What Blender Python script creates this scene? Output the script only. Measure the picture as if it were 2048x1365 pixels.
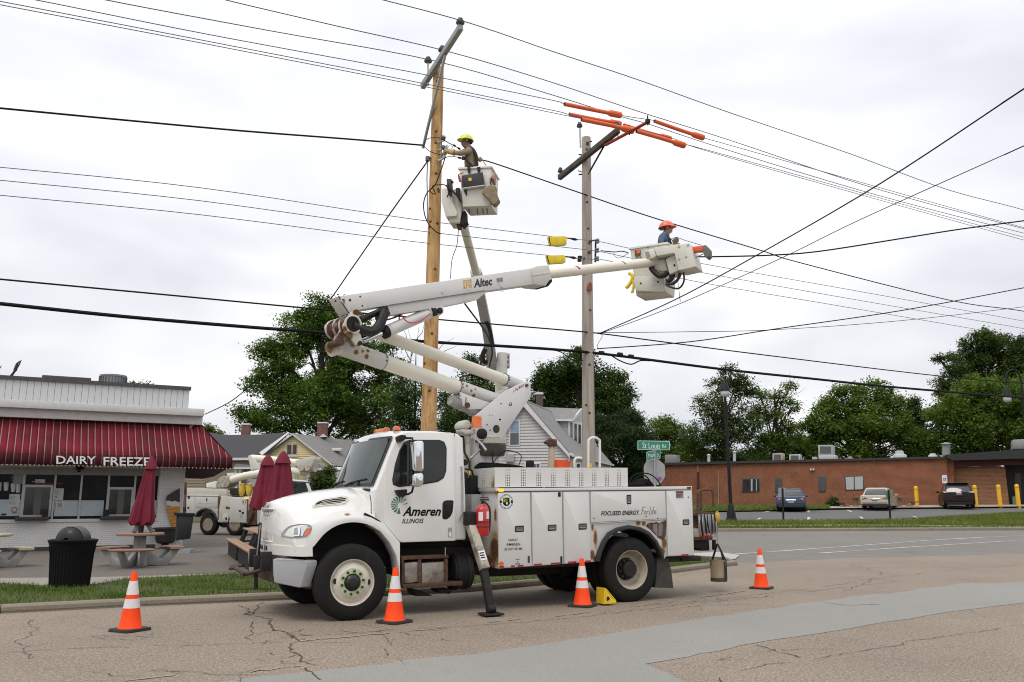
import bpy,bmesh,math,random
import numpy as np
from mathutils import Vector,Matrix
R=math.radians
for o in list(bpy.data.objects):bpy.data.objects.remove(o)
SC=bpy.context.scene
COL=SC.collection
# ---- camera
F,CX,CY,HZ,EYE=1700.0,1024.0,682.5,1000.0,1.6
PITCH=math.atan((HZ-CY)/F)
SP,CP=math.sin(PITCH),math.cos(PITCH)
cam=bpy.data.cameras.new('camera');cam_ob=bpy.data.objects.new('camera',cam);COL.objects.link(cam_ob)
cam_ob.location=(0,0,EYE);cam_ob.rotation_euler=(math.pi/2+PITCH,0,0)
cam.sensor_fit='HORIZONTAL';cam.sensor_width=36.0;cam.lens=F/2048*36.0
cam.clip_start=0.1;cam.clip_end=6000
SC.camera=cam_ob
# ---- sky, sun, exposure
world=bpy.data.worlds.new('World');SC.world=world;world.use_nodes=True
wt=world.node_tree;wt.nodes.clear()
def wn(t,**k):
 n=wt.nodes.new(t)
 for a,b in k.items():setattr(n,a,b)
 return n
SUN_EL,SUN_AZ=R(58),R(205)
tc=wn('ShaderNodeTexCoord');mp=wn('ShaderNodeMapping')
mp.inputs['Scale'].default_value=(1.0,1.0,3.2)
wt.links.new(tc.outputs['Generated'],mp.inputs['Vector'])
n1=wn('ShaderNodeTexNoise');n1.inputs['Scale'].default_value=2.2;n1.inputs['Detail'].default_value=3.5;n1.inputs['Roughness'].default_value=0.5
n1.inputs['Distortion'].default_value=0.3
wt.links.new(mp.outputs['Vector'],n1.inputs['Vector'])
cr=wn('ShaderNodeValToRGB')
el=cr.color_ramp.elements
el[0].position=0.30;el[0].color=(0.665,0.685,0.75,1)
el[1].position=0.68;el[1].color=(1.07,1.065,1.055,1)
e_=el.new(0.50);e_.color=(0.84,0.855,0.90,1)
wt.links.new(n1.outputs['Fac'],cr.inputs['Fac'])
sep=wn('ShaderNodeSeparateXYZ');wt.links.new(tc.outputs['Generated'],sep.inputs['Vector'])
zr=wn('ShaderNodeMapRange');zr.inputs['From Min'].default_value=0.0;zr.inputs['From Max'].default_value=0.9
zr.inputs['To Min'].default_value=0.98;zr.inputs['To Max'].default_value=1.5
wt.links.new(sep.outputs['Z'],zr.inputs['Value'])
mul=wn('ShaderNodeVectorMath',operation='SCALE')
wt.links.new(cr.outputs['Color'],mul.inputs[0]);wt.links.new(zr.outputs['Result'],mul.inputs['Scale'])
sky=wn('ShaderNodeTexSky');sky.sky_type='NISHITA';sky.sun_disc=False
sky.sun_elevation=SUN_EL;sky.sun_rotation=SUN_AZ
bg1=wn('ShaderNodeBackground');bg1.inputs['Strength'].default_value=0.05
bg2=wn('ShaderNodeBackground');bg2.inputs['Strength'].default_value=1.0
wt.links.new(sky.outputs['Color'],bg1.inputs['Color']);wt.links.new(mul.outputs['Vector'],bg2.inputs['Color'])
mx=wn('ShaderNodeMixShader');mx.inputs['Fac'].default_value=0.97
wt.links.new(bg1.outputs[0],mx.inputs[1]);wt.links.new(bg2.outputs[0],mx.inputs[2])
wo=wn('ShaderNodeOutputWorld');wt.links.new(mx.outputs[0],wo.inputs['Surface'])
sun=bpy.data.lights.new('sun','SUN');sun.energy=1.25;sun.angle=R(25);sun.color=(1.0,0.93,0.82)
sun_ob=bpy.data.objects.new('sun',sun);COL.objects.link(sun_ob)
sd=Vector((math.sin(SUN_AZ)*math.cos(SUN_EL),math.cos(SUN_AZ)*math.cos(SUN_EL),math.sin(SUN_EL)))
sun_ob.rotation_euler=sd.to_track_quat('Z','Y').to_euler();sun_ob.location=(0,0,60)
vs=SC.view_settings
vs.view_transform='Standard';vs.look='None';vs.exposure=0.0;vs.gamma=1.0;vs.use_curve_mapping=False
SC.render.engine='CYCLES'
SC.cycles.use_denoising=True
try:SC.cycles.denoiser='OPENIMAGEDENOISE'
except Exception:pass
SC.cycles.filter_width=1.05;SC.cycles.max_bounces=8;SC.cycles.diffuse_bounces=3;SC.cycles.glossy_bounces=3;SC.cycles.transmission_bounces=4
SC.cycles.transparent_max_bounces=8;SC.cycles.caustics_reflective=False;SC.cycles.caustics_refractive=False
# ---- surveying: picture measurements -> places in the world
def smooth(a,b,x):
 t=min(1.0,max(0.0,(x-a)/(b-a)));return t*t*(3-2*t)
def pw(x,tab):
 if x<=tab[0][0]:return tab[0][1]
 for(a,p),(b,q)in zip(tab,tab[1:]):
  if x<=b:return p+(q-p)*(x-a)/(b-a)
 return tab[-1][1]
def gz(x,y):
 k=smooth(1.0,8.0,x-0.05*(y-26))
 return k*pw(y,[(25,0),(31,0.06),(38,0.21),(44,0.5),(50,0.72),(57,0.85),(62,1.02),(66,1.13),(76,1.25)])
def ray(px,py):
 a=(px-CX)/F;b=(CY-py)/F
 return Vector((a,CP-b*SP,SP+b*CP))
def at(px,py,Y):
 r=ray(px,py);return Vector((0,0,EYE))+r*(Y/r.y)
def gp(px,py,dz=0.0):
 r=ray(px,py);Y=3.0
 while Y<400:
  k=Y/r.y;x,z=r.x*k,EYE+r.z*k
  if z<=gz(x,Y)+dz:break
  Y+=0.05 if Y<60 else 0.4
 return Vector((x,Y,gz(x,Y)))
class Plane:
 def __init__(s,O,az):
  s.O=Vector(O);a=R(az);s.d=Vector((math.sin(a),math.cos(a),0));s.n=Vector((-math.cos(a),math.sin(a),0))
 def pt(s,px,py,off=0.0):
  r=ray(px,py);O=s.O+s.n*off;C=Vector((0,0,EYE))
  return C+r*((O-C).dot(s.n)/r.dot(s.n))
 def pts(s,l,off=0.0):return[s.pt(p[0],p[1],off)for p in l]
 def uv(s,u,z,off=0.0):return s.O+s.d*u+s.n*off+Vector((0,0,z))
def ZZ(x0,y0,k):return lambda x,y:(x0+x/k,y0+y/k)
zA=ZZ(500,820,3.034);zB=ZZ(920,820,3.034);zC=ZZ(630,480,3.592);zD=ZZ(1080,400,5.25);zE=ZZ(820,20,2.436)
zF=ZZ(0,700,2.482);zG=ZZ(340,820,3.412);zH=ZZ(1250,760,2.566);zI=ZZ(0,880,5.689);zJ=ZZ(840,240,5.933)
zK=ZZ(460,570,4.136);zL=ZZ(880,680,4.55);zM=ZZ(1100,160,5.689);zN=ZZ(1540,640,4.031);zO=ZZ(1240,820,3.79)
zP=ZZ(355,890,7.062);zQ=ZZ(960,960,7.183);zR=ZZ(750,970,8.904);zS=ZZ(1180,970,5.459);zT=ZZ(400,780,6.024)
zU=ZZ(1260,430,7.183);zV=ZZ(450,1020,6.826);zW=ZZ(920,800,8.533);zX=ZZ(1740,880,6.649);zY=ZZ(640,570,7.877)
zAA=ZZ(1530,950,4.452);zAB=ZZ(900,500,4.4)
def zz(f,l):return[f(*p)for p in l]
# ---- objects
FR={}
def tag(o,label=None,cat=None,group=None,kind=None):
 if label:o['label']=label
 if cat:o['category']=cat
 if group:o['group']=group
 if kind:o['kind']=kind
 return o
def thing(name,label,cat,loc,rotz=0.0,group=None,kind=None):
 o=bpy.data.objects.new(name,None);COL.objects.link(o)
 o.location=loc;o.rotation_euler=(0,0,rotz);o.empty_display_size=0.2
 FR[o.name]=(Vector(loc),rotz)
 return tag(o,label,cat,group,kind)
def frame(o):return FR[o.name]
class MB:
 def __init__(s):s.v=[];s.f=[];s.m=[]
 def add(s,vs,fs,mi=0):
  k=len(s.v);s.v+=[tuple(p)for p in vs];s.f+=[tuple(i+k for i in f)for f in fs];s.m+=[mi]*len(fs);return s
 def box(s,c,size,rot=None,mi=0):
  c=Vector(c);hx,hy,hz=size[0]/2,size[1]/2,size[2]/2
  P=[Vector((sx*hx,sy*hy,sz*hz))for sz in(-1,1)for sy in(-1,1)for sx in(-1,1)]
  if rot is not None:P=[rot@p for p in P]
  return s.add([c+p for p in P],[(0,2,3,1),(4,5,7,6),(0,1,5,4),(2,6,7,3),(0,4,6,2),(1,3,7,5)],mi)
 def prism(s,poly,vec,mi=0,poly2=None):
  n=len(poly);vec=Vector(vec);a=[Vector(p)for p in poly];b=[Vector(p)for p in poly2]if poly2 else[p+vec for p in a]
  nrm=Vector((0,0,0))
  for i in range(n):nrm+=a[i].cross(a[(i+1)%n])
  if nrm.dot(b[0]-a[0])<0:a,b=a,b
  else:a,b=b,a
  fs=[tuple(range(n)),tuple(reversed(range(n,2*n)))]
  fs+=[(i,n+i,n+(i+1)%n,(i+1)%n)for i in range(n)]
  return s.add(a+b,fs,mi)
 def loft(s,rings,closed=True,caps=True,mi=0):
  n=len(rings[0]);vs=[p for r in rings for p in r];fs=[]
  for i in range(len(rings)-1):
   for j in range(n if closed else n-1):
    a=i*n+j;b=i*n+(j+1)%n
    fs.append((a,b,b+n,a+n))
  if caps and closed:fs+=[tuple(reversed(range(n))),tuple(range(len(vs)-n,len(vs)))]
  return s.add(vs,fs,mi)
 def tube(s,path,r,n=8,caps=True,mi=0):
  path=[Vector(p)for p in path];rr=r if isinstance(r,(list,tuple))else[r]*len(path)
  rings=[];up=None
  for i,p in enumerate(path):
   t=(path[min(i+1,len(path)-1)]-path[max(i-1,0)])
   if t.length<1e-9:t=Vector((0,0,1))
   t.normalize()
   if up is None:up=Vector((0,0,1))if abs(t.z)<0.9 else Vector((1,0,0))
   x=t.cross(up);x.normalize();y=x.cross(t);up=y
   rings.append([p+(x*math.cos(2*math.pi*k/n)+y*math.sin(2*math.pi*k/n))*rr[i]for k in range(n)])
  return s.loft(rings,True,caps,mi)
 def cyl(s,a,b,ra,rb=None,n=16,mi=0):return s.tube([a,b],[ra,ra if rb is None else rb],n,True,mi)
 def lathe(s,prof,o,axis=(0,0,1),n=24,mi=0,caps=True):
  ax=Vector(axis).normalized();u=Vector((0,0,1))if abs(ax.z)<0.9 else Vector((1,0,0))
  x=ax.cross(u).normalized();y=ax.cross(x);o=Vector(o)
  return s.loft([[o+ax*h+(x*math.cos(2*math.pi*k/n)+y*math.sin(2*math.pi*k/n))*max(r,1e-4)for k in range(n)]for r,h in prof],True,caps,mi)
 def disc(s,o,axis,r,th=0.004,n=20,mi=0):
  ax=Vector(axis).normalized();return s.cyl(Vector(o),Vector(o)+ax*th,r,r,n,mi)
 def build(s,name,mat,parent=None,bevel=0.0,seg=2,smooth=35,local=False,th=None,org=None,fix=True,kind=None,sub=0):
  me=bpy.data.meshes.new(name)
  V=[Vector(p)for p in s.v]
  rotz=0.0
  if parent is not None:
   o0,rotz=FR[parent.name]
  else:
   if org is None:
    xs=[p.x for p in V];ys=[p.y for p in V]
    org=Vector(((min(xs)+max(xs))/2,(min(ys)+max(ys))/2,min(p.z for p in V)))
   o0=Vector(org)
  if not local:
   if rotz:M=Matrix.Rotation(-rotz,3,'Z');V=[M@(p-o0)for p in V]
   else:V=[p-o0 for p in V]
  me.from_pydata(V,[],s.f)
  mats=mat if isinstance(mat,(list,tuple))else[mat]
  for m in mats:me.materials.append(m)
  if len(mats)>1:me.polygons.foreach_set('material_index',s.m)
  if bevel or fix or sub:
   bm=bmesh.new();bm.from_mesh(me)
   if fix:bmesh.ops.recalc_face_normals(bm,faces=bm.faces)
   if bevel:
    ed=[e for e in bm.edges if len(e.link_faces)==2 and e.calc_face_angle(0)>R(28)]
    try:bmesh.ops.bevel(bm,geom=ed,offset=bevel,segments=seg,affect='EDGES',clamp_overlap=True,profile=0.5)
    except Exception:pass
   bm.to_mesh(me);bm.free()
  if smooth:
   me.shade_smooth()
   try:me.set_sharp_from_angle(angle=R(smooth))
   except Exception:pass
  o=bpy.data.objects.new(name,me);COL.objects.link(o)
  if parent is not None:o.parent=parent;FR[o.name]=FR[parent.name]
  else:o.location=o0;FR[o.name]=(o0,0.0)
  if th:tag(o,*th)
  if kind:o['kind']=kind
  return o
def slab(pl,pix,off,th,f=None,mb=None,mi=0):
 mb=mb or MB()
 if f:pix=zz(f,pix)
 return mb.prism(pl.pts(pix,off),pl.n*th,mi)
def rounded(pts,r,n=4):
 out=[];N=len(pts)
 for i in range(N):
  p0,p,p2=Vector(pts[i-1]),Vector(pts[i]),Vector(pts[(i+1)%N])
  a=(p0-p);b=(p2-p);k=min(r,a.length*0.45,b.length*0.45)
  s,e=p+a.normalized()*k,p+b.normalized()*k
  for j in range(n+1):
   t=j/n;q=s*(1-t)**2+p*2*t*(1-t)+e*t*t;out.append((q.x,q.y))
 return out
def ellipse(cx,cy,rx,ry,n=20,rot=0.0):
 c,s=math.cos(rot),math.sin(rot)
 return[(cx+rx*math.cos(2*math.pi*i/n)*c-ry*math.sin(2*math.pi*i/n)*s,cy+rx*math.cos(2*math.pi*i/n)*s+ry*math.sin(2*math.pi*i/n)*c)for i in range(n)]
def catmull(P,n):
 P=[Vector(p)for p in P];out=[]
 for i in range(len(P)-1):
  a,b,c,d=P[max(i-1,0)],P[i],P[i+1],P[min(i+2,len(P)-1)]
  for j in range(n):
   t=j/n
   out.append(0.5*((2*b)+(c-a)*t+(2*a-5*b+4*c-d)*t*t+(3*b-a-3*c+d)*t**3))
 out.append(P[-1]);return out
def dup(root,loc=None,rotz=None,label=None,group=None,skip=()):
 r=root.copy();COL.objects.link(r)
 if loc is not None:r.location=loc
 if rotz is not None:r.rotation_euler=(0,0,rotz)
 FR[r.name]=(Vector(r.location),r.rotation_euler.z)
 if label:r['label']=label
 if group:r['group']=group
 for ch in root.children:
  if ch.name.split('.')[0]in skip:continue
  c=ch.copy();COL.objects.link(c);c.parent=r;FR[c.name]=FR[r.name]
  for g in ch.children:
   d=g.copy();COL.objects.link(d);d.parent=c;FR[d.name]=FR[r.name]
 return r
def dup_part(o,loc=None,parent=None,rot=None):
 c=o.copy();COL.objects.link(c)
 if parent is not None:c.parent=parent
 if loc is not None:c.location=loc
 if rot is not None:c.rotation_euler=rot
 return c
def text(s,name,BL,BR,TL,mat,parent,shear=0.0,bold=0.0,depth=0.003,th=None):
 cu=bpy.data.curves.new('lettering','FONT');cu.body=s;cu.shear=shear;cu.offset=bold;cu.size=1.0;cu.resolution_u=2
 tmp=bpy.data.objects.new('lettering_source',cu);COL.objects.link(tmp)
 bpy.context.view_layer.update()
 me=bpy.data.meshes.new_from_object(tmp.evaluated_get(bpy.context.evaluated_depsgraph_get()))
 bpy.data.objects.remove(tmp);bpy.data.curves.remove(cu)
 co=np.empty(len(me.vertices)*3);me.vertices.foreach_get('co',co);co=co.reshape(-1,3)
 lo,hi=co.min(0),co.max(0)
 BL,BR,TL=Vector(BL),Vector(BR),Vector(TL);X,Y=BR-BL,TL-BL;N=X.cross(Y).normalized()
 m=MB();base=[BL+X*((p[0]-lo[0])/(hi[0]-lo[0]))+Y*((p[1]-lo[1])/(hi[1]-lo[1]))for p in co]
 fs=[tuple(p.vertices)for p in me.polygons]
 bpy.data.meshes.remove(me)
 m.add([p+N*depth for p in base],fs)
 return m.build(name,mat,parent,smooth=0,fix=False,th=th)
 # ---- materials
MATS={}
def lnk(nt,a,b):nt.links.new(a,b)
def pm(name,col,rough=0.6,metal=0.0,var=0.08,vs=6.0,bump=0.0,bs=40.0,spec=0.5,dirt=None,coat=0.0,emit=None,stretch=(1,1,1),trans=None):
 if name in MATS:return MATS[name]
 m=bpy.data.materials.new(name);m.use_nodes=True;nt=m.node_tree;b=nt.nodes['Principled BSDF']
 b.inputs['Roughness'].default_value=rough;b.inputs['Metallic'].default_value=metal
 b.inputs['Specular IOR Level'].default_value=spec;b.inputs['Coat Weight'].default_value=coat;b.inputs['Coat Roughness'].default_value=0.08
 t=nt.nodes.new('ShaderNodeTexCoord');mp=nt.nodes.new('ShaderNodeMapping');mp.inputs['Scale'].default_value=stretch
 lnk(nt,t.outputs['Object'],mp.inputs['Vector'])
 n=nt.nodes.new('ShaderNodeTexNoise');n.inputs['Scale'].default_value=vs;n.inputs['Detail'].default_value=6;n.inputs['Roughness'].default_value=0.6
 lnk(nt,mp.outputs['Vector'],n.inputs['Vector'])
 r=nt.nodes.new('ShaderNodeMapRange');r.inputs['From Min'].default_value=0.3;r.inputs['From Max'].default_value=0.7
 r.inputs['To Min'].default_value=1-var;r.inputs['To Max'].default_value=1+var
 lnk(nt,n.outputs['Fac'],r.inputs['Value'])
 s=nt.nodes.new('ShaderNodeVectorMath');s.operation='SCALE';s.inputs[0].default_value=col[:3]
 lnk(nt,r.outputs['Result'],s.inputs['Scale']);out=s.outputs['Vector']
 if dirt:
  n2=nt.nodes.new('ShaderNodeTexNoise');n2.inputs['Scale'].default_value=dirt[2];n2.inputs['Detail'].default_value=8;n2.inputs['Roughness'].default_value=0.68
  lnk(nt,mp.outputs['Vector'],n2.inputs['Vector'])
  r2=nt.nodes.new('ShaderNodeMapRange');r2.inputs['From Min'].default_value=dirt[1];r2.inputs['From Max'].default_value=dirt[1]+0.16
  r2.inputs['To Max'].default_value=dirt[3]if len(dirt)>3 else 0.8
  lnk(nt,n2.outputs['Fac'],r2.inputs['Value'])
  mx=nt.nodes.new('ShaderNodeMix');mx.data_type='RGBA';mx.inputs[7].default_value=(*dirt[0],1)
  lnk(nt,r2.outputs['Result'],mx.inputs[0]);lnk(nt,out,mx.inputs[6]);out=mx.outputs[2]
 lnk(nt,out,b.inputs['Base Color'])
 rr=nt.nodes.new('ShaderNodeMapRange');rr.inputs['To Min'].default_value=max(0.02,rough*0.85);rr.inputs['To Max'].default_value=min(1,rough*1.18)
 lnk(nt,n.outputs['Fac'],rr.inputs['Value']);lnk(nt,rr.outputs['Result'],b.inputs['Roughness'])
 if bump:
  n3=nt.nodes.new('ShaderNodeTexNoise');n3.inputs['Scale'].default_value=bs;n3.inputs['Detail'].default_value=4
  lnk(nt,mp.outputs['Vector'],n3.inputs['Vector'])
  bp=nt.nodes.new('ShaderNodeBump');bp.inputs['Strength'].default_value=bump;bp.inputs['Distance'].default_value=0.02
  lnk(nt,n3.outputs['Fac'],bp.inputs['Height']);lnk(nt,bp.outputs['Normal'],b.inputs['Normal'])
 if emit:b.inputs['Emission Color'].default_value=(*col[:3],1);b.inputs['Emission Strength'].default_value=emit
 if trans:b.inputs['Transmission Weight'].default_value=trans
 MATS[name]=m;return m
def rusty(name,col,spots,rough=0.4,var=0.04):
 m=pm(name,col,rough,var=var,vs=3.0,coat=0.15,dirt=((0.42,0.38,0.31),0.60,1.7,0.35));nt=m.node_tree
 b=nt.nodes['Principled BSDF'];src=b.inputs['Base Color'].links[0].from_socket
 t=nt.nodes.new('ShaderNodeTexCoord')
 nz=nt.nodes.new('ShaderNodeTexNoise');nz.inputs['Scale'].default_value=14;nz.inputs['Detail'].default_value=8;nz.inputs['Roughness'].default_value=0.7
 lnk(nt,t.outputs['Object'],nz.inputs['Vector'])
 acc=None
 for(x,y,z,rad,run)in spots:
  mp=nt.nodes.new('ShaderNodeMapping');k=1.0/rad
  mp.vector_type='POINT';mp.inputs['Scale'].default_value=(k,k*0.6,k/(1+run));mp.inputs['Location'].default_value=(-x*k,-y*k*0.6,-z*k/(1+run))
  lnk(nt,t.outputs['Object'],mp.inputs['Vector'])
  L=nt.nodes.new('ShaderNodeVectorMath');L.operation='LENGTH';lnk(nt,mp.outputs['Vector'],L.inputs[0])
  a=nt.nodes.new('ShaderNodeMath');a.operation='MULTIPLY_ADD';a.inputs[1].default_value=-1.0;a.inputs[2].default_value=1.0
  lnk(nt,L.outputs['Value'],a.inputs[0])
  if acc is None:acc=a.outputs[0]
  else:
   q=nt.nodes.new('ShaderNodeMath');q.operation='MAXIMUM';lnk(nt,acc,q.inputs[0]);lnk(nt,a.outputs[0],q.inputs[1]);acc=q.outputs[0]
 ad=nt.nodes.new('ShaderNodeMath');ad.operation='ADD';lnk(nt,acc,ad.inputs[0]);lnk(nt,nz.outputs['Fac'],ad.inputs[1])
 for lo,hi,c in((0.56,0.80,(0.50,0.33,0.13)),(0.82,0.98,(0.13,0.055,0.025))):
  r=nt.nodes.new('ShaderNodeMapRange');r.inputs['From Min'].default_value=lo;r.inputs['From Max'].default_value=hi;r.inputs['To Max'].default_value=0.9
  lnk(nt,ad.outputs[0],r.inputs['Value'])
  mx=nt.nodes.new('ShaderNodeMix');mx.data_type='RGBA';mx.inputs[7].default_value=(*c,1)
  lnk(nt,r.outputs['Result'],mx.inputs[0]);lnk(nt,src,mx.inputs[6]);src=mx.outputs[2]
 lnk(nt,src,b.inputs['Base Color'])
 return m
def wood(name,c1,c2,ring=(9,9,0.35),rough=0.8):
 if name in MATS:return MATS[name]
 m=pm(name,c1,rough,var=0.22,vs=2.6,stretch=ring,bump=0.35,bs=8.0,dirt=(c2,0.44,1.6,0.85));return m
WHITE=pm('white_paint',(0.74,0.735,0.715),0.22,var=0.03,vs=2.0,coat=0.35,dirt=((0.48,0.46,0.42),0.63,1.6,0.3))
BODYW=pm('body_paint',(0.68,0.675,0.655),0.38,var=0.04,vs=2.0,coat=0.1,dirt=((0.44,0.42,0.37),0.60,1.9,0.35))
CREAM=pm('boom_fiberglass',(0.78,0.745,0.64),0.35,var=0.03,vs=2.5,dirt=((0.52,0.47,0.38),0.62,2.2,0.35))
BOOMW=pm('boom_steel_paint',(0.68,0.675,0.66),0.4,var=0.05,vs=2.2,dirt=((0.42,0.40,0.35),0.58,2.0,0.4))
BUCK=pm('bucket_fiberglass',(0.66,0.64,0.58),0.45,var=0.05,vs=5,dirt=((0.40,0.37,0.31),0.56,3.0,0.45))
BLACK=pm('black_plastic',(0.010,0.010,0.0105),0.55,var=0.2,spec=0.3)
RUBBER=pm('tire_rubber',(0.014,0.014,0.0135),0.85,var=0.3,vs=7,bump=0.15,bs=60,spec=0.25,dirt=((0.045,0.041,0.035),0.56,3.0,0.6))
DARKST=pm('dark_steel',(0.018,0.016,0.015),0.65,spec=0.3,var=0.35,vs=9,dirt=((0.09,0.055,0.035),0.58,6.0,0.7))
GASKET=pm('gasket_rubber',(0.012,0.012,0.013),0.45,var=0.1)
GLASS=pm('dark_glass',(0.014,0.018,0.016),0.03,var=0.5,vs=2.5,spec=0.5)
WGLASS=pm('windshield_glass',(0.022,0.034,0.028),0.03,var=0.7,vs=1.6,spec=0.5,coat=0.0)
CHROME=pm('chrome',(0.72,0.73,0.74),0.08,1.0,var=0.05)
STEEL=pm('galvanised_steel',(0.42,0.43,0.44),0.42,0.75,var=0.12,vs=20)
GREYPL=pm('grey_bumper_plastic',(0.36,0.37,0.385),0.5,var=0.04,bump=0.05,bs=180)
RUST=pm('rusted_steel',(0.085,0.042,0.026),0.85,var=0.4,vs=12,bump=0.3,bs=50,dirt=((0.24,0.13,0.07),0.55,8,0.6))
AMBER=pm('amber_lens',(0.66,0.14,0.008),0.2,var=0.1,coat=0.6)
AMBERLIT=pm('amber_lamp_lit',(1.0,0.50,0.05),0.3,emit=.8)
REDLENS=pm('red_lens',(0.35,0.015,0.015),0.2,coat=0.5)
REDPAINT=pm('red_paint',(0.50,0.018,0.018),0.28,var=0.08,coat=0.4)
ORANGE=pm('traffic_orange',(0.95,0.070,0.008),0.6,var=0.08,vs=9,spec=0.25,dirt=((0.30,0.045,0.015),0.60,7,0.7))
REFL=pm('reflective_white',(0.68,0.66,0.66),0.35,var=0.06,vs=14,dirt=((0.4,0.37,0.34),0.62,10,0.4))
CONEB=pm('cone_base_rubber',(0.02,0.019,0.018),0.8,var=0.3,dirt=((0.09,0.075,0.06),0.55,12,0.6))
INK=pm('black_vinyl',(0.006,0.006,0.0065),0.6,var=0.02,spec=0.15)
WHITEV=pm('white_vinyl',(0.75,0.75,0.74),0.4,var=0.03)
GREENV=pm('green_vinyl',(0.035,0.19,0.115),0.4,var=0.04)
LIME=pm('lime_vinyl',(0.46,0.62,0.05),0.4,var=0.04)
YELLOW=pm('safety_yellow',(0.78,0.52,0.02),0.5,var=0.1,dirt=((0.3,0.2,0.04),0.6,8,0.5))
YBLANK=pm('yellow_rubber',(0.78,0.60,0.03),0.6,var=0.12,vs=8)
HOSEOR=pm('orange_line_cover',(0.80,0.13,0.03),0.45,var=0.12,vs=5)
GREYPAPER=pm('grey_print',(0.25,0.25,0.26),0.6,var=0.25,vs=90)
CONC=pm('concrete',(0.37,0.355,0.33),0.9,var=0.12,vs=3,bump=0.2,bs=90,dirt=((0.22,0.20,0.18),0.55,1.5,0.6))
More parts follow.
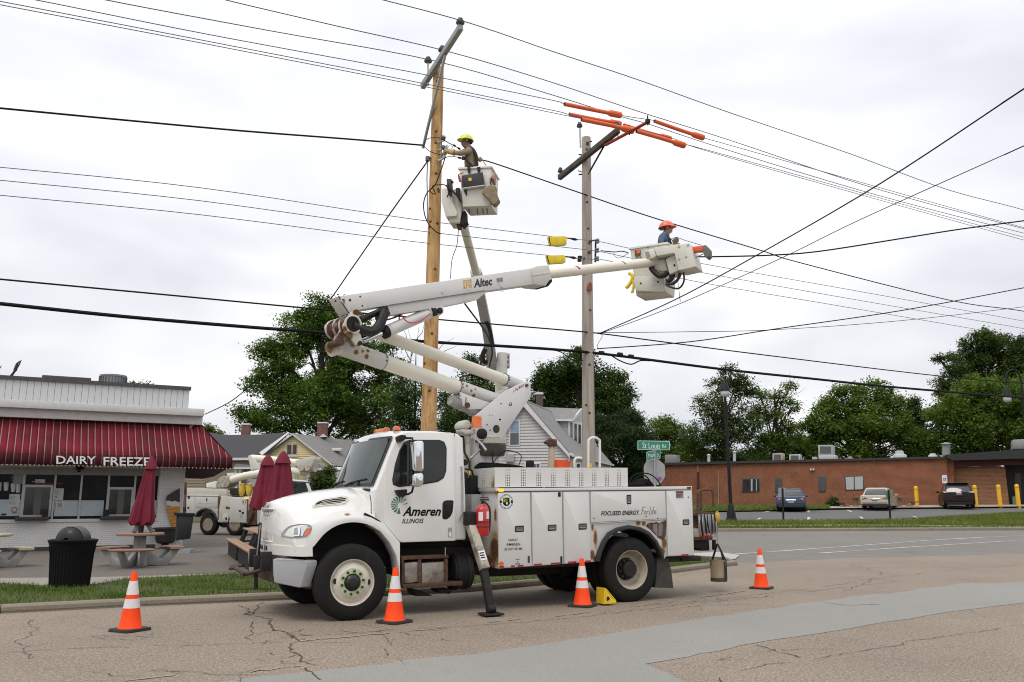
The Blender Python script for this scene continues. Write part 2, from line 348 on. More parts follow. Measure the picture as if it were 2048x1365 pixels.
# ==== SETTING: terrain, roads, kerbs, grass
from mathutils.geometry import delaunay_2d_cdt
rng=random.Random(7);nrg=np.random.default_rng(7)
def ground_mat(name,col,col2,speck=0.25,scale=260,big=0.12,cracks=0.0,crack_col=(0.05,0.045,0.04),rough=0.92,bump=0.35,patch=None,cscale=0.42):
 m=bpy.data.materials.new(name);m.use_nodes=True;nt=m.node_tree;b=nt.nodes['Principled BSDF']
 b.inputs['Roughness'].default_value=rough;b.inputs['Specular IOR Level'].default_value=0.35
 g=nt.nodes.new('ShaderNodeNewGeometry')
 def noise(sc,det=5,ro=0.6,vec=None):
  n=nt.nodes.new('ShaderNodeTexNoise');n.inputs['Scale'].default_value=sc;n.inputs['Detail'].default_value=det;n.inputs['Roughness'].default_value=ro
  lnk(nt,vec or g.outputs['Position'],n.inputs['Vector']);return n
 a=noise(scale,2,0.7);c=noise(0.35,6,0.65);d=noise(28,6,0.75)
 mx=nt.nodes.new('ShaderNodeMix');mx.data_type='RGBA';mx.inputs[6].default_value=(*col,1);mx.inputs[7].default_value=(*col2,1)
 r=nt.nodes.new('ShaderNodeMapRange');r.inputs['From Min'].default_value=0.35;r.inputs['From Max'].default_value=0.65
 lnk(nt,c.outputs['Fac'],r.inputs['Value']);lnk(nt,r.outputs['Result'],mx.inputs[0])
 def scl(src,fac,amt):
  q=nt.nodes.new('ShaderNodeMapRange');q.inputs['From Min'].default_value=0.25;q.inputs['From Max'].default_value=0.75
  q.inputs['To Min'].default_value=1-amt;q.inputs['To Max'].default_value=1+amt
  lnk(nt,fac,q.inputs['Value']);s=nt.nodes.new('ShaderNodeVectorMath');s.operation='SCALE'
  lnk(nt,src,s.inputs[0]);lnk(nt,q.outputs['Result'],s.inputs['Scale']);return s.outputs['Vector']
 f_=noise(scale*.42,3,0.8);out=scl(mx.outputs[2],a.outputs['Fac'],speck);out=scl(out,f_.outputs['Fac'],speck*.45);out=scl(out,d.outputs['Fac'],big)
 hgt=a.outputs['Fac']
 if cracks:
  w=noise(1.1,6,0.7);ws=nt.nodes.new('ShaderNodeVectorMath');ws.operation='SCALE';ws.inputs['Scale'].default_value=1.5
  lnk(nt,w.outputs['Color'],ws.inputs[0]);av=nt.nodes.new('ShaderNodeVectorMath');av.operation='ADD'
  lnk(nt,g.outputs['Position'],av.inputs[0]);lnk(nt,ws.outputs['Vector'],av.inputs[1])
  acc=None
  for sc,th in((cscale,0.010),(cscale*2.7,0.014)):
   v=nt.nodes.new('ShaderNodeTexVoronoi');v.feature='DISTANCE_TO_EDGE';v.inputs['Scale'].default_value=sc
   lnk(nt,av.outputs['Vector'],v.inputs['Vector'])
   q=nt.nodes.new('ShaderNodeMapRange');q.inputs['From Min'].default_value=0.0;q.inputs['From Max'].default_value=th;q.inputs['To Min'].default_value=1;q.inputs['To Max'].default_value=0
   lnk(nt,v.outputs['Distance'],q.inputs['Value'])
   k=noise(0.6 if acc is None else 0.33,3,0.5);kr=nt.nodes.new('ShaderNodeMapRange');kr.inputs['From Min'].default_value=0.46 if acc is None else 0.54;kr.inputs['From Max'].default_value=0.6
   lnk(nt,k.outputs['Fac'],kr.inputs['Value'])
   mm=nt.nodes.new('ShaderNodeMath');mm.operation='MULTIPLY';lnk(nt,q.outputs['Result'],mm.inputs[0]);lnk(nt,kr.outputs['Result'],mm.inputs[1])
   if acc is None:acc=mm.outputs[0]
   else:
    t=nt.nodes.new('ShaderNodeMath');t.operation='MAXIMUM';lnk(nt,acc,t.inputs[0]);lnk(nt,mm.outputs[0],t.inputs[1]);acc=t.outputs[0]
  t=nt.nodes.new('ShaderNodeMath');t.operation='MULTIPLY';t.inputs[1].default_value=cracks;lnk(nt,acc,t.inputs[0])
  m2=nt.nodes.new('ShaderNodeMix');m2.data_type='RGBA';m2.inputs[7].default_value=(*crack_col,1)
  lnk(nt,t.outputs[0],m2.inputs[0]);lnk(nt,out,m2.inputs[6]);out=m2.outputs[2]
 if patch:
  p=noise(patch[1],7,0.7);pr_=nt.nodes.new('ShaderNodeMapRange');pr_.inputs['From Min'].default_value=patch[2];pr_.inputs['From Max'].default_value=patch[2]+0.12;pr_.inputs['To Max'].default_value=patch[3]
  lnk(nt,p.outputs['Fac'],pr_.inputs['Value'])
  m3=nt.nodes.new('ShaderNodeMix');m3.data_type='RGBA';m3.inputs[7].default_value=(*patch[0],1)
  lnk(nt,pr_.outputs['Result'],m3.inputs[0]);lnk(nt,out,m3.inputs[6]);out=m3.outputs[2]
 lnk(nt,out,b.inputs['Base Color'])
 bp=nt.nodes.new('ShaderNodeBump');bp.inputs['Strength'].default_value=bump;bp.inputs['Distance'].default_value=0.008
 lnk(nt,hgt,bp.inputs['Height']);lnk(nt,bp.outputs['Normal'],b.inputs['Normal'])
 MATS[name]=m;return m
ROADM=ground_mat('worn_road_asphalt',(0.272,0.222,0.172),(0.228,0.188,0.148),0.62,42,0.30,0.55,crack_col=(0.10,0.085,0.07),patch=((0.155,0.128,0.102),0.7,0.62,0.45))
STREETM=ground_mat('grey_street_asphalt',(0.20,0.185,0.165),(0.178,0.166,0.15),0.4,50,0.12,0.6,cscale=0.3)
SEALM=ground_mat('grey_seal_coat',(0.275,0.266,0.242),(0.250,0.243,0.222),0.16,60,0.10,0.0,bump=0.12,patch=((0.19,0.183,0.168),1.1,0.60,0.5))
APRONM=ground_mat('parking_asphalt',(0.150,0.130,0.110),(0.125,0.110,0.096),0.25,80,0.14,0.5,cscale=0.25)
LOTM=ground_mat('car_park_asphalt',(0.125,0.122,0.122),(0.11,0.108,0.108),0.2,40,0.1,0.3,cscale=0.2)
WALKM=ground_mat('sidewalk_concrete',(0.30,0.275,0.24),(0.26,0.24,0.21),0.2,120,0.15,0.4,cscale=0.35,patch=((0.17,0.155,0.135),1.2,0.58,0.6))
KERBM=ground_mat('kerb_concrete',(0.255,0.215,0.165),(0.20,0.172,0.137),0.25,150,0.2,0.0,patch=((0.14,0.12,0.10),1.5,0.55,0.6))
GRASSM=ground_mat('grass_soil',(0.06,0.085,0.020),(0.05,0.066,0.02),0.4,60,0.35,0.0,patch=((0.095,0.078,0.045),1.3,0.62,0.6))
FADEDM=ground_mat('faded_lane_paint',(0.37,0.325,0.27),(0.32,0.275,0.22),0.4,42,0.25,0.0,bump=0.15,patch=((0.25,0.2,0.155),5.0,0.44,0.9))
PAINTM=ground_mat('road_paint',(0.60,0.58,0.55),(0.52,0.5,0.47),0.2,75,0.25,0.0,bump=0.15,patch=((0.22,0.19,0.16),5.0,0.54,0.9))
CRACKM=ground_mat('crack_filler',(0.085,0.07,0.056),(0.065,0.055,0.046),0.3,60,0.2,0.0)
def axis_steps(lo,hi,near,step):
 v=[0.0];s=step
 while v[-1]<hi:
  v.append(v[-1]+s)
  if v[-1]>near:s*=1.35
 w=[0.0];s=step
 while w[-1]>lo:
  w.append(w[-1]-s)
  if w[-1]<-near:s*=1.35
 return sorted(set(w+v))
XS=axis_steps(-2500,2500,60,2.0);YS=axis_steps(-400,3500,100,2.0)
mb=MB();mb.v=[(x,y,gz(x,y)-0.03)for y in YS for x in XS];nx=len(XS)
mb.f=[(j*nx+i,j*nx+i+1,(j+1)*nx+i+1,(j+1)*nx+i)for j in range(len(YS)-1)for i in range(nx-1)]
mb.build('ground',GRASSM,org=(0,0,0),fix=False,kind='structure')
def sheet(name,poly,dz,mat,cell=1.0,parent=None,kind='structure'):
 xs=[p[0]for p in poly];ys=[p[1]for p in poly]
 cv,_,cf,*_r=delaunay_2d_cdt([Vector((p[0],p[1]))for p in poly],[],[list(range(len(poly)))],1,1e-5)
 bm=bmesh.new();bv=[bm.verts.new((p[0],p[1],0))for p in cv]
 for f in cf:bm.faces.new([bv[i]for i in f])
 if max(xs)>4 and max(ys)>26:
  for ax,lo,hi in((0,max(0.0,min(xs)),min(45,max(xs))),(1,max(24,min(ys)),min(90,max(ys)))):
   k=lo
   while k<hi:
    co=(k,0,0)if ax==0 else(0,k,0);no=(1,0,0)if ax==0 else(0,1,0)
    bmesh.ops.bisect_plane(bm,geom=bm.verts[:]+bm.edges[:]+bm.faces[:],plane_co=co,plane_no=no);k+=cell
 bmesh.ops.triangulate(bm,faces=[f for f in bm.faces if len(f.verts)>3])
 for v in bm.verts:v.co.z=gz(v.co.x,v.co.y)+dz
 bm.normal_update()
 for f in list(bm.faces):
  if f.normal.z<0:f.normal_flip()
 me=bpy.data.meshes.new(name);bm.to_mesh(me);bm.free();me.materials.append(mat)
 o=bpy.data.objects.new(name,me);COL.objects.link(o)
 if parent:o.parent=parent
 if kind:o['kind']=kind
 return o
def G2(l):return[(gp(*p).x,gp(*p).y)for p in l]
KERB=G2([(0,1228),(250,1215),(590,1200),(800,1192),(940,1185),(1080,1172),(1220,1160),(1345,1147),(1420,1137)])
d0=Vector(KERB[0])-Vector(KERB[1]);d0.normalize()
KERB=[tuple(Vector(KERB[0])+d0*40)]+KERB
c_=Vector(KERB[-1])
CORNER=[tuple(c_+Vector((0.9,0.9))),tuple(c_+Vector((1.0,2.2))),tuple(c_+Vector((0.1,3.4))),tuple(c_+Vector((-2.0,4.2)))]
SIDE=[tuple(c_+Vector((-14,7.5))),(-10.2,33.0)]
FARK=G2([(1400,1064),(1480,1063.5),(1700,1062.5),(1900,1061.5),(2048,1061)])
f0=Vector(FARK[-1])-Vector(FARK[-2]);f0.normalize()
EDGE=KERB+CORNER
road_poly=[(-60,-60),(60,-60),(60,27.5)]+G2([(2048,1108),(1900,1112),(1700,1117),(1500,1126)])[0:]+[CORNER[1],CORNER[0]]+KERB[::-1]+[(-60,1)]
sheet('road',road_poly,0.0,ROADM,2.0)
far_l=(-12.0,62.0)
street_poly=G2([(1500,1126),(1700,1117),(1900,1112),(2048,1108)])
street_poly=[(60,27.5)]+street_poly[::-1]+[CORNER[1],CORNER[2],CORNER[3]]+SIDE+[(-13,60),(-3,60)]+FARK+[tuple(Vector(FARK[-1])+f0*60),(90,33)]
sheet('side_street',street_poly,0.0,STREETM,1.0)
VERT=G2([(0,1170),(90,1175),(190,1172),(260,1160),(400,1154),(560,1149),(940,1141),(1100,1134),(1220,1128),(1345,1118)])
VERT=[tuple(Vector(VERT[0])+Vector((-30,-6)))]+VERT
WALK=G2([(0,1158),(190,1156),(400,1150),(560,1146)]);WALK=[tuple(Vector(WALK[0])+Vector((-30,-6)))]+WALK+[(VERT[-5][0],VERT[-5][1]+0.5)]
sheet('forecourt',[(-70,8)]+WALK+VERT[7:]+[CORNER[3]]+SIDE+[(-13,60),(-60,62),(-90,30)],0.004,APRONM,2.0)
sheet('sidewalk',VERT[:7]+WALK[::-1],0.012,WALKM,2.0)
verge=KERB+CORNER+VERT[::-1]
sheet('grass_verge',[(p[0],p[1])for p in verge],0.03,GRASSM,2.0)
def kerb(name,line,h=0.11,w=0.17,L=3.0,side=1,mat=None):
 root=bpy.data.objects.new(name,None);COL.objects.link(root);root['kind']='structure'
 pts=[Vector(p)for p in line];segs=[]
 for a,b in zip(pts,pts[1:]):
  n=max(1,round((b-a).length/L))
  for i in range(n):segs.append((a.lerp(b,i/n),a.lerp(b,(i+1)/n)))
 for a,b in segs:
  d=(b-a).normalized();nn=Vector((-d.y,d.x))*side;g=0.006
  a2,b2=a+d*g,b-d*g
  def P(p,off,z):q=p+nn*off;return(q.x,q.y,gz(q.x,q.y)+z)
  prof=[(0.0,-0.1),(0.012,h*0.75),(0.045,h),(w,h+0.004),(w,-0.1)]
  m=MB();m.loft([[P(a2,o,z)for o,z in prof],[P(b2,o,z)for o,z in prof]])
  m.build('kerb_stone',mat or KERBM,smooth=25,org=((a.x+b.x)/2,(a.y+b.y)/2,0)).parent=root
 return root
kerb('kerb',[p for p in KERB+CORNER])
kerb('far_kerb',FARK+[tuple(Vector(FARK[-1])+f0*30)],h=0.12,L=3.5)
def px_sheet(name,pix,dz,mat,cell=2.0):return sheet(name,G2(pix),dz,mat,cell)
def jag(pts,amp,n,seed):
 r=random.Random(seed);out=[]
 for a,b in zip(pts,pts[1:]):
  for i in range(n):
   t=i/n;out.append((a[0]+(b[0]-a[0])*t,a[1]+(b[1]-a[1])*t+r.uniform(-amp,amp)))
 out.append(pts[-1]);return out
SEALTOP=[(-300,1470),(150,1405),(470,1362),(760,1330),(1050,1297),(1250,1264),(1450,1231),(1600,1209),(1720,1192),(1800,1185),(1930,1168),(2100,1163),(2500,1130),(2900,1108)]
SEALBOT=[(2900,1128),(2500,1160),(2100,1201),(2048,1205),(1900,1226),(1700,1258),(1500,1290),(1400,1310),(1290,1330),(1330,1345),(1375,1368),(1440,1400),(1500,1440),(1100,1500)]
px_sheet('seal_strip',jag(SEALTOP,1.5,6,1)+jag(SEALBOT,1.5,5,2),0.004,SEALM)
def ribbon(pix,w,mat,name,dz=0.006,seed=0,parent=None):
 r=random.Random(seed);P=[gp(*p)for p in pix];a=[];b=[]
 for i,p in enumerate(P):
  d=(P[min(i+1,len(P)-1)]-P[max(i-1,0)]);d.z=0;d.normalize();n=Vector((-d.y,d.x,0));k=w*r.uniform(0.4,1.3)/2
  a.append(p+n*k+Vector((0,0,dz)));b.append(p-n*k+Vector((0,0,dz)))
 m=MB();m.v=[tuple(p)for p in a+b];N=len(P);m.f=[(i,i+1,N+i+1,N+i)for i in range(N-1)]
 return m.build(name,mat,fix=False,kind='structure',smooth=0)
cr_=[([(478,1212),(500,1232),(540,1240),(560,1262),(590,1285),(600,1310),(612,1340),(640,1362)],0.035),([(0,1308),(180,1298),(300,1292),(470,1290),(560,1286)],0.02),([(560,1276),(700,1268),(900,1256),(1150,1236),(1330,1215),(1600,1186),(1780,1166)],0.022),([(1320,1212),(1480,1196),(1640,1175),(1800,1152),(2048,1128)],0.018),([(500,1232),(515,1215),(530,1206)],0.025),([(520,1238),(500,1262),(505,1280)],0.018),([(1516,1292),(1545,1303),(1575,1308),(1600,1318)],0.04),([(1545,1303),(1600,1298),(1660,1300)],0.02),([(1640,1205),(1700,1212),(1760,1210)],0.03),([(1480,1345),(1640,1318),(1800,1290),(2048,1252)],0.02),([(1300,1224),(1420,1210),(1510,1212)],0.02),([(60,1240),(70,1262),(40,1290),(60,1320)],0.014),([(760,1262),(780,1290),(770,1318)],0.014),([(1700,1130),(1760,1145),(1740,1165),(1690,1182)],0.02),([(1380,1330),(1420,1345),(1440,1368)],0.03)]
def crack(pix,w,seed):
 r=random.Random(seed);m=MB()
 def run(P,w0,depth):
  i=0
  while i<len(P)-1:
   k=min(len(P)-1,i+r.randint(2,6));seg=P[i:k+1];i=k
   if r.random()<.10:continue
   a,b=[],[]
   for j,p in enumerate(seg):
    d=seg[min(j+1,len(seg)-1)]-seg[max(j-1,0)];d.normalize();n=Vector((-d.y,d.x,0));h=w0*r.uniform(.25,1.25)*(1.6 if r.random()<.08 else 1)/2
    a.append(p+n*h);b.append(p-n*h)
   N=len(seg);m.add(a+b,[(j,j+1,N+j+1,N+j)for j in range(N-1)])
   if depth<2 and r.random()<(.30 if depth==0 else.15):
    q=seg[-1];ang=r.uniform(0,6.28);B=[q];st_=r.uniform(.05,.11)
    for _ in range(r.randint(3,9)):ang+=r.gauss(0,.55);B.append(B[-1]+Vector((math.cos(ang)*st_,math.sin(ang)*st_,0)))
    run(B,w0*.55,depth+1)
 G=[gp(*p)for p in pix];P=[G[0]]
 for a,b in zip(G,G[1:]):
  n=max(2,int((b-a).length/.07));off=Vector((0,0,0))
  for j in range(1,n+1):
   off=off*.8+Vector((r.gauss(0,.022),r.gauss(0,.022),0));P.append(a.lerp(b,j/n)+off*(1 if j<n else.5))
 for p in P:p.z=gz(p.x,p.y)+.006
 run(P,w,0);return m.build('road_crack',CRACKM,fix=False,kind='structure',smooth=0)
for i,(l,w)in enumerate(cr_):crack(l,w*.62,30+i)
for i in range(14):
 r_=random.Random(400+i);x,y=r_.uniform(100,2000),r_.uniform(1235,1350)
 if 0.13*(x-470)+y-1355>-10 and x>600:continue
 crack([(x,y),(x+r_.uniform(-80,80),y+r_.uniform(-12,14)),(x+r_.uniform(-140,140),y+r_.uniform(-18,22))],.010,500+i)
for i,(l,w)in enumerate([([(600,1284),(640,1280),(700,1275),(780,1268)],0.06),([(820,1264),(890,1257)],0.05),([(975,1246),(1040,1240)],0.07),([(1100,1236),(1180,1226)],0.05),([(1270,1214),(1350,1204)],0.06),([(1400,1196),(1490,1183)],0.05),([(500,1346),(600,1334)],0.05),([(250,1364),(350,1354)],0.06)]):
 ribbon(jag(l,0.6,5,80+i),w*.7,FADEDM,'old_lane_mark',0.008,i)
for l,w in(([(1470,1109),(1560,1103),(1700,1093),(1850,1082),(1970,1075),(2060,1072)],0.13),([(1640,1107),(1760,1099),(1900,1090),(2060,1080)],0.13)):
 ribbon(jag(l,0.15,4,3),w,PAINTM,'road_line',0.006,2)
px_sheet('corner_ramp',[(1386,1124),(1470,1120),(1480,1112),(1440,1106),(1380,1108)],0.02,pm('ramp_concrete',(0.42,0.415,0.40),0.9,var=0.1))
FK2=[(p[0],p[1]+0.17)for p in FARK]
def up(l,k):return[tuple(Vector(p)+Vector((0,k)))for p in l]
SWa=G2([(1400,1056),(1560,1055.5),(1720,1055),(1850,1056),(1960,1057.5),(2060,1058)])
SWb=G2([(1400,1053.8),(1560,1053),(1720,1052.5),(1850,1053.2),(1960,1055),(2060,1055.5)])
BNK=G2([(1380,1045),(1560,1044.5),(1780,1043),(1860,1039),(1950,1033),(2060,1028)])
ex=lambda l:[(l[0][0]-9,l[0][1]+0.4)]+l+[(l[-1][0]+40,l[-1][1]-3)]
sheet('lower_bank',ex(FK2)+ex(SWa)[::-1],0.06,GRASSM,1.0)
sheet('far_sidewalk',ex(SWa)+ex(SWb)[::-1],0.065,WALKM,1.0)
sheet('upper_bank',ex(SWb)+ex(BNK)[::-1],0.06,GRASSM,1.0)
LOTB=G2([(1380,1026.5),(1560,1024),(1660,1021),(1740,1020),(1850,1019),(1960,1018),(2060,1017)])
sheet('car_park',ex(BNK)+ex(LOTB)[::-1],0.02,LOTM,1.0)
for l in([(1514,1041),(1521,1037.5)],[(1528,1026),(1545,1022)],[(1617,1041),(1618,1036)],[(1617,1026),(1617.5,1022.5)],[(1720,1035),(1733,1042.5)],[(1695,1021.5),(1703,1025)],[(1827,1034),(1843,1041)]):
 ribbon(l,0.14,PAINTM,'bay_line',0.03,5)
def blades(name,pts,h,w,mat,seed):
 g=np.random.default_rng(seed);P=np.array(pts);n=len(P)
 a=g.uniform(0,2*np.pi,n);hh=h*g.uniform(0.5,1.25,n);ww=w*g.uniform(0.7,1.4,n)
 dx,dy=np.cos(a)*ww,np.sin(a)*ww;le=g.normal(0,0.45,(n,2))*hh[:,None]
 V=np.empty((n,3,3));V[:,0]=P+np.c_[dx,dy,np.zeros(n)];V[:,1]=P-np.c_[dx,dy,np.zeros(n)];V[:,2]=P+np.c_[le,hh]
 me=bpy.data.meshes.new(name);me.vertices.add(n*3);me.vertices.foreach_set('co',V.ravel())
 me.loops.add(n*3);me.loops.foreach_set('vertex_index',np.arange(n*3,dtype=np.int32));me.polygons.add(n)
 me.polygons.foreach_set('loop_start',np.arange(0,n*3,3,dtype=np.int32));me.update(calc_edges=True);me.materials.append(mat)
 o=bpy.data.objects.new(name,me);COL.objects.link(o);o['kind']='stuff';return o
def leafy(name,c1,c2,c3,tr=0.35,big=0.25):
 m=bpy.data.materials.new(name);m.use_nodes=True;nt=m.node_tree;nt.nodes.clear()
 out=nt.nodes.new('ShaderNodeOutputMaterial');g=nt.nodes.new('ShaderNodeNewGeometry')
 n=nt.nodes.new('ShaderNodeTexNoise');n.inputs['Scale'].default_value=big;n.inputs['Detail'].default_value=4
 lnk(nt,g.outputs['Position'],n.inputs['Vector'])
 a=nt.nodes.new('ShaderNodeMath');a.operation='MULTIPLY_ADD';a.inputs[1].default_value=0.45;lnk(nt,g.outputs['Random Per Island'],a.inputs[0])
 q=nt.nodes.new('ShaderNodeMapRange');q.inputs['From Min'].default_value=0.3;q.inputs['From Max'].default_value=0.7;q.inputs['To Max'].default_value=0.55
 lnk(nt,n.outputs['Fac'],q.inputs['Value']);lnk(nt,q.outputs['Result'],a.inputs[2])
 r=nt.nodes.new('ShaderNodeValToRGB');e=r.color_ramp.elements;e[0].color=(*c1,1);e[0].position=0.15;e[1].color=(*c3,1);e[1].position=0.95
 k=e.new(0.55);k.color=(*c2,1);lnk(nt,a.outputs[0],r.inputs['Fac'])
 d=nt.nodes.new('ShaderNodeBsdfDiffuse');t=nt.nodes.new('ShaderNodeBsdfTranslucent');gl=nt.nodes.new('ShaderNodeBsdfGlossy');gl.inputs['Roughness'].default_value=0.5
 gl.inputs['Color'].default_value=(0.5,0.5,0.5,1)
 lnk(nt,r.outputs['Color'],d.inputs['Color']);lnk(nt,r.outputs['Color'],t.inputs['Color'])
 x=nt.nodes.new('ShaderNodeMixShader');x.inputs['Fac'].default_value=tr;lnk(nt,d.outputs[0],x.inputs[1]);lnk(nt,t.outputs[0],x.inputs[2])
 y=nt.nodes.new('ShaderNodeMixShader');y.inputs['Fac'].default_value=0.03;lnk(nt,x.outputs[0],y.inputs[1]);lnk(nt,gl.outputs[0],y.inputs[2])
 lnk(nt,y.outputs[0],out.inputs['Surface']);MATS[name]=m;return m
BLADE=leafy('grass_blade',(0.060,0.100,0.014),(0.115,0.165,0.025),(0.22,0.23,0.06),0.3,1.2)
BLADE2=leafy('bank_grass_blade',(0.09,0.13,0.02),(0.165,0.21,0.038),(0.26,0.25,0.08),0.3,0.5)
def inside(poly,P):
 P=np.asarray(P);c=np.zeros(len(P),bool);n=len(poly);j=n-1
 for i in range(n):
  xi,yi=poly[i];xj,yj=poly[j]
  k=((yi>P[:,1])!=(yj>P[:,1]))&(P[:,0]<(xj-xi)*(P[:,1]-yi)/((yj-yi)or 1e-9)+xi);c^=k;j=i
 return c
def scatter(poly,n,seed,xlim=None):
 g=np.random.default_rng(seed);A=np.array(poly);lo,hi=A.min(0),A.max(0)
 if xlim:lo[0],hi[0]=max(lo[0],xlim[0]),min(hi[0],xlim[1])
 P=g.uniform(lo,hi,(n,2));return P[inside(poly,P)]
VS=[KERB[i]for i in range(len(KERB))]
inset=[(p[0],p[1]+0.2)for p in KERB]+CORNER+VERT[::-1]
p2=scatter(inset,330000,3,(-11,7))
dens=np.sin(p2[:,0]*1.9+np.sin(p2[:,1]*2.3))*0.5+np.sin(p2[:,1]*3.1+p2[:,0])*0.5
p2=p2[np.random.default_rng(5).uniform(size=len(p2))<0.66+0.4*dens]
blades('grass',[(x,y,gz(x,y)+0.025)for x,y in p2],0.075,0.007,BLADE,11)
for nm,poly,n,s in(('bank_grass',ex(FK2)+ex(SWa)[::-1],26000,4),('bank_grass',ex(SWb)+ex(BNK)[::-1],90000,5)):
 q2=scatter(poly,n,s,(3,34));blades(nm,[(x,y,gz(x,y)+0.055)for x,y in q2],0.13,0.02,BLADE2,s+20)
 # ==== MAIN BUCKET TRUCK
T0=gp(700,1243);T0.z=0.0
TAZ=62.5;TROT=R(90-TAZ);TP=Plane(T0,TAZ);TW=2.44
def TL(px,py,v):
 w=TP.pt(px,py,v)-T0
 return Vector((w.dot(TP.d),v,w.z))
def T2W(p):return T0+TP.d*p[0]+TP.n*p[1]+Vector((0,0,p[2]))
def tls(f,l,v):return[TL(*f(*p),v)for p in l]
def tslab(f,l,v,th,mb=None,mi=0,rad=0):
 if rad:l=rounded(l,rad)
 mb=mb or MB();return mb.prism(tls(f,l,v),(0,th,0),mi)
truck=thing('bucket_truck','white lettered bucket truck parked at the kerb with its boom raised, orange cones beside it','bucket truck',T0,TROT,'bucket trucks')
def TB(mb,name,mat,parent=None,**k):return mb.build(name,mat,parent or truck,local=True,**k)
def body_rust():
 p=[]
 for x,y,v,r,run in((808,715,0,.04,1.0),(826,780,0,.055,2.6),(805,880,0,.06,.8),(820,905,0,.05,.3),(1085,688,0,.07,0),(1120,690,0,.06,0),(1248,690,0,.06,.6),(1243,810,0,.07,1.0),(1232,865,0,.08,.5),(225,480,0,.07,.4),(215,640,.1,.035,3.0),(200,850,.12,.15,1.2),(185,940,.3,.16,.5),(235,455,.05,.13,.8),(240,430,.05,.1,.6)):
  q=TL(*zB(x,y),v);p.append((q.x,q.y,q.z,r,run))
 return p
RUSTW=rusty('rusted_body_paint',(0.62,0.62,0.61),body_rust())
# ---- hood: cross sections from the near edge over the crown to the far edge
ARCH=[(-.62,.85),(-.57,.86),(-.52,.97),(-.43,1.11),(-.27,1.24),(-.14,1.285),(.05,1.305),(.24,1.265),(.42,1.17),(.57,1.01),(.67,.83),(.71,.66),(.73,.45)]
def hood_section(s,w,inset,k):
 sweep=lambda v:0.28*(abs(TW/2-v)/1.22)**3.0*w
 top=pw(s,[(-.96,1.50),(-.91,1.55),(-.80,1.60),(-.6,1.665),(-.3,1.725),(.0,1.765),(.36,1.80)])
 sho=pw(s,[(-1.0,1.21),(-.8,1.31),(-.5,1.40),(-.2,1.46),(.1,1.46),(.36,1.42)])
 v0=pw(s,[(-1.0,.13),(-.8,.07),(-.5,.05),(.36,.06)])
 us=s+sweep(v0)
 zb=.90 if us<-.62 else pw(us,ARCH)
 zb=min(zb,1.30)
 P=[(v0,zb),(v0-.005,zb*.5+sho*.5-.02),(v0+.03,sho-.07),(v0+.09,sho),(v0+.19,sho+.035),(v0+.30,sho*.62+top*.38),(v0+.40,sho*.30+top*.70-.01),(.62,top-.07),(.85,top-.022),(1.05,top-.004),(TW/2,top)]
 if inset:P=[(v+inset*(1.22-v)/1.1,zb+(z-zb)*(1-k))for v,z in P]
 L=[Vector((s+sweep(v),v,z))for v,z in P]
 return L+[Vector((p.x,TW-p.y,p.z))for p in reversed(L[:-1])]
st=[(-.905,1,.05,.09),(-.893,1,.02,.045),(-.868,1,0,0),(-.85,.97,0,0),(-.74,.9,0,0),(-.60,.75,0,0),(-.45,.55,0,0),(-.3,.38,0,0),(-.15,.25,0,0),(0,.15,0,0),(.12,.08,0,0),(.24,.03,0,0),(.345,0,0,0)]
rings=[hood_section(*s)for s in st]
mb=MB();mb.loft(rings,closed=False,caps=False)
f0=rings[0];nn_=len(f0);lo=[Vector((p.x-.0,p.y,.93))for p in f0]
for j in range(5):
 a=[p.lerp(q,j/5)+Vector((-.03*math.sin(math.pi*j/5),0,0))for p,q in zip(f0,lo)];b=[p.lerp(q,(j+1)/5)+Vector((-.03*math.sin(math.pi*(j+1)/5),0,0))for p,q in zip(f0,lo)]
 mb.loft([a,b],closed=False,caps=False)
bmh=TB(mb,'hood',WHITE,smooth=60)
md=bmh.modifiers.new('sub','SUBSURF');md.levels=1;md.render_levels=2
mb=MB()
for z0,z1,sh in((.855,.985,-.012),):
 o_=[Vector((-.908+0.28*(abs(TW/2-v)/1.22)**3.0+sh-.02,v,0))for v in np.linspace(.14,TW-.14,25)]
 o_=[Vector((-.585,.055,0)),Vector((-.64,.058,0)),Vector((-.68,.068,0))]+o_[1:-1]+[Vector((-.68,TW-.068,0)),Vector((-.64,TW-.058,0)),Vector((-.585,TW-.055,0))]
 out=[p+Vector((0,0,z1+(.0 if abs(p.y-1.22)>.9 else 0)))for p in o_];inn=[p+Vector((.05,0,z1))for p in o_]
 lo=[p+Vector((.012,0,z0))for p in o_];li=[p+Vector((.06,0,z0))for p in o_]
 mb.loft([[a,b,c,d]for a,b,c,d in zip(out,inn,li,lo)])
nose=TB(mb,'lower_nose',WHITE,smooth=50)
mb=MB()
for v in(1.02,1.13,1.32,1.42):
 mb=MB();mb.box((-.936+0.28*(abs(TW/2-v)/1.22)**3.0,v,.93),(.012,.05,.06));TB(mb,'nose_opening',BLACK,nose)
gr=MB()
for v in np.linspace(.74,1.70,9):pass
gu=lambda v:-.912+.30*((TW/2-v)/1.22)**2
gv=list(np.linspace(.79,TW-.79,15))
mb=MB();mb.loft([[Vector((gu(v)-.004,v,1.02)),Vector((gu(v)-.004,v,1.46)),Vector((gu(v)+.05,v,1.46)),Vector((gu(v)+.05,v,1.02))]for v in gv])
grille=TB(mb,'grille',BLACK,smooth=40)
for i in range(7):
 z=1.045+i*.0665
 mb=MB();mb.loft([[Vector((gu(v)-.016,v,z-.008)),Vector((gu(v)-.018,v,z+.009)),Vector((gu(v)-.005,v,z+.011)),Vector((gu(v)-.005,v,z-.010))]for v in gv]);TB(mb,'grille_bar',pm('grille_chrome',(.45,.46,.47),.3,.4),grille)
mb=MB()
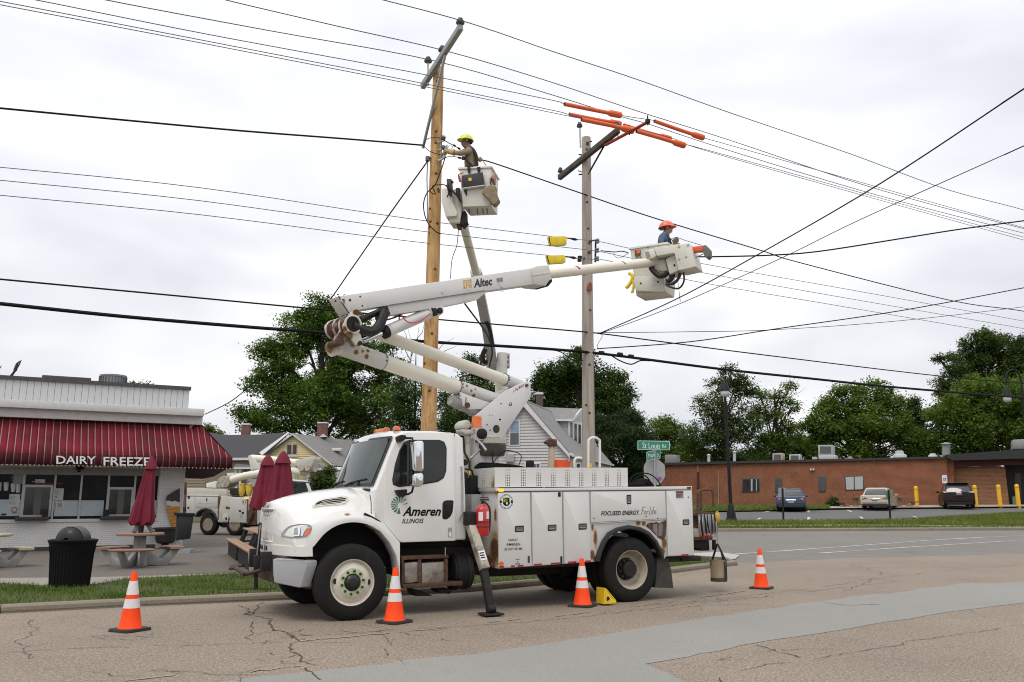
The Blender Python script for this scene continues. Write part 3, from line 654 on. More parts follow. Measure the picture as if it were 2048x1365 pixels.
for v in np.linspace(.84,TW-.84,7):mb.box((gu(v)-.012,v,1.24),(.012,.012,.42))
TB(mb,'grille_upright',MATS['grille_chrome'],grille)
mb=MB();fr_=[Vector((gu(v)-.03,v,0))for v in gv]
pth=[p+Vector((0,0,1.02))for p in fr_]+[p+Vector((0,0,1.475))for p in reversed(fr_)]
mb.tube(pth+[pth[0]],.012,8);TB(mb,'grille_surround',WHITE,grille)
mb=MB();mb.lathe([(.001,0),(.055,.0),(.055,.012),(.045,.02),(.001,.02)],(gu(1.22)-.01,1.22,1.515),(-1,0,.25),16);TB(mb,'nose_badge',STEEL)
from mathutils.bvhtree import BVHTree
bpy.context.view_layer.update()
HB=BVHTree.FromObject(bmh,bpy.context.evaluated_depsgraph_get())
_c=Vector((0,0,EYE))-T0;CAML=Vector((_c.dot(TP.d),_c.dot(TP.n),_c.z))
def surf(px,py,f=zA):
 r=ray(*f(px,py));d=Vector((r.dot(TP.d),r.dot(TP.n),r.z)).normalized();h=HB.ray_cast(CAML,d)
 return h[0]if h[0]is not None else TL(*f(px,py),.3)
HLo=rounded([(186,770),(205,735),(240,706),(300,694),(350,692),(374,702),(378,722),(362,752),(335,774),(260,777)],14,3)
def shell(pix,push,f=zA,th=.02):
 P=[surf(x,y,f)for x,y in pix];c=sum(P,Vector())/len(P)
 nrm=Vector((0,0,0))
 for i in range(len(P)):nrm+=(P[i]-c).cross(P[(i+1)%len(P)]-c)
 nrm.normalize();nrm=nrm if nrm.y<0 else-nrm
 return MB().prism([p+nrm*push for p in P],-nrm*th)
hl=TB(shell(HLo,.018,th=.09),'headlight',pm('headlight_bezel',(.22,.235,.24),.14,.4,coat=1.0,var=.3,vs=18),smooth=20,bevel=.004)
TB(shell(rounded([(268,712),(300,704),(312,716),(306,768),(266,770),(262,740)],5,2),.024,th=.01),'reflector',CHROME,hl,smooth=20)
TB(shell(rounded([(310,708),(345,700),(352,715),(330,745),(322,770),(310,770)],5,2),.024,th=.01),'reflector',CHROME,hl,smooth=20)
TB(shell([(274,722),(292,716),(296,760),(270,762)],.0275,th=.004),'lamp_lens',pm('lamp_lens',(.30,.33,.34),.05,0,coat=1.0),hl,smooth=20)
TB(shell(rounded([(350,722),(368,720),(366,738),(345,766),(331,768),(332,752)],5,2),.0255,th=.01),'turn_lens',AMBER,hl,smooth=20)
HV=lambda x,y:TL(*zA(x,y),.36)
vent=TB(shell(rounded([(372,586),(395,560),(440,540),(560,523),(595,530),(602,550),(580,572),(540,582),(395,594)],12,3),.012,th=.06),'hood_vent',pm('vent_bezel',(.66,.64,.56),.4),bevel=.008)
TB(shell(rounded([(394,578),(414,563),(450,551),(556,535),(582,541),(580,553),(556,566),(406,583)],8,3),.016,th=.05),'vent_opening',BLACK,vent)
for k in range(4):
 y=541+k*11;mb=MB();mb.tube([surf(x_,y_)+Vector((0,-.012,.012))for x_,y_ in((405+22*(k<2)-12*k+8,y+24-k*1),(500,y+6),(588-3*k,y-3))],.005,6);TB(mb,'vent_slat',MATS['vent_bezel'],vent)
mb=MB();mb.prism(tls(zA,ellipse(591,637,20,12,14),.085),(0,.02,0));mk=TB(mb,'side_marker_lamp',pm('marker_bezel',(.55,.55,.54),.3),bevel=.003)
mb=MB();mb.prism(tls(zA,ellipse(591,637,9,7,10),.080),(0,.02,0));TB(mb,'marker_lens',AMBER,mk)
mb=MB();mb.tube([TL(*zA(692,632),.10),TL(*zA(740,655),.085),TL(*zA(788,684),.085)],.022,8);TB(mb,'hood_latch',BLACK)
mb=tslab(zA,[(676,683),(690,640),(742,655),(815,692),(911,806),(911,1062),(903,960),(888,885),(848,806),(790,737),(720,697)],.062,.30)
TB(mb,'rear_fender',WHITE,bevel=.012)
mb=MB();ri=[]
for v in(.10,.80):
 ri.append([Vector((.06+.70*math.cos(a),v,.60+.68*math.sin(a)))for a in np.linspace(-.1,math.pi+.1,18)])
mb.loft(ri,closed=False,caps=False);mb.box((.1,.85,1.0),(1.4,.1,.7));mb.box((.05,1.22,.98),(1.6,.7,.62))
TB(mb,'wheel_well',pm('wheel_well_plastic',(.012,.012,.012),.8),smooth=40)
# ---- bumper
bmp=MB();bo=[Vector((-.925+.12*(abs(TW/2-v)/1.22)**2,v,0))for v in np.linspace(.30,TW-.30,19)]
bmp.loft([[p+Vector((0,0,.48)),p+Vector((-.01,0,.60)),p+Vector((0,0,.85)),p+Vector((.12,0,.86)),p+Vector((.14,0,.50))]for p in bo])
bumper=TB(bmp,'bumper',pm('bumper_steel',(.055,.03,.028),.5,.2,var=.4,dirt=((.2,.18,.16),.55,5,.6)),smooth=30,bevel=.006)
CAPL=rounded([(135,908),(150,902),(338,914),(346,924),(343,950),(302,1078),(290,1080),(145,1050),(138,1000)],8)
cv_=lambda x:.06+.30*((346-x)/211)**1.3
capP=[TL(*zA(x,y),cv_(x))for x,y in CAPL]
for far in(0,1):
 P=[Vector((p.x,TW-p.y,p.z))if far else p for p in capP]
 mb=MB();mb.prism(P,(.16,-.06 if far else.06,0));TB(mb,'bumper_end_cap',GREYPL,bumper,bevel=.025,seg=3)
mb=MB();mb.box((-.942,1.22,.70),(.012,.3,.15));TB(mb,'license_plate',WHITEV,bumper)
# ---- cab
def cab_slice(v,fwd,up):
 P=[(1.765,1.02),(1.755,1.6),(1.70,2.50),(1.61,2.575),(1.2,2.60),(.80,2.585),(.655,2.52),(.36,1.765),(.335,1.74),(.35,1.22),(.50,1.24),(.76,1.0)]
 o=[]
 for i,(u,z)in enumerate(P):
  du=fwd*(1.0 if 6<=i<=8 else(.6 if i==5 else 0));dz=up if 3<=i<=6 else 0
  o.append(Vector((u-du,v,z+dz)))
 return o
vs_=[(.142,0,0),(.30,.03,.0),(.6,.10,.03),(1.0,.135,.045),(TW/2,.14,.05)]
sl=[cab_slice(*a)for a in vs_]+[cab_slice(TW-a[0],a[1],a[2])for a in reversed(vs_[:-1])]
mb=MB();mb.loft(sl);cab=TB(mb,'cab',WHITE,bevel=.03,seg=3,smooth=40)
def wsurf(s,t,off):
 v=.20+s*(TW-.40);k=abs(v-1.22)/1.08;fwd=.14*(1-k**2.4)
 b=Vector((.36-fwd,v,1.765));c=Vector((.655-fwd,v,2.52));p=b.lerp(c,t);return p+Vector((-.94,0,.34))*off
def wpane(s0,s1,t0,t1,off,name,mat,parent):
 S=np.linspace(s0,s1,17);m=MB();T=[t0,(t0+t1)/2,t1]
 m.loft([[wsurf(s,t,off)for t in T]for s in S],closed=False,caps=False)
 return TB(m,name,mat,parent,smooth=60)
ws=wpane(.012,.988,.035,.985,.012,'windshield',GASKET,truck)
wpane(.035,.965,.075,.945,.018,'windshield_glass',WGLASS,ws)
mb=MB();mb.tube([wsurf(.50,.05,.02),wsurf(.35,.10,.035),wsurf(.12,.16,.03)],.012,6);mb.tube([wsurf(.2,.03,.03),wsurf(.24,.13,.04)],.014,6);mb.tube([wsurf(.92,.05,.02),wsurf(.78,.10,.035),wsurf(.56,.14,.03)],.012,6)
TB(mb,'wiper',BLACK,ws)
mb=MB();mb.tube([TL(*zA(545,468),1.9),TL(*zA(640,480),.8),TL(*zA(728,488),.28)],.022,8);TB(mb,'cowl_seal',BLACK)
door=tslab(zA,[(838,300),(868,225),(902,160),(935,140),(1225,138),(1243,160),(1247,250),(1250,795),(912,804),(815,688),(816,500),(820,360)],.129,.02,rad=14)
door=TB(door,'cab_door',WHITE,bevel=.006,smooth=30)
SW_=[(868,456),(863,425),(880,330),(905,250),(935,196),(965,182),(1150,182),(1180,194),(1194,232),(1192,370),(1176,415),(1140,438),(1060,452),(905,469)]
sw=TB(tslab(zA,SW_,.124,.01,rad=8),'side_window',GASKET,door,bevel=.002)
SWG=[((x-1030)*.955+1030,(y-325)*.93+325)for x,y in SW_]
sg=TB(tslab(zA,SWG,.1215,.004,rad=8),'side_glass',GLASS,door)
mb=tslab(zA,[(966,192),(978,192),(978,460),(962,462)],.1195,.004);TB(mb,'vent_pillar',BLACK,door)
dh=TB(tslab(zR,rounded([(1205,330),(1230,290),(1280,276),(1390,276),(1402,300),(1385,480),(1350,560),(1290,612),(1230,618),(1202,590)],20,3),.1215,.012),'door_handle_recess',BLACK,door,bevel=.004)
TB(tslab(zR,[(1225,330),(1380,318),(1376,372),(1224,380)],.1185,.006,rad=8),'door_handle',DARKST,door,bevel=.002)
mb=MB();mb.tube([TL(*zR(*p),.135)for p in((1505,612),(1512,575),(1540,520),(1556,440),(1560,100),(1555,-60),(1548,-280),(1540,-330))],.014,8);TB(mb,'grab_handle',STEEL)
mb=MB()
for k in(0,1):
 mb.prism(tls(zR,[(1438,660),(1585,662),(1585,664),(1438,662)],.139),(0,.004,0))
TB(mb,'panel_seam',GASKET)
mb=MB();mb.tube([TL(*zA(*p),.137)for p in((1240,140),(1240,300),(1246,560),(1249,790))],.004,6);TB(mb,'body_seam',GASKET);mb=MB();mb.tube([TL(*zA(*p),.136)for p in((727,515),(735,560),(736,645),(800,690))],.006,6);TB(mb,'body_seam',GASKET)
mb=MB();mb.tube([TL(*zA(*p),v)for p,v in(((925,172),.12),((955,172),.0),((985,172),-.10),((990,210),-.12),((990,470),-.12),((982,500),-.1),((960,512),-.02),((930,515),.12))],.016,8)
mb.prism(tls(zA,rounded([(897,165),(915,152),(948,155),(945,180),(905,198)],8),.02),(0,.12,0));mb.prism(tls(zA,rounded([(890,488),(955,482),(950,515),(930,530),(905,520)],6),.02),(0,.11,0))
mir=TB(mb,'mirror_bracket',BLACK,smooth=50)
TB(tslab(zA,[(1000,195),(1018,187),(1048,187),(1056,200),(1056,362),(1048,374),(1005,372),(1000,362)],-.30,.20,rad=8),'mirror',CHROME,mir,bevel=.02,seg=3)
TB(tslab(zA,[(996,395),(1010,382),(1044,381),(1056,395),(1054,448),(1040,466),(1010,470),(996,460)],-.28,.18,rad=10),'spot_mirror',CHROME,mir,bevel=.025,seg=3)
mb=MB();mb.tube([TL(*zA(985,y),-.12)for y in(280,275)],.02,8);mb.tube([TL(*zA(990,275),-.12),TL(*zA(1003,275),-.15)],.015,6);TB(mb,'mirror_clamp',BLACK,mir)
for(x,y,v)in((770,133,1.75),(797,128,1.45),(827,121,1.0),(890,114,.55)):
 p=TL(*zA(x,y),v);mb=MB();mb.lathe([(.06,-.03),(.06,.0),(.048,.022),(.025,.034),(.001,.036)],p,(0,0,1),14);TB(mb,'roof_marker_lamp',AMBER)
for pts in([((750,145),1.7),((757,90),1.7),((760,40),1.7)],[((858,123),.9),((910,85),.9),((985,38),.9)]):
 mb=MB();mb.tube([TL(*zA(*p),v)for p,v in pts],[.008,.006,.004],5);TB(mb,'antenna',BLACK)
 # ---- wheels
def wheel(u,v,near,dual):
 s=1 if near else-1;rt=.507;w=.285;o=Vector((u,v,rt-.008));ax=Vector((0,s,0))
 m=MB();pr=[(.300,.02),(.315,.0),(.36,-.006),(.43,.002),(.475,.022),(.497,.045),(.507,.065)]
 for k in range(4):pr+=[(.507,.075+k*.034),(.507,.098+k*.034),(.494,.099+k*.034),(.494,.107+k*.034)]
 pr+=[(.507,.215),(.497,w-.045),(.43,w-.01),(.36,w),(.30,w-.02),(.285,w*.5)]
 m.lathe(pr,o,ax,48,caps=False);wh=TB(m,'wheel',RUBBER,smooth=40)
 if dual:
  m=MB();m.lathe([(r,d+.34)for r,d in pr],o,ax,40,caps=False);TB(m,'inner_tire',RUBBER,wh,smooth=40)
  m=MB();m.lathe([(.302,.03),(.312,.012),(.304,.008),(.292,.016),(.282,.06),(.262,.10),(.25,.155),(.235,.17),(.17,.185),(.12,.185),(.12,.19),(.26,.21),(.29,.2)],o,ax,40,caps=False)
  rim=TB(m,'rim',pm('rear_rim_paint',(.40,.355,.27),.6,var=.15,dirt=((.16,.11,.07),.52,6,.8)),wh,smooth=40)
  m=MB();m.lathe([(.18,.18),(.165,.155),(.13,.15),(.125,.05),(.11,.035),(.001,.03)],o,ax,24);TB(m,'hub',DARKST,wh,smooth=40)
  nut_r,nut_d,nn=.145,.125,10
 else:
  m=MB();m.lathe([(.302,.03),(.312,.012),(.304,.006),(.293,.012),(.288,.05),(.272,.062),(.262,.05),(.235,.030),(.205,.022),(.196,.012),(.186,.010),(.118,.010),(.112,.02),(.112,.08),(.28,.09),(.29,.2)],o,ax,48,caps=False)
  rim=TB(m,'rim',pm('front_rim_paint',(.62,.585,.50),.45,var=.08,dirt=((.30,.17,.06),.60,7,.8)),wh,smooth=40)
  m=MB();m.lathe([(.113,.05),(.110,.005),(.10,-.012),(.06,-.03),(.055,-.042),(.001,-.045)],o,ax,24);TB(m,'hub',pm('oily_hub',(.012,.012,.011),.35),wh,smooth=40)
  m=MB();m.lathe([(.186,.008),(.186,.0045),(.118,.0045),(.118,.008)],o,ax,40,caps=False);TB(m,'bolt_ring',pm('bolt_ring_paint',(.50,.56,.36),.5,var=.25,vs=12),wh,smooth=30)
  for a in(math.pi*.97,-.03):
   c=o+Vector((math.cos(a)*.236,s*.027,math.sin(a)*.236));m=MB();e=[]
   for q in range(14):e.append(c+Vector((math.cos(2*math.pi*q/14)*.024,0,math.sin(2*math.pi*q/14)*.038)))
   m.prism(e,(0,s*.02,0));TB(m,'hand_hole',pm('rusty_hole',(.02,.010,.006),.9),wh)
  nut_r,nut_d,nn=.150,-.004,10
 first=None
 for k in range(nn):
  a=2*math.pi*(k+.3)/nn
  if first is None:
   m=MB();m.lathe([(.019,.02),(.019,-.012),(.013,-.018),(.001,-.019)],(0,0,0),ax,6);first=m.build('lug_nut',pm('lug_nut_steel',(.035,.045,.03),.5,.3),wh,local=True,smooth=30);ob=first
  else:ob=dup_part(first)
  ob.location=o+Vector((math.cos(a)*nut_r,s*nut_d,math.sin(a)*nut_r))
 return wh
wheel(.02,0.0,True,False);wheel(.02,TW,False,False);wheel(4.63,.015,True,True);wheel(4.63,TW-.015,False,True)
# ---- chassis
mb=MB()
for v in(.80,1.64):mb.box((2.6,v,.76),(7.3,.08,.26))
mb.box((.02,1.22,.5),(.12,1.8,.12));mb.cyl((4.63,.3,.5),(4.63,TW-.3,.5),.09,n=12);mb.lathe([(.1,-.25),(.2,-.1),(.22,0),(.2,.1),(.1,.25)],(4.63,1.22,.5),(0,1,0),16)
mb.box((1.3,1.22,.95),(2.2,.8,.3));mb.box((3.3,1.22,.55),(1.6,.5,.3));mb.cyl((1.0,1.22,.6),(4.6,1.22,.55),.05,n=8);mb.box((3.0,.55,.60),(1.5,.7,.06));mb.box((5.7,.5,.62),(.9,.7,.08))
TB(mb,'chassis_frame',DARKST,bevel=.008)
mb=tslab(zA,[(916,890),(1205,880),(1205,900),(916,912)],.16,.5);mb2=tslab(zA,[(925,1060),(1290,1040),(1290,1066),(930,1085)],.15,.45,mb)
for x0,x1 in((918,936),(1022,1040),(1182,1202)):tslab(zA,[(x0,905),(x1,903),(x1,1065),(x0,1068)],.165,.06,mb2)
stp=TB(mb2,'cab_step',RUST,bevel=.006)
for x0,x1 in((938,1020),(1042,1180)):TB(tslab(zA,[(x0,930),(x1,922),(x1,1044),(x0,1056)],.19,.3),'battery_cover',pm('dull_aluminium',(.33,.30,.26),.45,.5,var=.3,dirt=((.10,.06,.04),.5,5,.7)),stp,bevel=.006)
mb=MB();a,b=TL(*zA(1205,985),.45),TL(*zA(1326,978),.45)
mb.lathe([(.001,0),(.22,0.0),(.25,.02),(.25,(b-a).length-.02),(.22,(b-a).length),(.001,(b-a).length)],a,b-a,28);tank=TB(mb,'fuel_tank',BLACK,smooth=40)
for k in(.25,.75):
 c=a.lerp(b,k);mb=MB();mb.lathe([(.254,-.02),(.262,-.02),(.262,.02),(.254,.02)],c,b-a,28,caps=False);TB(mb,'tank_strap',DARKST,tank)
mb=tslab(zA,[(985,1085),(1050,1100),(1100,1125),(1110,1130),(1010,1132)],.4,.3);tslab(zA,[(1140,1090),(1230,1088),(1215,1118),(1150,1112)],.35,.3,mb);TB(mb,'air_tank',DARKST,bevel=.01)
mb=MB();mb.tube([TL(*zA(1185,885),.14),TL(*zA(1185,835),.14)],.008,6);TB(mb,'dipstick',STEEL)
def leg(mirror):
 a=TL(*zA(1322,640),.10);b=TL(*zA(1424,968),-.26);c=TL(*zA(1462,1225),-.42)
 c.z=max(c.z,.05)
 if mirror:a,b,c=[Vector((p.x,TW-p.y,p.z))for p in(a,b,c)]
 def beam(p,q,w,d,name,mat,par):
  ax=(q-p).normalized();x=Vector((1,0,0));x=(x-ax*x.dot(ax)).normalized();y=ax.cross(x);Q=lambda o,i,j:o+x*i*w/2+y*j*d/2
  m=MB();m.loft([[Q(o,-1,-1),Q(o,1,-1),Q(o,1,1),Q(o,-1,1)]for o in(p,q)]);return TB(m,name,mat,par,bevel=.006)
 up=beam(a,b,.125,.12,'outrigger',pm('grimy_white_paint',(.42,.39,.32),.5,var=.15,dirt=((.10,.075,.055),.47,5,.85)),truck)
 beam(b.lerp(a,.15),c,.105,.09,'outrigger_leg',DARKST,up)
 m=MB();m.box(c+Vector((0,0,-.03)),(.30,.26,.025));m.cyl(c+Vector((-.06,0,.04)),c+Vector((.06,0,.04)),.06,n=10);TB(m,'outrigger_foot',DARKST,up,bevel=.006)
 if not mirror:
  q=a.lerp(b,.78);ax=(b-a).normalized();x=Vector((1,0,0));x=(x-ax*x.dot(ax)).normalized();y=-ax.cross(x)
  if y.y>0:y=-y
  o=q+y*.0635;m=MB();m.prism([o-x*.05-ax*.07,o+x*.05-ax*.07,o+x*.05+ax*.07,o-x*.05+ax*.07],y*.003);st_=TB(m,'warning_sticker',WHITEV,up)
  m=MB();o2=o+y*.0035
  for k in(-1,0,1):m.prism([o2+x*(-.03+k*.0)+ax*(k*.035-.01)-x*.012,o2+x*.03+ax*(k*.035-.01),o2+x*.03+ax*(k*.035+.008),o2-x*.042+ax*(k*.035+.008)],y*.002)
  TB(m,'sticker_print',INK,up)
  m=MB();m.box(a.lerp(b,.08)+y*.03,(.16,.16,.2));TB(m,'outrigger_pivot',DARKST,up,bevel=.02)
leg(False);leg(True)
# ---- utility body
SIDE_=[(228,484),(1408,470),(1421,884),(1252,890),(1238,906),(1222,880),(1192,806),(1130,738),(1040,712),(945,740),(882,808),(842,918),(800,924),(232,964)]
side=tls(zB,SIDE_,.02)
ub=TB(MB().prism(side,(0,.60,0)),'utility_body',RUSTW,bevel=.006)
TB(MB().prism([Vector((p.x,TW-.62,p.z))for p in side],(0,.60,0)),'far_compartment',BODYW,ub,bevel=.006)
mb=MB();mb.box((4.1,1.22,1.02),(3.7,1.2,.06));mb.box((2.30,1.22,1.3),(.06,1.2,.9));TB(mb,'deck',BODYW,ub)
lid=TB(tslab(zB,[(215,478),(1408,464),(1409,486),(222,498)],.006,.62),'body_lid',BODYW,ub,bevel=.006)
mb=tslab(zB,[(225,494),(1404,483),(1404,487),(225,499)],.002,.02);TB(mb,'lid_shadow_line',pm('painted_lid_shadow',(.05,.05,.05),.7),ub)  # dark strip painting the lid's shadow line on the body side
DO=[[(231,503),(426,501),(436,946),(236,958)],[(434,501),(618,498),(628,934),(442,945)],[(627,498),(784,496),(793,922),(634,933)],[(792,496),(1245,491),(1252,660),(796,684)],[(1252,491),(1405,487),(1417,880),(1263,886)]]
HD=[[(334,705),(388,702),(388,740),(334,743)],[(533,698),(586,696),(586,733),(533,736)],[(720,691),(770,689),(770,726),(720,729)],[(1011,516),(1040,515),(1040,572),(1013,574)],[(1352,666),(1392,664),(1392,698),(1352,700)]]
cdoors=[]
for D,Hh in zip(DO,HD):
 d=TB(tslab(zB,D,.006,.02,rad=5),'compartment_door',BODYW,truck,bevel=.005);cdoors.append(d)
 h=TB(tslab(zB,Hh,.001,.012,rad=6),'latch',BLACK,ub,bevel=.003)
 h.parent=d
 x0,y0=Hh[0];x1,y1=Hh[2]
 tall=(y1-y0)>(x1-x0)
 in1=[(x0+4,y0+(8 if tall else 5)),(x1-4,y0+(8 if tall else 5)),(x1-4,y1-6),(x0+4,y1-6)]
 p=TB(tslab(zB,in1,-.0015,.003,rad=4),'latch_paddle',pm('latch_chrome',(.16,.165,.17),.25,.7,var=.4,vs=30),ub);p.parent=d
 q=TB(tslab(zB,[(x0+8,y1-12),(x1-8,y1-13),(x1-8,y1-8),(x0+8,y1-7)],-.003,.003),'latch_glint',CHROME,ub);q.parent=d
for(x,y0,y1,w_)in((418,886,930,12),(616,888,940,12),(604,500,528,16)):
 TB(tslab(zB,[(x-w_/2,y0),(x+w_/2,y0),(x+w_/2,y1),(x-w_/2,y1)],.0,.02,rad=5),'hinge_block',RUST if x==418 else DARKST,ub,bevel=.003)
mb=MB();mb.tube([TL(*zB(x,y),.004)for x,y in((430,500),(440,948))],.006,6);mb.tube([TL(*zB(x,y),.004)for x,y in((622,498),(631,935))],.006,6);mb.tube([TL(*zB(x,y),.0)for x,y in((795,690),(1030,678),(1252,664))],.008,6)
mb.tube([TL(*zB(x,y),.004)for x,y in((1249,490),(1259,886))],.005,6);mb.tube([TL(*zB(x,y),.004)for x,y in((788,496),(794,690))],.005,6);TB(mb,'hinge_rod',STEEL,ub)
mb=tslab(zS,jag([(625,425),(700,412),(765,414),(828,396),(830,460),(826,560),(800,612),(770,590),(740,575),(700,530),(640,480),(610,455),(625,425)],7,3,9)[:-1],.0165,.004);hole=TB(mb,'rust_hole',RUST,ub)
TB(tslab(zS,[(690,430),(795,420),(790,555),(735,560),(690,500)],.0145,.003),'inner_panel',pm('inner_panel_grey',(.20,.18,.17),.7,var=.3),ub)
mb=tslab(zS,[(735,425),(748,424),(748,565),(737,562)],.0125,.004);tslab(zS,[(735,560),(810,562),(808,580),(737,578)],.0125,.004,mb);TB(mb,'torn_edge',RUST,ub)
ao=[(826,922),(842,862),(870,795),(905,745),(960,715),(1030,700),(1100,712),(1155,742),(1200,795),(1228,850),(1243,902)]
ai=[(1226,904),(1212,858),(1185,806),(1145,762),(1090,735),(1030,724),(965,738),(918,765),(888,810),(862,872),(850,922)]
TB(tslab(zB,ao+ai,-.035,.12),'wheel_arch',pm('arch_rubber',(.02,.02,.021),.6,var=.2),bevel=.012)
mb=tslab(zB,[(1196,895),(1258,900),(1280,985),(1292,1085),(1180,1080)],.10,.012);mb.v=[(p[0]+.02,p[1]+(0 if i<5 else.5),p[2])for i,p in enumerate(mb.v)];TB(mb,'mud_flap',pm('mud_flap_rubber',(.05,.047,.042),.85,var=.4,vs=5))
mb=MB();mb.prism([Vector((3.95,.30,1.15)),Vector((5.35,.30,1.15)),Vector((5.35,.30,1.27)),Vector((3.95,.30,1.27))],(0,.6,0));TB(mb,'wheelhouse',BLACK)
mb=MB();q_=[TL(*zB(x,y),.03)for x,y in ai];mb.loft([q_,[p+Vector((0,.68,0))for p in q_]],closed=False,caps=False);TB(mb,'wheel_liner',BLACK,smooth=50)
for i,(x0,x1)in enumerate(((240,268),(310,332),(352,386),(450,496),(552,606),(656,706),(760,794),(1346,1386))):
 def yb(x):return 961-(x-240)*(961-885)/(1415-240)
 TB(tslab(zB,[(x0,yb(x0)-12),(x1,yb(x1)-12),(x1,yb(x1)-1),(x0,yb(x0)-1)],.002,.004),'reflective_tape',pm('tape_red',(.30,.012,.018),.4),ub)
for(x,y,rx,ry,m_)in((252,934,13,14,AMBER),(197,936,9,10,RUST)):
 TB(MB().prism(tls(zB,ellipse(x,y,rx,ry,14),-.004),(0,.012,0)),'side_reflector',m_,ub)
TB(tslab(zB,[(232,479),(266,477),(266,498),(236,499)],-.006,.03,rad=6),'side_lamp',AMBERLIT,ub,bevel=.004)
TB(tslab(zB,[(1378,468),(1403,467),(1403,479),(1378,480)],-.0,.02,rad=3),'side_lamp',pm('dark_red_lens',(.07,.03,.03),.3),ub)
mb=tslab(zB,[(1225,890),(1420,886),(1418,916),(1345,918),(1345,900)],.12,.5);TB(mb,'rear_step',DARKST,bevel=.005)
def perforated(P,us,zs,hole,th,mb):
 for i in range(len(us)-1):
  for j in range(len(zs)-1):
   if hole(i,j):continue
   c=[P(us[i],zs[j]),P(us[i+1],zs[j]),P(us[i+1],zs[j+1]),P(us[i],zs[j+1])]
   mb.prism(c,th)
TR=[TL(*zB(*p),.06)for p in((211,470),(1019,466),(1017,352),(211,350))]
cols=[284,374,463,551,637,721,803,883,962];U=[0.0];hol=set()
for k,c in enumerate(cols):
 x0=(c-211)/808
 for q in range(6):U.append(x0+(q-2.5)*.0063)
 for q in(0,2,4):hol.add(len(U)-6+q)
U.append(1.0);Zv=[0,.045];hz=set()
for k in range(7):hz.add(len(Zv)-1);Zv+=[.045+k*.128+.082,.045+(k+1)*.128]
Zv[-1]=1.0
mb=MB();perforated(lambda a,b:(TR[0].lerp(TR[1],a)).lerp(TR[3].lerp(TR[2],a),b),U,Zv,lambda i,j:i in hol and j in hz,(0,.012,0),mb)
tray=TB(mb,'tool_tray',BODYW,smooth=0,fix=False)
a0,a3=TR[0],TR[3];b0,b3=TL(*zB(135,476),.9),TL(*zB(136,352),.9)
Z2=Vector((0,.85,0));mb=MB();Q=lambda a,b:(a0+Vector((.004,.012,0))).lerp(a0+Z2,a).lerp((a3+Vector((.004,.012,0))).lerp(a3+Z2,a),b)
perforated(Q,[0,.42,.46,.50,.54,1.0],Zv,lambda i,j:i in(1,3)and j in hz,(.012,0,0),mb);TB(mb,'tray_end',RUSTW,tray,smooth=0,fix=False)
mb=MB();e0,e1=TR[1],TR[2];mb.prism([e0+Vector((-.012,.012,0)),e0+Vector((-.012,.85,0)),e1+Vector((-.012,.85,0)),e1+Vector((-.012,.012,0))],(.012,0,0))
mb.prism([TR[0]+Vector((.01,.85,0)),TR[1]+Vector((-.01,.85,0)),TR[2]+Vector((-.01,.85,0)),TR[3]+Vector((.01,.85,0))],(0,.012,0));TB(mb,'tray_side',BODYW,tray)
mb=MB();mb.prism([TR[0]+Vector((.02,.02,.0)),TR[1]+Vector((-.02,.02,.0)),TR[1]+Vector((-.02,.84,.0)),TR[0]+Vector((.02,.84,.0))],(0,0,-.02));TB(mb,'tray_floor',BODYW,tray)
mb=tslab(zB,[(240,472),(505,470),(505,474),(240,476)],.055,.02);tslab(zB,[(522,470),(758,469),(758,473),(522,474)],.055,.02,mb);tslab(zB,[(776,469),(995,468),(995,471),(776,473)],.055,.02,mb);TB(mb,'tray_gasket',GASKET,tray)
for l,v in(([(779,350),(779,200),(784,182),(800,170),(825,170),(842,182),(848,200),(848,350)],.9),([(694,350),(694,310),(702,296),(720,292),(738,296)],.9)):
 mb=MB();mb.tube(catmull([TL(*zB(*p),v)for p in l],3),.022,8);TB(mb,'handrail',WHITE)
def ttext(s,name,f,bl,br,tl,v,mat,par,**k):
 P=tls(f,[bl,br,tl],v);P=[p for p in P]
 W=[T2W(p)for p in P]
 return text(s,name,W[0],W[1],W[2],mat,par,**k)
ttext('Ameren','lettering',zR,(486,560),(1168,556),(500,386),.1275,INK,door,shear=.32,bold=.028)
ttext('ILLINOIS','lettering',zR,(480,688),(866,682),(484,604),.1275,INK,door,shear=.3,bold=.012)
mb=MB();cx,cy=440,352
for a0_,a1_,ri_,ro in((62,74,.22,1.0),(84,99,.22,1.0),(38,48,.28,.95),(107,121,.2,.98),(130,143,.2,.98),(152,163,.2,1.0),(172,182,.2,1.0),(190,200,.22,1.0),(207,222,.3,1.02),(229,246,.42,1.06),(252,275,.40,1.10)):
 q=[]
 for k in range(4):a=R(a0_+(a1_-a0_)*k/3);q.append((cx+158*ro*math.cos(a)*(1 if a1_<180 else.98),cy-152*ro*math.sin(a)))
 q+=[(cx+158*ri_*math.cos(R((a0_+a1_)/2+3)),cy-152*ri_*math.sin(R((a0_+a1_)/2+3))),(cx+158*ri_*math.cos(R((a0_+a1_)/2-3)),cy-152*ri_*math.sin(R((a0_+a1_)/2-3)))]
 mb.prism(tls(zR,q,.1255),(0,.0025,0))
TB(mb,'fan_emblem',GREENV,door,smooth=0)
TB(tslab(zR,[(494,356),(576,322),(580,340)],.1255,.0025),'emblem_ray',REDLENS,door,smooth=0)
mb=tslab(zR,[(1298,764),(1372,760),(1374,935),(1300,940)],.1265,.002);TB(mb,'door_sticker',pm('sticker_grey',(.30,.33,.31),.5,var=.5,vs=60),door,smooth=0)
mb=tslab(zR,[(1312,850),(1345,840),(1365,862),(1360,900),(1340,930),(1320,905)],.1255,.0015);TB(mb,'sticker_shape',WHITEV,door,smooth=0)
vd=.0035
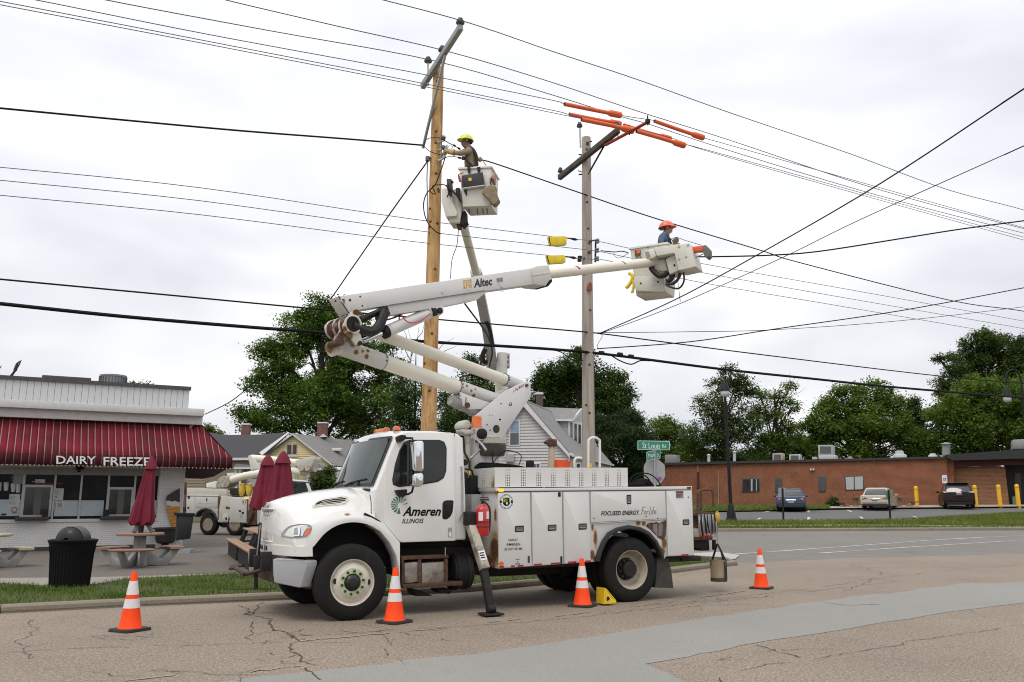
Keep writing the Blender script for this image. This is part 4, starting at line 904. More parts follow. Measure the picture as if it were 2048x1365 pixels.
for s_,bl,br,tl in(('500557',(408,882),(540,882),(408,848)),('AMEREN',(378,947),(575,944),(378,911)),('US DOT 051446',(345,1017),(608,1007),(344,980))):
 ttext(s_,'lettering',zQ,bl,br,tl,vd,INK,cdoors[0],bold=.004)
ttext('FOCUSED ENERGY.','lettering',zS,(120,338),(537,327),(121,289),vd,INK,cdoors[3],shear=.22,bold=.018)
def strokes(f,lines,w,v,name,mat,par):
 m=MB()
 for l in lines:
  P=[TL(*f(*p),v)for p in l];P=[Vector(p)for p in catmull(P,4)]
  m.tube(P,w,5)
 m.v=[(p[0],v-.0005+(p[1]-v)*.15,p[2])for p in m.v]
 return TB(m,name,mat,par,smooth=0)
strokes(zS,[[(575,248),(572,285),(560,325)],[(572,250),(605,243)],[(568,285),(590,280)],[(600,290),(592,312),(602,322),(614,308),(608,290),(600,290)],[(622,288),(622,322)],[(622,300),(632,288),(640,290)],[(662,240),(654,290),(650,322),(660,320)],[(676,286),(672,318)],[(705,240),(694,250),(686,290),(680,325)],[(682,284),(702,278)],[(705,300),(722,294),(716,282),(704,292),(704,312),(722,314)],[(727,316),(729,319)]],.0042,vd,'script_lettering',pm('grey_vinyl',(.10,.105,.11),.5),cdoors[3])
TB(MB().prism(tls(zQ,ellipse(378,314,95,108,32),.004),(0,.002,0)),'round_sticker',INK,cdoors[0],smooth=0)
TB(MB().prism(tls(zQ,ellipse(378,314,89,101,32),.0032),(0,.002,0)),'sticker_ring',WHITEV,cdoors[0],smooth=0)
m=MB()
for k in range(26):
 a=2*math.pi*k/26
 if abs(math.sin(a))<.2:continue
 m.prism(tls(zQ,[(378+r_*math.cos(b_),314-r_*1.13*math.sin(b_))for r_,b_ in((84,a-.05),(84,a+.05),(74,a+.05),(74,a-.05))],.0026),(0,.001,0))
TB(m,'ring_lettering',INK,cdoors[0],smooth=0)
TB(MB().prism(tls(zQ,[(288,300),(315,298),(315,330),(290,336)],.0026),(0,.001,0)).prism(tls(zQ,[(443,298),(470,300),(468,336),(443,330)],.0026),(0,.001,0)),'ring_patch',INK,cdoors[0],smooth=0)
TB(MB().prism(tls(zQ,[(332,266),(360,256),(398,256),(428,266),(430,345),(405,372),(385,378),(355,372),(330,345)],.0026),(0,.001,0)),'sticker_shield',INK,cdoors[0],smooth=0)
ttext('811','sticker_lettering',zQ,(336,322),(424,322),(336,268),.0044,LIME,cdoors[0],bold=.01)
TB(MB().prism(tls(zQ,[(372,326),(398,322),(400,348),(388,360),(374,350)],.0018),(0,.001,0)),'sticker_shovel',WHITEV,cdoors[0],smooth=0)
TB(tslab(zQ,[(510,1138),(570,1136),(570,1147),(510,1149)],.004,.002),'door_decal',MATS['tape_red'],cdoors[0],smooth=0)
TB(tslab(zQ,[(508,1192),(572,1188),(572,1220),(508,1224)],.004,.002),'door_decal',GREYPAPER,cdoors[0],smooth=0)
TB(MB().prism(tls(zQ,[(528,1166),(552,1164),(542,1178)],.004),(0,.002,0)),'door_decal',INK,cdoors[0],smooth=0)
wd=TB(tslab(zS,[(938,70),(1019,68),(1021,145),(939,147)],.003,.003),'warning_decal',GREYPAPER,cdoors[4],smooth=0)
TB(tslab(zS,[(939,72),(1018,70),(1018,92),(939,94)],.002,.002),'warning_band',pm('maroon_vinyl',(.22,.02,.06),.5),cdoors[4],smooth=0)
m=MB()
for k,y in enumerate((104,114,124,134)):m.prism(tls(zS,[(945,y),(1010-k*8,y-2),(1010-k*8,y+2),(945,y+4)],.002),(0,.001,0))
TB(m,'warning_print',INK,cdoors[4],smooth=0)
m=MB()
for x,y in((44,366),(740,370),(614,345),(1075,135)):m.prism(tls(zS,ellipse(x,y,6,7,10),.002),(0,.003,0))
TB(m,'door_bolt',INK,ub)
# ---- gear between cab and body
m=MB();P=lambda x,y,v=.75:TL(*zW(x,y),v)
m.tube([P(125,560),P(120,900),P(110,1330)],.055,8);post=TB(m,'control_post',pm('post_paint',(.50,.48,.42),.5,var=.15,dirt=((.15,.10,.07),.55,6,.8)))
m=MB();m.tube([P(215,660,.85),P(215,1000,.85),P(225,1330,.85)],.04,8);TB(m,'control_post',MATS['post_paint'])
m=MB();m.prism([P(x,y,.62)for x,y in((40,390),(110,335),(170,360),(195,420),(190,470),(120,500),(40,490),(25,440))],(0,.3,0));m.prism([P(x,y,.62)for x,y in((30,500),(200,505),(270,500),(270,590),(100,600),(30,545))],(0,.25,0));TB(m,'siren_horn',MATS['post_paint'],bevel=.02)
m=MB();m.lathe([(.001,0),(.085,.0),(.085,.02),(.078,.05),(.078,.17),(.06,.19),(.001,.19)],P(286,480,.62),(0,0,1),20);TB(m,'beacon',AMBER,smooth=40)
m=MB();m.lathe([(.085,0),(.085,.04),(.05,.06),(.001,.06)],P(384,580,.55)+Vector((0,.04,0)),(0,-1,.0),20);TB(m,'work_lamp',BLACK)
m=MB();m.tube([P(300,690,.6),P(380,770,.55),P(445,865,.5)],.02,8);m.tube([P(175,1000,.6),P(250,930,.6),P(340,845,.55)],.022,8);TB(m,'linkage',STEEL)
m=MB()
for y in(1070,1290):m.tube([P(85,y,.6),P(85,y,.55)],.05,10)
m.tube([P(60,640,.7),P(75,900,.7),P(160,1050,.65),P(170,1330,.7)],.016,6);m.tube([P(90,1180,.65),P(200,1200,.65),P(240,1330,.7)],.014,6);m.box((2.02,.9,1.15),(.22,.6,.35));TB(m,'hydraulic_hose',DARKST)
m=MB();m.lathe([(.02,0),(.022,.05),(.012,.07)],P(160,1290,.6),(0,0,1),8);TB(m,'brass_valve',pm('brass',(.6,.42,.08),.3,.8))
m=tslab(zR,[(1720,170),(1905,170),(1905,560),(1720,560)],.45,.3);TB(m,'valve_box',pm('grey_box_paint',(.34,.35,.34),.5,var=.1),bevel=.006)
v_=.62
m=tslab(zS,[(1125,300),(1400,296),(1404,340),(1128,345)],v_,.5);tslab(zS,[(1140,560),(1340,556),(1340,605),(1140,608)],v_,.5,m);tslab(zS,[(1125,345),(1180,345),(1180,600),(1135,600)],v_+.06,.4,m);TB(m,'tail_shelf',RUST,bevel=.006)
m=tslab(zS,[(1140,480),(1200,478),(1202,570),(1142,572)],v_-.01,.2);TB(m,'tail_box',pm('tail_box_paint',(.40,.35,.30),.6,var=.2),bevel=.006)
m=tslab(zS,[(1138,608),(1300,604),(1308,720),(1210,722),(1200,690),(1140,690)],v_+.1,.4);tslab(zS,[(1350,600),(1378,600),(1376,712),(1350,712)],v_+.05,.05,m);TB(m,'hitch',DARKST,bevel=.01)
m=MB();m.tube(catmull([TL(*zS(*p),v_+.1)for p in((1172,290),(1176,180),(1180,90),(1200,62),(1250,55),(1310,55),(1338,75),(1345,150),(1350,245))],3),.022,8);m.tube([TL(*zS(*p),v_+.3)for p in((1205,290),(1210,180),(1212,80))],.022,8);TB(m,'tail_hoop',RUST)
gcol=[STEEL,pm('grey_lead',(.22,.22,.23),.5),BLACK]
for k in range(16):
 x0=1185+k*12.5;x1=1215+k*10.5;r_=random.Random(k)
 m=MB();m.tube(catmull([TL(*zS(x0+r_.uniform(-4,4),322+r_.uniform(-4,8)),v_-.03-.012*(k%3)),TL(*zS((x0+x1)/2+r_.uniform(-8,8),430),v_-.06-.012*(k%3)),TL(*zS(x1+r_.uniform(-5,5),545+r_.uniform(-25,25)),v_-.03)],3),.015,6);TB(m,'grounding_lead',gcol[k%3])
for k in range(5):
 m=MB();p=TL(*zS(1215+k*27,535+(k%2)*12),v_-.05);m.cyl(p,p+Vector((0,0,-.06)),.012,n=8);TB(m,'lead_clamp',REDPAINT)
m=MB();m.tube([TL(*zS(*p),v_-.02)for p in((1392,300),(1394,420),(1390,640))],.010,6);m.tube([TL(*zS(1380,298),v_),TL(*zS(1405,330),v_)],.03,6);TB(m,'hanging_rope',pm('rope_grey',(.30,.28,.24),.8))
m=MB();m.lathe([(.02,.0),(.055,.05),(.055,.12),(.03,.17),(.01,.18)],TL(*zS(1391,415),v_-.05),(0,0,1),12);TB(m,'float_marker',pm('mustard_rubber',(.52,.33,.03),.6))
m=MB();a,b=TR[0].lerp(TR[3],.02),TR[1].lerp(TR[2],.02);rr_=random.Random(4);top_=[]
for k in range(25):top_.append((a+Vector((0,.03,0))).lerp(b+Vector((0,.03,0)),.01+.98*k/24)+Vector((0,0,.15+.07*rr_.random())))
m.prism([a+Vector((.02,.03,0)),b+Vector((-.02,.03,0))]+top_[::-1],(0,.5,0));TB(m,'tray_dark_filler',pm('filler_dark',(.018,.017,.016),.8,var=.6,vs=7),smooth=0)  # dark filler added behind the perforated panel so its holes look dark
m=tslab(zB,[(62,398),(136,398),(136,520),(62,520)],.66,.3);TB(m,'gap_dark_slab',BLACK,bevel=.01)  # black slab added to darken the gap between cab and body
# ==== BOOM of the main truck
TUR=TP.pt(974,886,TW/2);TUR.z=0
BP=Plane(TUR,50.0)
def bslab(f,l,off,th,mb=None,mi=0,rad=0):
 if rad:l=rounded(l,rad)
 mb=mb or MB();return mb.prism(BP.pts(zz(f,l),off),BP.n*th,mi)
def bp(f,x,y,off):return BP.pt(*f(x,y),off)
def WB(mb,name,mat,parent=None,**k):return mb.build(name,mat,parent or truck,**k)
BOOMR=None
def local_rust(name,col,pts,extra=()):
 q=[]
 for(p,r)in pts:
  d=p-T0;q.append((d.dot(TP.d),d.dot(TP.n),d.z,r,0))
 return rusty(name,col,q)
mb=MB();c=TUR;zt=bp(zL,440,900,0).z
mb.lathe([(.26,1.0),(.26,1.5),(.20,1.8),(.20,zt-.22)],c,(0,0,1),24);ped=WB(mb,'pedestal',BOOMW,smooth=40)
mb=MB();mb.prism(BP.pts(zz(zL,[(290,910),(330,930),(330,1160),(385,1150),(310,1245),(292,1200)]),-.12),BP.n*.02)
mb.prism(BP.pts(zz(zL,[(300,930),(500,950),(480,1000),(478,1160),(380,1165),(312,1245)]),-.14),BP.n*.28);WB(mb,'pedestal_gusset',BOOMW,ped,bevel=.012)
mb=MB();mb.lathe([(.24,zt-.24),(.30,zt-.20),(.30,zt-.10),(.34,zt-.09),(.34,zt-.02),(.001,zt-.02)],c,(0,0,1),32);WB(mb,'bearing',pm('bearing_cream',(.50,.48,.40),.5,var=.1),smooth=35)
mb=MB();mb.lathe([(.2,zt-.30),(.285,zt-.29),(.315,zt-.20),(.315,zt-.11),(.2,zt-.11)],c,(0,0,1),28);WB(mb,'bearing_ring',pm('greasy_ring',(.06,.055,.045),.6,var=.3),smooth=35)
mb=MB();mb.tube([bp(zW,570,800,-.28),bp(zW,552,900,-.28),bp(zW,560,1090,-.28)],.012,6);WB(mb,'pedestal_cable',DARKST)
TO=[(300,708),(440,596),(600,462),(762,385),(790,377),(812,388),(825,412),(824,520),(700,695),(556,912),(390,912),(290,885)]
tp1=WB(bslab(zL,TO,-.24,.03),'turret_plate',BOOMW,bevel=.006)
TOf=[(340,700),(600,470),(762,393),(800,385),(822,420),(820,520),(556,905),(390,905)]
WB(bslab(zL,TOf,.21,.03),'turret_plate',BOOMW,bevel=.006)
mb=bslab(zL,[(300,880),(556,880),(556,914),(300,914)],-.24,.48);WB(mb,'turret_base',BOOMW,bevel=.01)
mb=bslab(zL,[(620,470),(750,405),(758,420),(600,520),(520,560),(500,550)],-.2,.38);WB(mb,'turret_web',pm('web_painted_shade',(.42,.42,.41),.5,var=.1),bevel=.006)  # turret white taken down to grey, holding the shade between the plates
for nm,x,y,r,m_ in(('plate_hole',513,812,30,pm('grease_dark',(.025,.024,.02),.6,var=.4)),('plate_hole',547,726,9,BLACK),('plate_hole',556,580,6,BLACK),('plate_hole',430,774,6,BLACK),('plate_hole',457,823,6,BLACK),('plate_hole',372,694,4,BLACK),('plate_hole',450,685,4,BLACK),('plate_hole',475,686,4,BLACK)):
 WB(MB().prism(BP.pts(zz(zL,ellipse(x,y,r,r*1.25 if r>20 else r,16)),-.243),BP.n*.006),nm,m_,tp1)
WB(MB().prism(BP.pts(zz(zL,ellipse(794,414,14,15,14)),-.26),BP.n*.03),'pin',pm('pin_steel',(.12,.09,.06),.5,.4),tp1,bevel=.004)
rg=WB(MB().prism(BP.pts(zz(zL,ellipse(642,585,14,16,16)),-.246),BP.n*.01),'plate_plug',RUST,tp1);WB(MB().prism(BP.pts(zz(zL,ellipse(640,582,8,9,12)),-.249),BP.n*.006),'plug_face',BOOMW,tp1)
mb=MB()
for k,(x0,y0)in enumerate(((665,480),(682,468),(700,462),(718,448),(740,436),(752,424))):
 bslab(zL,[(x0,y0),(x0+9,y0-22),(x0+14,y0-24),(x0+5,y0-1)],-.2425,.003,mb)
bslab(zL,[(690,440),(712,448),(708,456),(686,447)],-.2425,.003,mb);bslab(zL,[(716,436),(748,424),(748,428),(718,440)],-.2425,.003,mb);bslab(zL,[(714,428),(746,414),(746,418),(716,433)],-.2425,.003,mb);WB(mb,'stripe_decal',MATS['tape_red'],tp1)
def fibre(a,b,r,name,steel0,steel1,mat=CREAM,n=24):
 m=MB();m.tube([a,b],r,n);o=WB(m,name,mat,smooth=40)
 d=b-a
 for(t0,t1,mm,q,rings)in((0,steel0,None,1.07,(steel0,)),(steel1,1,None,1.07,(steel1,))):
  if t1-t0<.001:continue
  m=MB();m.tube([a+d*t0,a+d*t1],r*q,n);s=WB(m,'boom_sleeve',BOOMR or BOOMW,o,smooth=40)
  e=a+d*(t1 if t0==0 else t0)
  for k in range(14):
   ax=d.normalized();x=ax.cross(Vector((0,0,1))).normalized();y=x.cross(ax);an=2*math.pi*k/14
   c_=e+(x*math.cos(an)+y*math.sin(an))*r*q+ax*(-.02 if t0==0 else.02)
   m=MB();m.lathe([(.012,-.004),(.012,.006),(.001,.008)],c_,(x*math.cos(an)+y*math.sin(an)),6);WB(m,'rivet',DARKST,o)if k<9 else None
  m=MB();m.tube([e-ax*.004,e+ax*.004],r*q+.003,n);WB(m,'sleeve_band',pm('band_dark',(.10,.08,.06),.7,var=.4),o)
 return o
OFF=-.02
sp=[(bp(zC,x,y,OFF-.11),r)for x,y,r in((294,806,.055),(340,802,.035),(378,798,.04),(370,838,.05),(300,850,.02),(140,770,.09),(110,780,.10),(1090,1050,.035),(1120,1085,.035),(1150,1075,.03),(1142,1118,.04),(1400,1042,.03),(1438,1056,.03))]
BOOMR=local_rust('spotted_boom_paint',(.60,.595,.57),sp)
la,lb=bp(zC,175,768,OFF),bp(zC,1340,1172,OFF)
fibre(la,lb,.118,'lower_boom',.245,.70)
ua,ub_=bp(zC,400,655,OFF),bp(zC,1475,1048,OFF)
fibre(ua,ub_,.094,'link_tube',.0,.885)
mb=bslab(zL,[(183,473),(300,520),(472,578),(412,632),(268,634),(210,600)],OFF-.16,.025);bslab(zL,[(183,473),(300,520),(472,578),(412,632),(268,634),(210,600)],OFF+.13,.025,mb);bslab(zL,[(260,600),(420,600),(412,634),(268,636)],OFF-.14,.28,mb);WB(mb,'lift_bracket',BOOMW,bevel=.006)
mb=bslab(zL,[(236,520),(243,521),(238,600),(225,598)],OFF-.164,.004);WB(mb,'rust_streak',pm('rust_streak',(.30,.19,.09),.8,var=.3))
mb=MB();mb.lathe([(.03,-.02),(.045,0),(.045,.03)],bp(zL,244,596,OFF-.16),-BP.n,14);WB(mb,'lift_pin',RUST)
mb=MB();a,b=bp(zL,95,545,OFF-.05),bp(zL,300,650,OFF-.05);mb.tube([a,b,bp(zL,420,690,OFF)],.085,18)
for k in range(5):mb.tube([a.lerp(b,.05+k*.08),a.lerp(b,.08+k*.08)],.093,18)
WB(mb,'lift_cylinder',pm('cylinder_grey',(.34,.335,.32),.5,var=.2,vs=8,dirt=((.12,.10,.08),.55,7,.7)),smooth=40)
UO=-.52
ubm=WB(bslab(zC,[(166,405),(300,386),(1562,203),(1586,318),(1230,368),(1218,366),(540,470),(320,505),(245,530)],UO,.30),'upper_boom',BOOMW,bevel=.012)
WB(bslab(zC,[(522,474),(1216,367),(1228,372),(1205,400),(1165,432),(925,481),(545,542)],UO+.03,.24),'boom_stiffener',BOOMW,ubm,bevel=.008)
WB(bslab(zC,[(1556,204),(1600,186),(1682,181),(1702,270),(1660,332),(1590,324),(1578,318)],UO-.03,.36),'boom_collar',pm('collar_cream',(.62,.61,.56),.45,var=.05),ubm,bevel=.02)
mb=bslab(zC,[(1562,250),(1690,228),(1692,240),(1570,262)],UO-.036,.01);WB(mb,'collar_rib',MATS['collar_cream'],ubm,bevel=.003)
WB(bslab(zC,[(1640,334),(1665,330),(1704,280),(1706,300),(1676,336)],UO+.0,.3),'collar_pad',BLACK,ubm,bevel=.006)
ta,tb=bp(zC,1600,252,UO+.15),bp(zD,1200,655,UO+.15)
tipr=(bp(zD,300,688,UO+.15)-bp(zD,292,790,UO+.15)).length*.5
mb=MB();mb.tube([ta,tb],tipr,24);tip=WB(mb,'boom_tip',CREAM,smooth=40)
for(x0,y0,x1,y1,m_)in((358,688,400,735,MATS['maroon_vinyl']),(842,638,878,680,GREYPAPER)):
 c0=bp(zD,(x0+x1)/2,(y0+y1)/2+8,UO+.15);ax=(tb-ta).normalized();t=(c0-ta).dot(ax);e=ta+ax*t
 mb=MB();x=BP.n*-1;y=ax.cross(x);ring=[]
 for an in np.linspace(.1,1.1,7):
  for q,w in((0,-.02+.03*an),(1,.02+.03*an)):pass
  ring.append([e+(x*math.cos(an)-y*math.sin(an)*(-1 if(ax.cross(x)).z>0 else 1))*(tipr+.0025)+ax*(w_-.05*an)for w_ in(-.022,.022)])
 mb.loft(ring,closed=False,caps=False);WB(mb,'boom_decal',m_,tip,smooth=60)
for x,y,r in((252,433,9),(325,407,6),(342,474,6),(148,440,7)):
 WB(MB().prism(BP.pts(zz(zC,ellipse(x,y,r,r,12)),UO-.004),BP.n*.006),'boom_hole',BLACK,ubm)
mb=MB();mb.lathe([(.001,.0),(.035,.0),(.04,-.03),(.03,-.035),(.028,-.005)],bp(zC,194,441,UO),BP.n,16);WB(mb,'boom_bolt',pm('worn_chrome',(.5,.5,.48),.3,.8),ubm)
mb=bslab(zC,[(166,405),(174,404),(210,470),(250,528),(243,530),(205,475)],UO-.003,.004);WB(mb,'end_seam',GASKET,ubm)
mb=bslab(zC,[(540,466),(1218,363),(1218,366),(540,470)],UO-.003,.004);WB(mb,'beam_seam',pm('seam_grey',(.12,.12,.12),.6),ubm)
def btext(s,bl,br,tl,off,mat,par,**k):
 W=[BP.pt(*zC(*p),off)for p in(bl,br,tl)];return text(s,'lettering',W[0],W[1],W[2],mat,par,**k)
btext('Altec',(1142,346),(1272,326),(1142,284),UO-.001,pm('navy_vinyl',(.02,.022,.03),.4),ubm,bold=.03,shear=.05)
mb=MB();OR_=pm('gold_vinyl',(.70,.42,.07),.45)
for l in([(1066,292),(1122,284),(1122,291),(1066,299)],[(1066,292),(1074,291),(1077,347),(1069,349)],[(1115,285),(1123,284),(1127,338),(1118,340)],[(1069,342),(1084,340),(1084,348),(1069,350)],[(1110,336),(1128,334),(1128,341),(1110,343)],[(1084,304),(1108,300),(1108,306),(1084,310)],[(1084,304),(1090,303),(1092,344),(1086,346)],[(1104,301),(1110,300),(1112,340),(1106,342)],[(1088,322),(1108,319),(1108,326),(1088,329)]):
 bslab(zC,l,UO-.004,.003,mb)
WB(mb,'maker_emblem',OR_,ubm,smooth=0)
WB(bslab(zC,[(1305,276),(1348,270),(1351,300),(1308,306)],UO-.004,.003),'boom_decal',GREYPAPER,ubm)
mb=bslab(zC,[(1312,312),(1318,311),(1340,345),(1335,348)],UO-.002,.004);mb.lathe([(.03,0),(.022,.004),(.03,.008)],bp(zC,1345,364,UO-.01),BP.n,10,caps=False);mb.tube([bp(zC,1340,340,UO),bp(zC,1345,352,UO)],.012,6);WB(mb,'lifting_eye',STEEL,ubm)
WB(bslab(zC,[(903,376),(915,378),(925,390),(918,392)],UO-.003,.003),'paint_scrape',pm('bare_grey',(.33,.33,.33),.6),ubm)
kn=WB(bslab(zC,[(240,560),(262,520),(285,502),(310,508),(320,530),(318,560),(328,590),(312,650),(330,680),(346,735),(335,762),(300,765),(270,720),(232,690),(205,640),(210,590)],UO-.06,.05,rad=16),'knuckle_plate',local_rust('knuckle_paint',(.60,.57,.52),[(bp(zC,x,y,UO-.06),r)for x,y,r in((290,520,.06),(240,690,.10),(210,640,.06),(315,755,.05))]),bevel=.01)
mb=MB();e=bp(zC,268,608,UO-.06);mb.lathe([(.135,.0),(.14,-.03),(.115,-.035),(.11,.0)],e,BP.n,28,caps=False);WB(mb,'knuckle_ring',MATS['knuckle_paint'],kn,smooth=40)
mb=MB();mb.lathe([(.001,-.012),(.112,-.012),(.112,.02)],e,BP.n,24);WB(mb,'knuckle_bore',BLACK,kn)
mb=MB();mb.lathe([(.001,-.02),(.045,-.02),(.05,.0)],bp(zC,296,524,UO-.06),BP.n,16);WB(mb,'knuckle_pin',RUST,kn)
mb=MB();mb.lathe([(.001,-.015),(.02,-.015),(.02,.0)],bp(zC,321,578,UO-.06),BP.n,10);mb.lathe([(.001,-.02),(.03,-.02),(.03,.0)],bp(zC,322,742,UO-.06),BP.n,10);WB(mb,'knuckle_bolt',DARKST,kn)
drum=MB();drum.lathe([(.13,.02),(.13,.10),(.14,.105),(.14,.16),(.125,.165),(.125,.25),(.14,.255),(.14,.32),(.12,.325),(.12,.46),(.135,.465),(.135,.53),(.05,.54)],e,BP.n,28)
drum=WB(drum,'elbow_drum',pm('drum_rust',(.085,.038,.025),.8,var=.4,vs=9,dirt=((.50,.46,.41),.55,7,.9)),smooth=35)
for h in(.10,.28,.50):
 mb=MB();mb.lathe([(.142,h),(.150,h+.01),(.150,h+.045),(.142,h+.055)],e,BP.n,24,caps=False);WB(mb,'drum_ring',pm('peeling_paint',(.55,.51,.46),.6,var=.15,vs=9,dirt=((.14,.06,.035),.46,7,.95)),drum,smooth=35)
mb=bslab(zC,[(150,715),(185,640),(235,640),(262,690),(305,752),(285,775),(240,745),(200,755),(165,745)],UO+.04,.05,rad=12);bslab(zC,[(140,735),(160,650),(225,640),(240,700),(215,760),(160,765)],UO+.30,.07,mb,rad=12);WB(mb,'elbow_bracket',pm('flaking_rust',(.10,.045,.028),.75,var=.4,vs=10,dirt=((.52,.48,.43),.44,5,.95)),bevel=.015);mb=MB();mb.lathe([(.001,-.02),(.05,-.02),(.055,.3)],bp(zC,185,735,UO+.03),BP.n,16);WB(mb,'elbow_pin',RUST)
mb=MB();mb.tube([bp(zC,105,790,OFF-.1),bp(zC,175,768,OFF-.1)],.11,16);WB(mb,'boom_end_cap',MATS['spotted_boom_paint'])
mb=MB();mb.tube(catmull([bp(zC,*p,UO-.03)for p in((265,615),(320,640),(385,660),(430,650),(465,610),(485,560),(505,515))],4),.075,10);WB(mb,'hose_bundle',pm('hose_black',(.010,.010,.011),.55,var=.3,bump=.3,bs=20))
mb=MB();mb.tube(catmull([bp(zC,*p,UO+.02)for p in((330,575),(380,545),(440,520),(500,492))],3),.035,8);mb.tube(catmull([bp(zC,*p,UO+.06)for p in((330,590),(390,555),(450,530),(510,490))],3),.03,8);WB(mb,'hose_bundle',MATS['hose_black'])
WB(bslab(zC,[(498,480),(520,476),(532,540),(515,575),(480,560),(478,520)],UO+.0,.2),'hose_guard',BLACK,bevel=.01)
mb=MB();mb.tube(catmull([bp(zC,*p,UO+.1)for p in((520,575),(580,555),(640,525))],3),.014,6);mb.tube(catmull([bp(zC,*p,UO+.1)for p in((620,530),(606,555),(604,590))],3),.01,6);WB(mb,'loose_hose',MATS['hose_black'])
mb=MB();mb.tube(catmull([bp(zC,*p,UO-.02)for p in((620,535),(650,580),(700,597),(760,580),(830,530))],3),.009,6);WB(mb,'red_hose',REDPAINT)
co=UO+.12
mb=MB();mb.tube([bp(zC,505,662,co),bp(zC,840,518,co)],.092,20);cyl=WB(mb,'fold_cylinder',BOOMW,smooth=40)
mb=MB();mb.tube([bp(zC,345,728,co),bp(zC,510,660,co)],.038,12);WB(mb,'cylinder_rod',CHROME,cyl)
mb=MB();mb.tube([bp(zC,492,668,co),bp(zC,518,657,co)],.10,18);WB(mb,'cylinder_gland',BLACK,cyl)
WB(bslab(zC,[(820,495),(925,476),(925,525),(895,548),(862,545),(840,520)],UO+.02,.025),'cylinder_bracket',BOOMW,bevel=.006)
mb=bslab(zC,[(838,490),(872,488),(885,540),(862,548)],UO+.0,.22);mb.lathe([(.05,-.03),(.05,.02)],bp(zC,893,510,UO+.02),BP.n,12);WB(mb,'cylinder_clevis',DARKST,bevel=.006)
# ---- bucket, boom tip cover, jib
KP=Plane(bp(zD,1200,655,UO+.15),119.0)
KO=KP.O.copy()
def kpt(f,x,y,off=0):return KP.pt(*f(x,y),off)
def kslab(f,l,off,th,mb=None,rad=0,sc=None):
 if rad:l=rounded(l,rad)
 mb=mb or MB();return mb.prism(KP.pts(zz(f,l),off),KP.n*th)
BO=.20
def ring4(p,q,off,dep,ins=0):
 d=KP.d;n=KP.n;return[p+d*ins+n*ins,q-d*ins+n*ins,q-d*ins+n*(dep-ins),p+d*ins+n*(dep-ins)]
tl_,tr_=kpt(zD,945,490,BO),kpt(zD,1335,478,BO);tr_.z=tl_.z=(tl_.z+tr_.z)/2
bl_,br_=kpt(zD,1010,992,BO+.10),kpt(zD,1326,992,BO+.10);bl_.z=br_.z=(bl_.z+br_.z)/2
mb=MB();mb.loft([ring4(bl_,br_,0,.52),ring4(tl_,tr_,0,.66),ring4(tl_,tr_,0,.66,.03),ring4(bl_+Vector((0,0,.04)),br_+Vector((0,0,.04)),0,.52,.03)])
bucket=WB(mb,'bucket',BUCK,bevel=.02,seg=3)
mb=MB();mb.loft([ring4(tl_+Vector((0,0,-.02)),tr_+Vector((0,0,-.02)),0,.66,-.02),ring4(tl_+Vector((0,0,.02)),tr_+Vector((0,0,.02)),0,.66,-.02),ring4(tl_+Vector((0,0,.02)),tr_+Vector((0,0,.02)),0,.66,.03),ring4(tl_+Vector((0,0,-.02)),tr_+Vector((0,0,-.02)),0,.66,.03),ring4(tl_+Vector((0,0,-.02)),tr_+Vector((0,0,-.02)),0,.66,-.02)],caps=False);WB(mb,'bucket_rim',BUCK,bucket,bevel=.008)
WB(kslab(zD,[(978,805),(1300,795),(1318,950),(1300,968),(1010,958),(998,940)],BO-.05,.09),'bucket_step',BUCK,bucket,bevel=.02)
for x,y in((1057,877),(1238,862)):WB(MB().prism(KP.pts(zz(zD,ellipse(x,y,10,10,12)),BO-.055),KP.n*.006),'step_hole',BLACK,bucket)
WB(kslab(zD,[(993,528),(1052,524),(1054,575),(1040,588),(995,590)],BO-.02,.02,rad=5),'valve_pocket',pm('pocket_dark',(.10,.07,.03),.6),bucket);WB(kslab(zD,[(1012,530),(1048,526),(1050,560),(1016,566)],BO-.03,.015,rad=5),'red_handle',HOSEOR,bucket)
mb=MB()
for x,y in((1135,500),(1060,603),(1010,604)):mb.lathe([(.001,-.012),(.012,-.012),(.012,0)],kpt(zD,x,y,BO),KP.n,8)
WB(mb,'bucket_bolt',DARKST,bucket)
CO=-.30
cov=MB();kslab(zU,[(205,520),(238,510),(345,480),(378,590),(340,618),(232,645)],CO+.02,.34,cov);WB(cov,'winch_guard',BUCK,bevel=.02)
WB(kslab(zU,[(345,478),(380,465),(850,405),(868,425),(944,735),(935,748),(700,800),(690,780),(640,555),(620,552),(385,592)],CO,.46),'tip_cover',BUCK,bevel=.03,seg=3)
WB(kslab(zU,[(510,640),(640,560),(700,800),(580,850),(565,845)],CO+.12,.34),'tip_housing',pm('bucket_painted_shade',(.60,.58,.52),.5,var=.05),bevel=.03,seg=3)  # bucket cream darkened, shade of these facets sits in the colour
WB(kslab(zU,[(345,645),(500,640),(540,800),(520,815),(385,800),(360,760)],CO+.22,.3),'rotator_housing',MATS['bucket_painted_shade'],bevel=.03)
WB(kslab(zU,[(210,535),(262,520),(292,600),(240,635)],CO+.012,.01),'winch_opening',pm('opening_grey',(.28,.26,.22),.8),bevel=.002)
WB(MB().prism(KP.pts(zz(zU,ellipse(638,725,15,18,14)),CO+.115),KP.n*.006),'drain_hole',BLACK)
mb=MB()
for x,y in((705,458),(832,437),(806,604),(705,638)):mb.lathe([(.001,-.014),(.02,-.014),(.026,0)],kpt(zU,x,y,CO),KP.n,10)
WB(mb,'cover_bolt',pm('bolt_grey',(.40,.39,.36),.5,.4))
jib=WB(kslab(zU,[(868,462),(1050,440),(1058,520),(882,532)],CO+.1,.12),'jib',pm('jib_orange',(.75,.10,.03),.45,var=.08),bevel=.008)
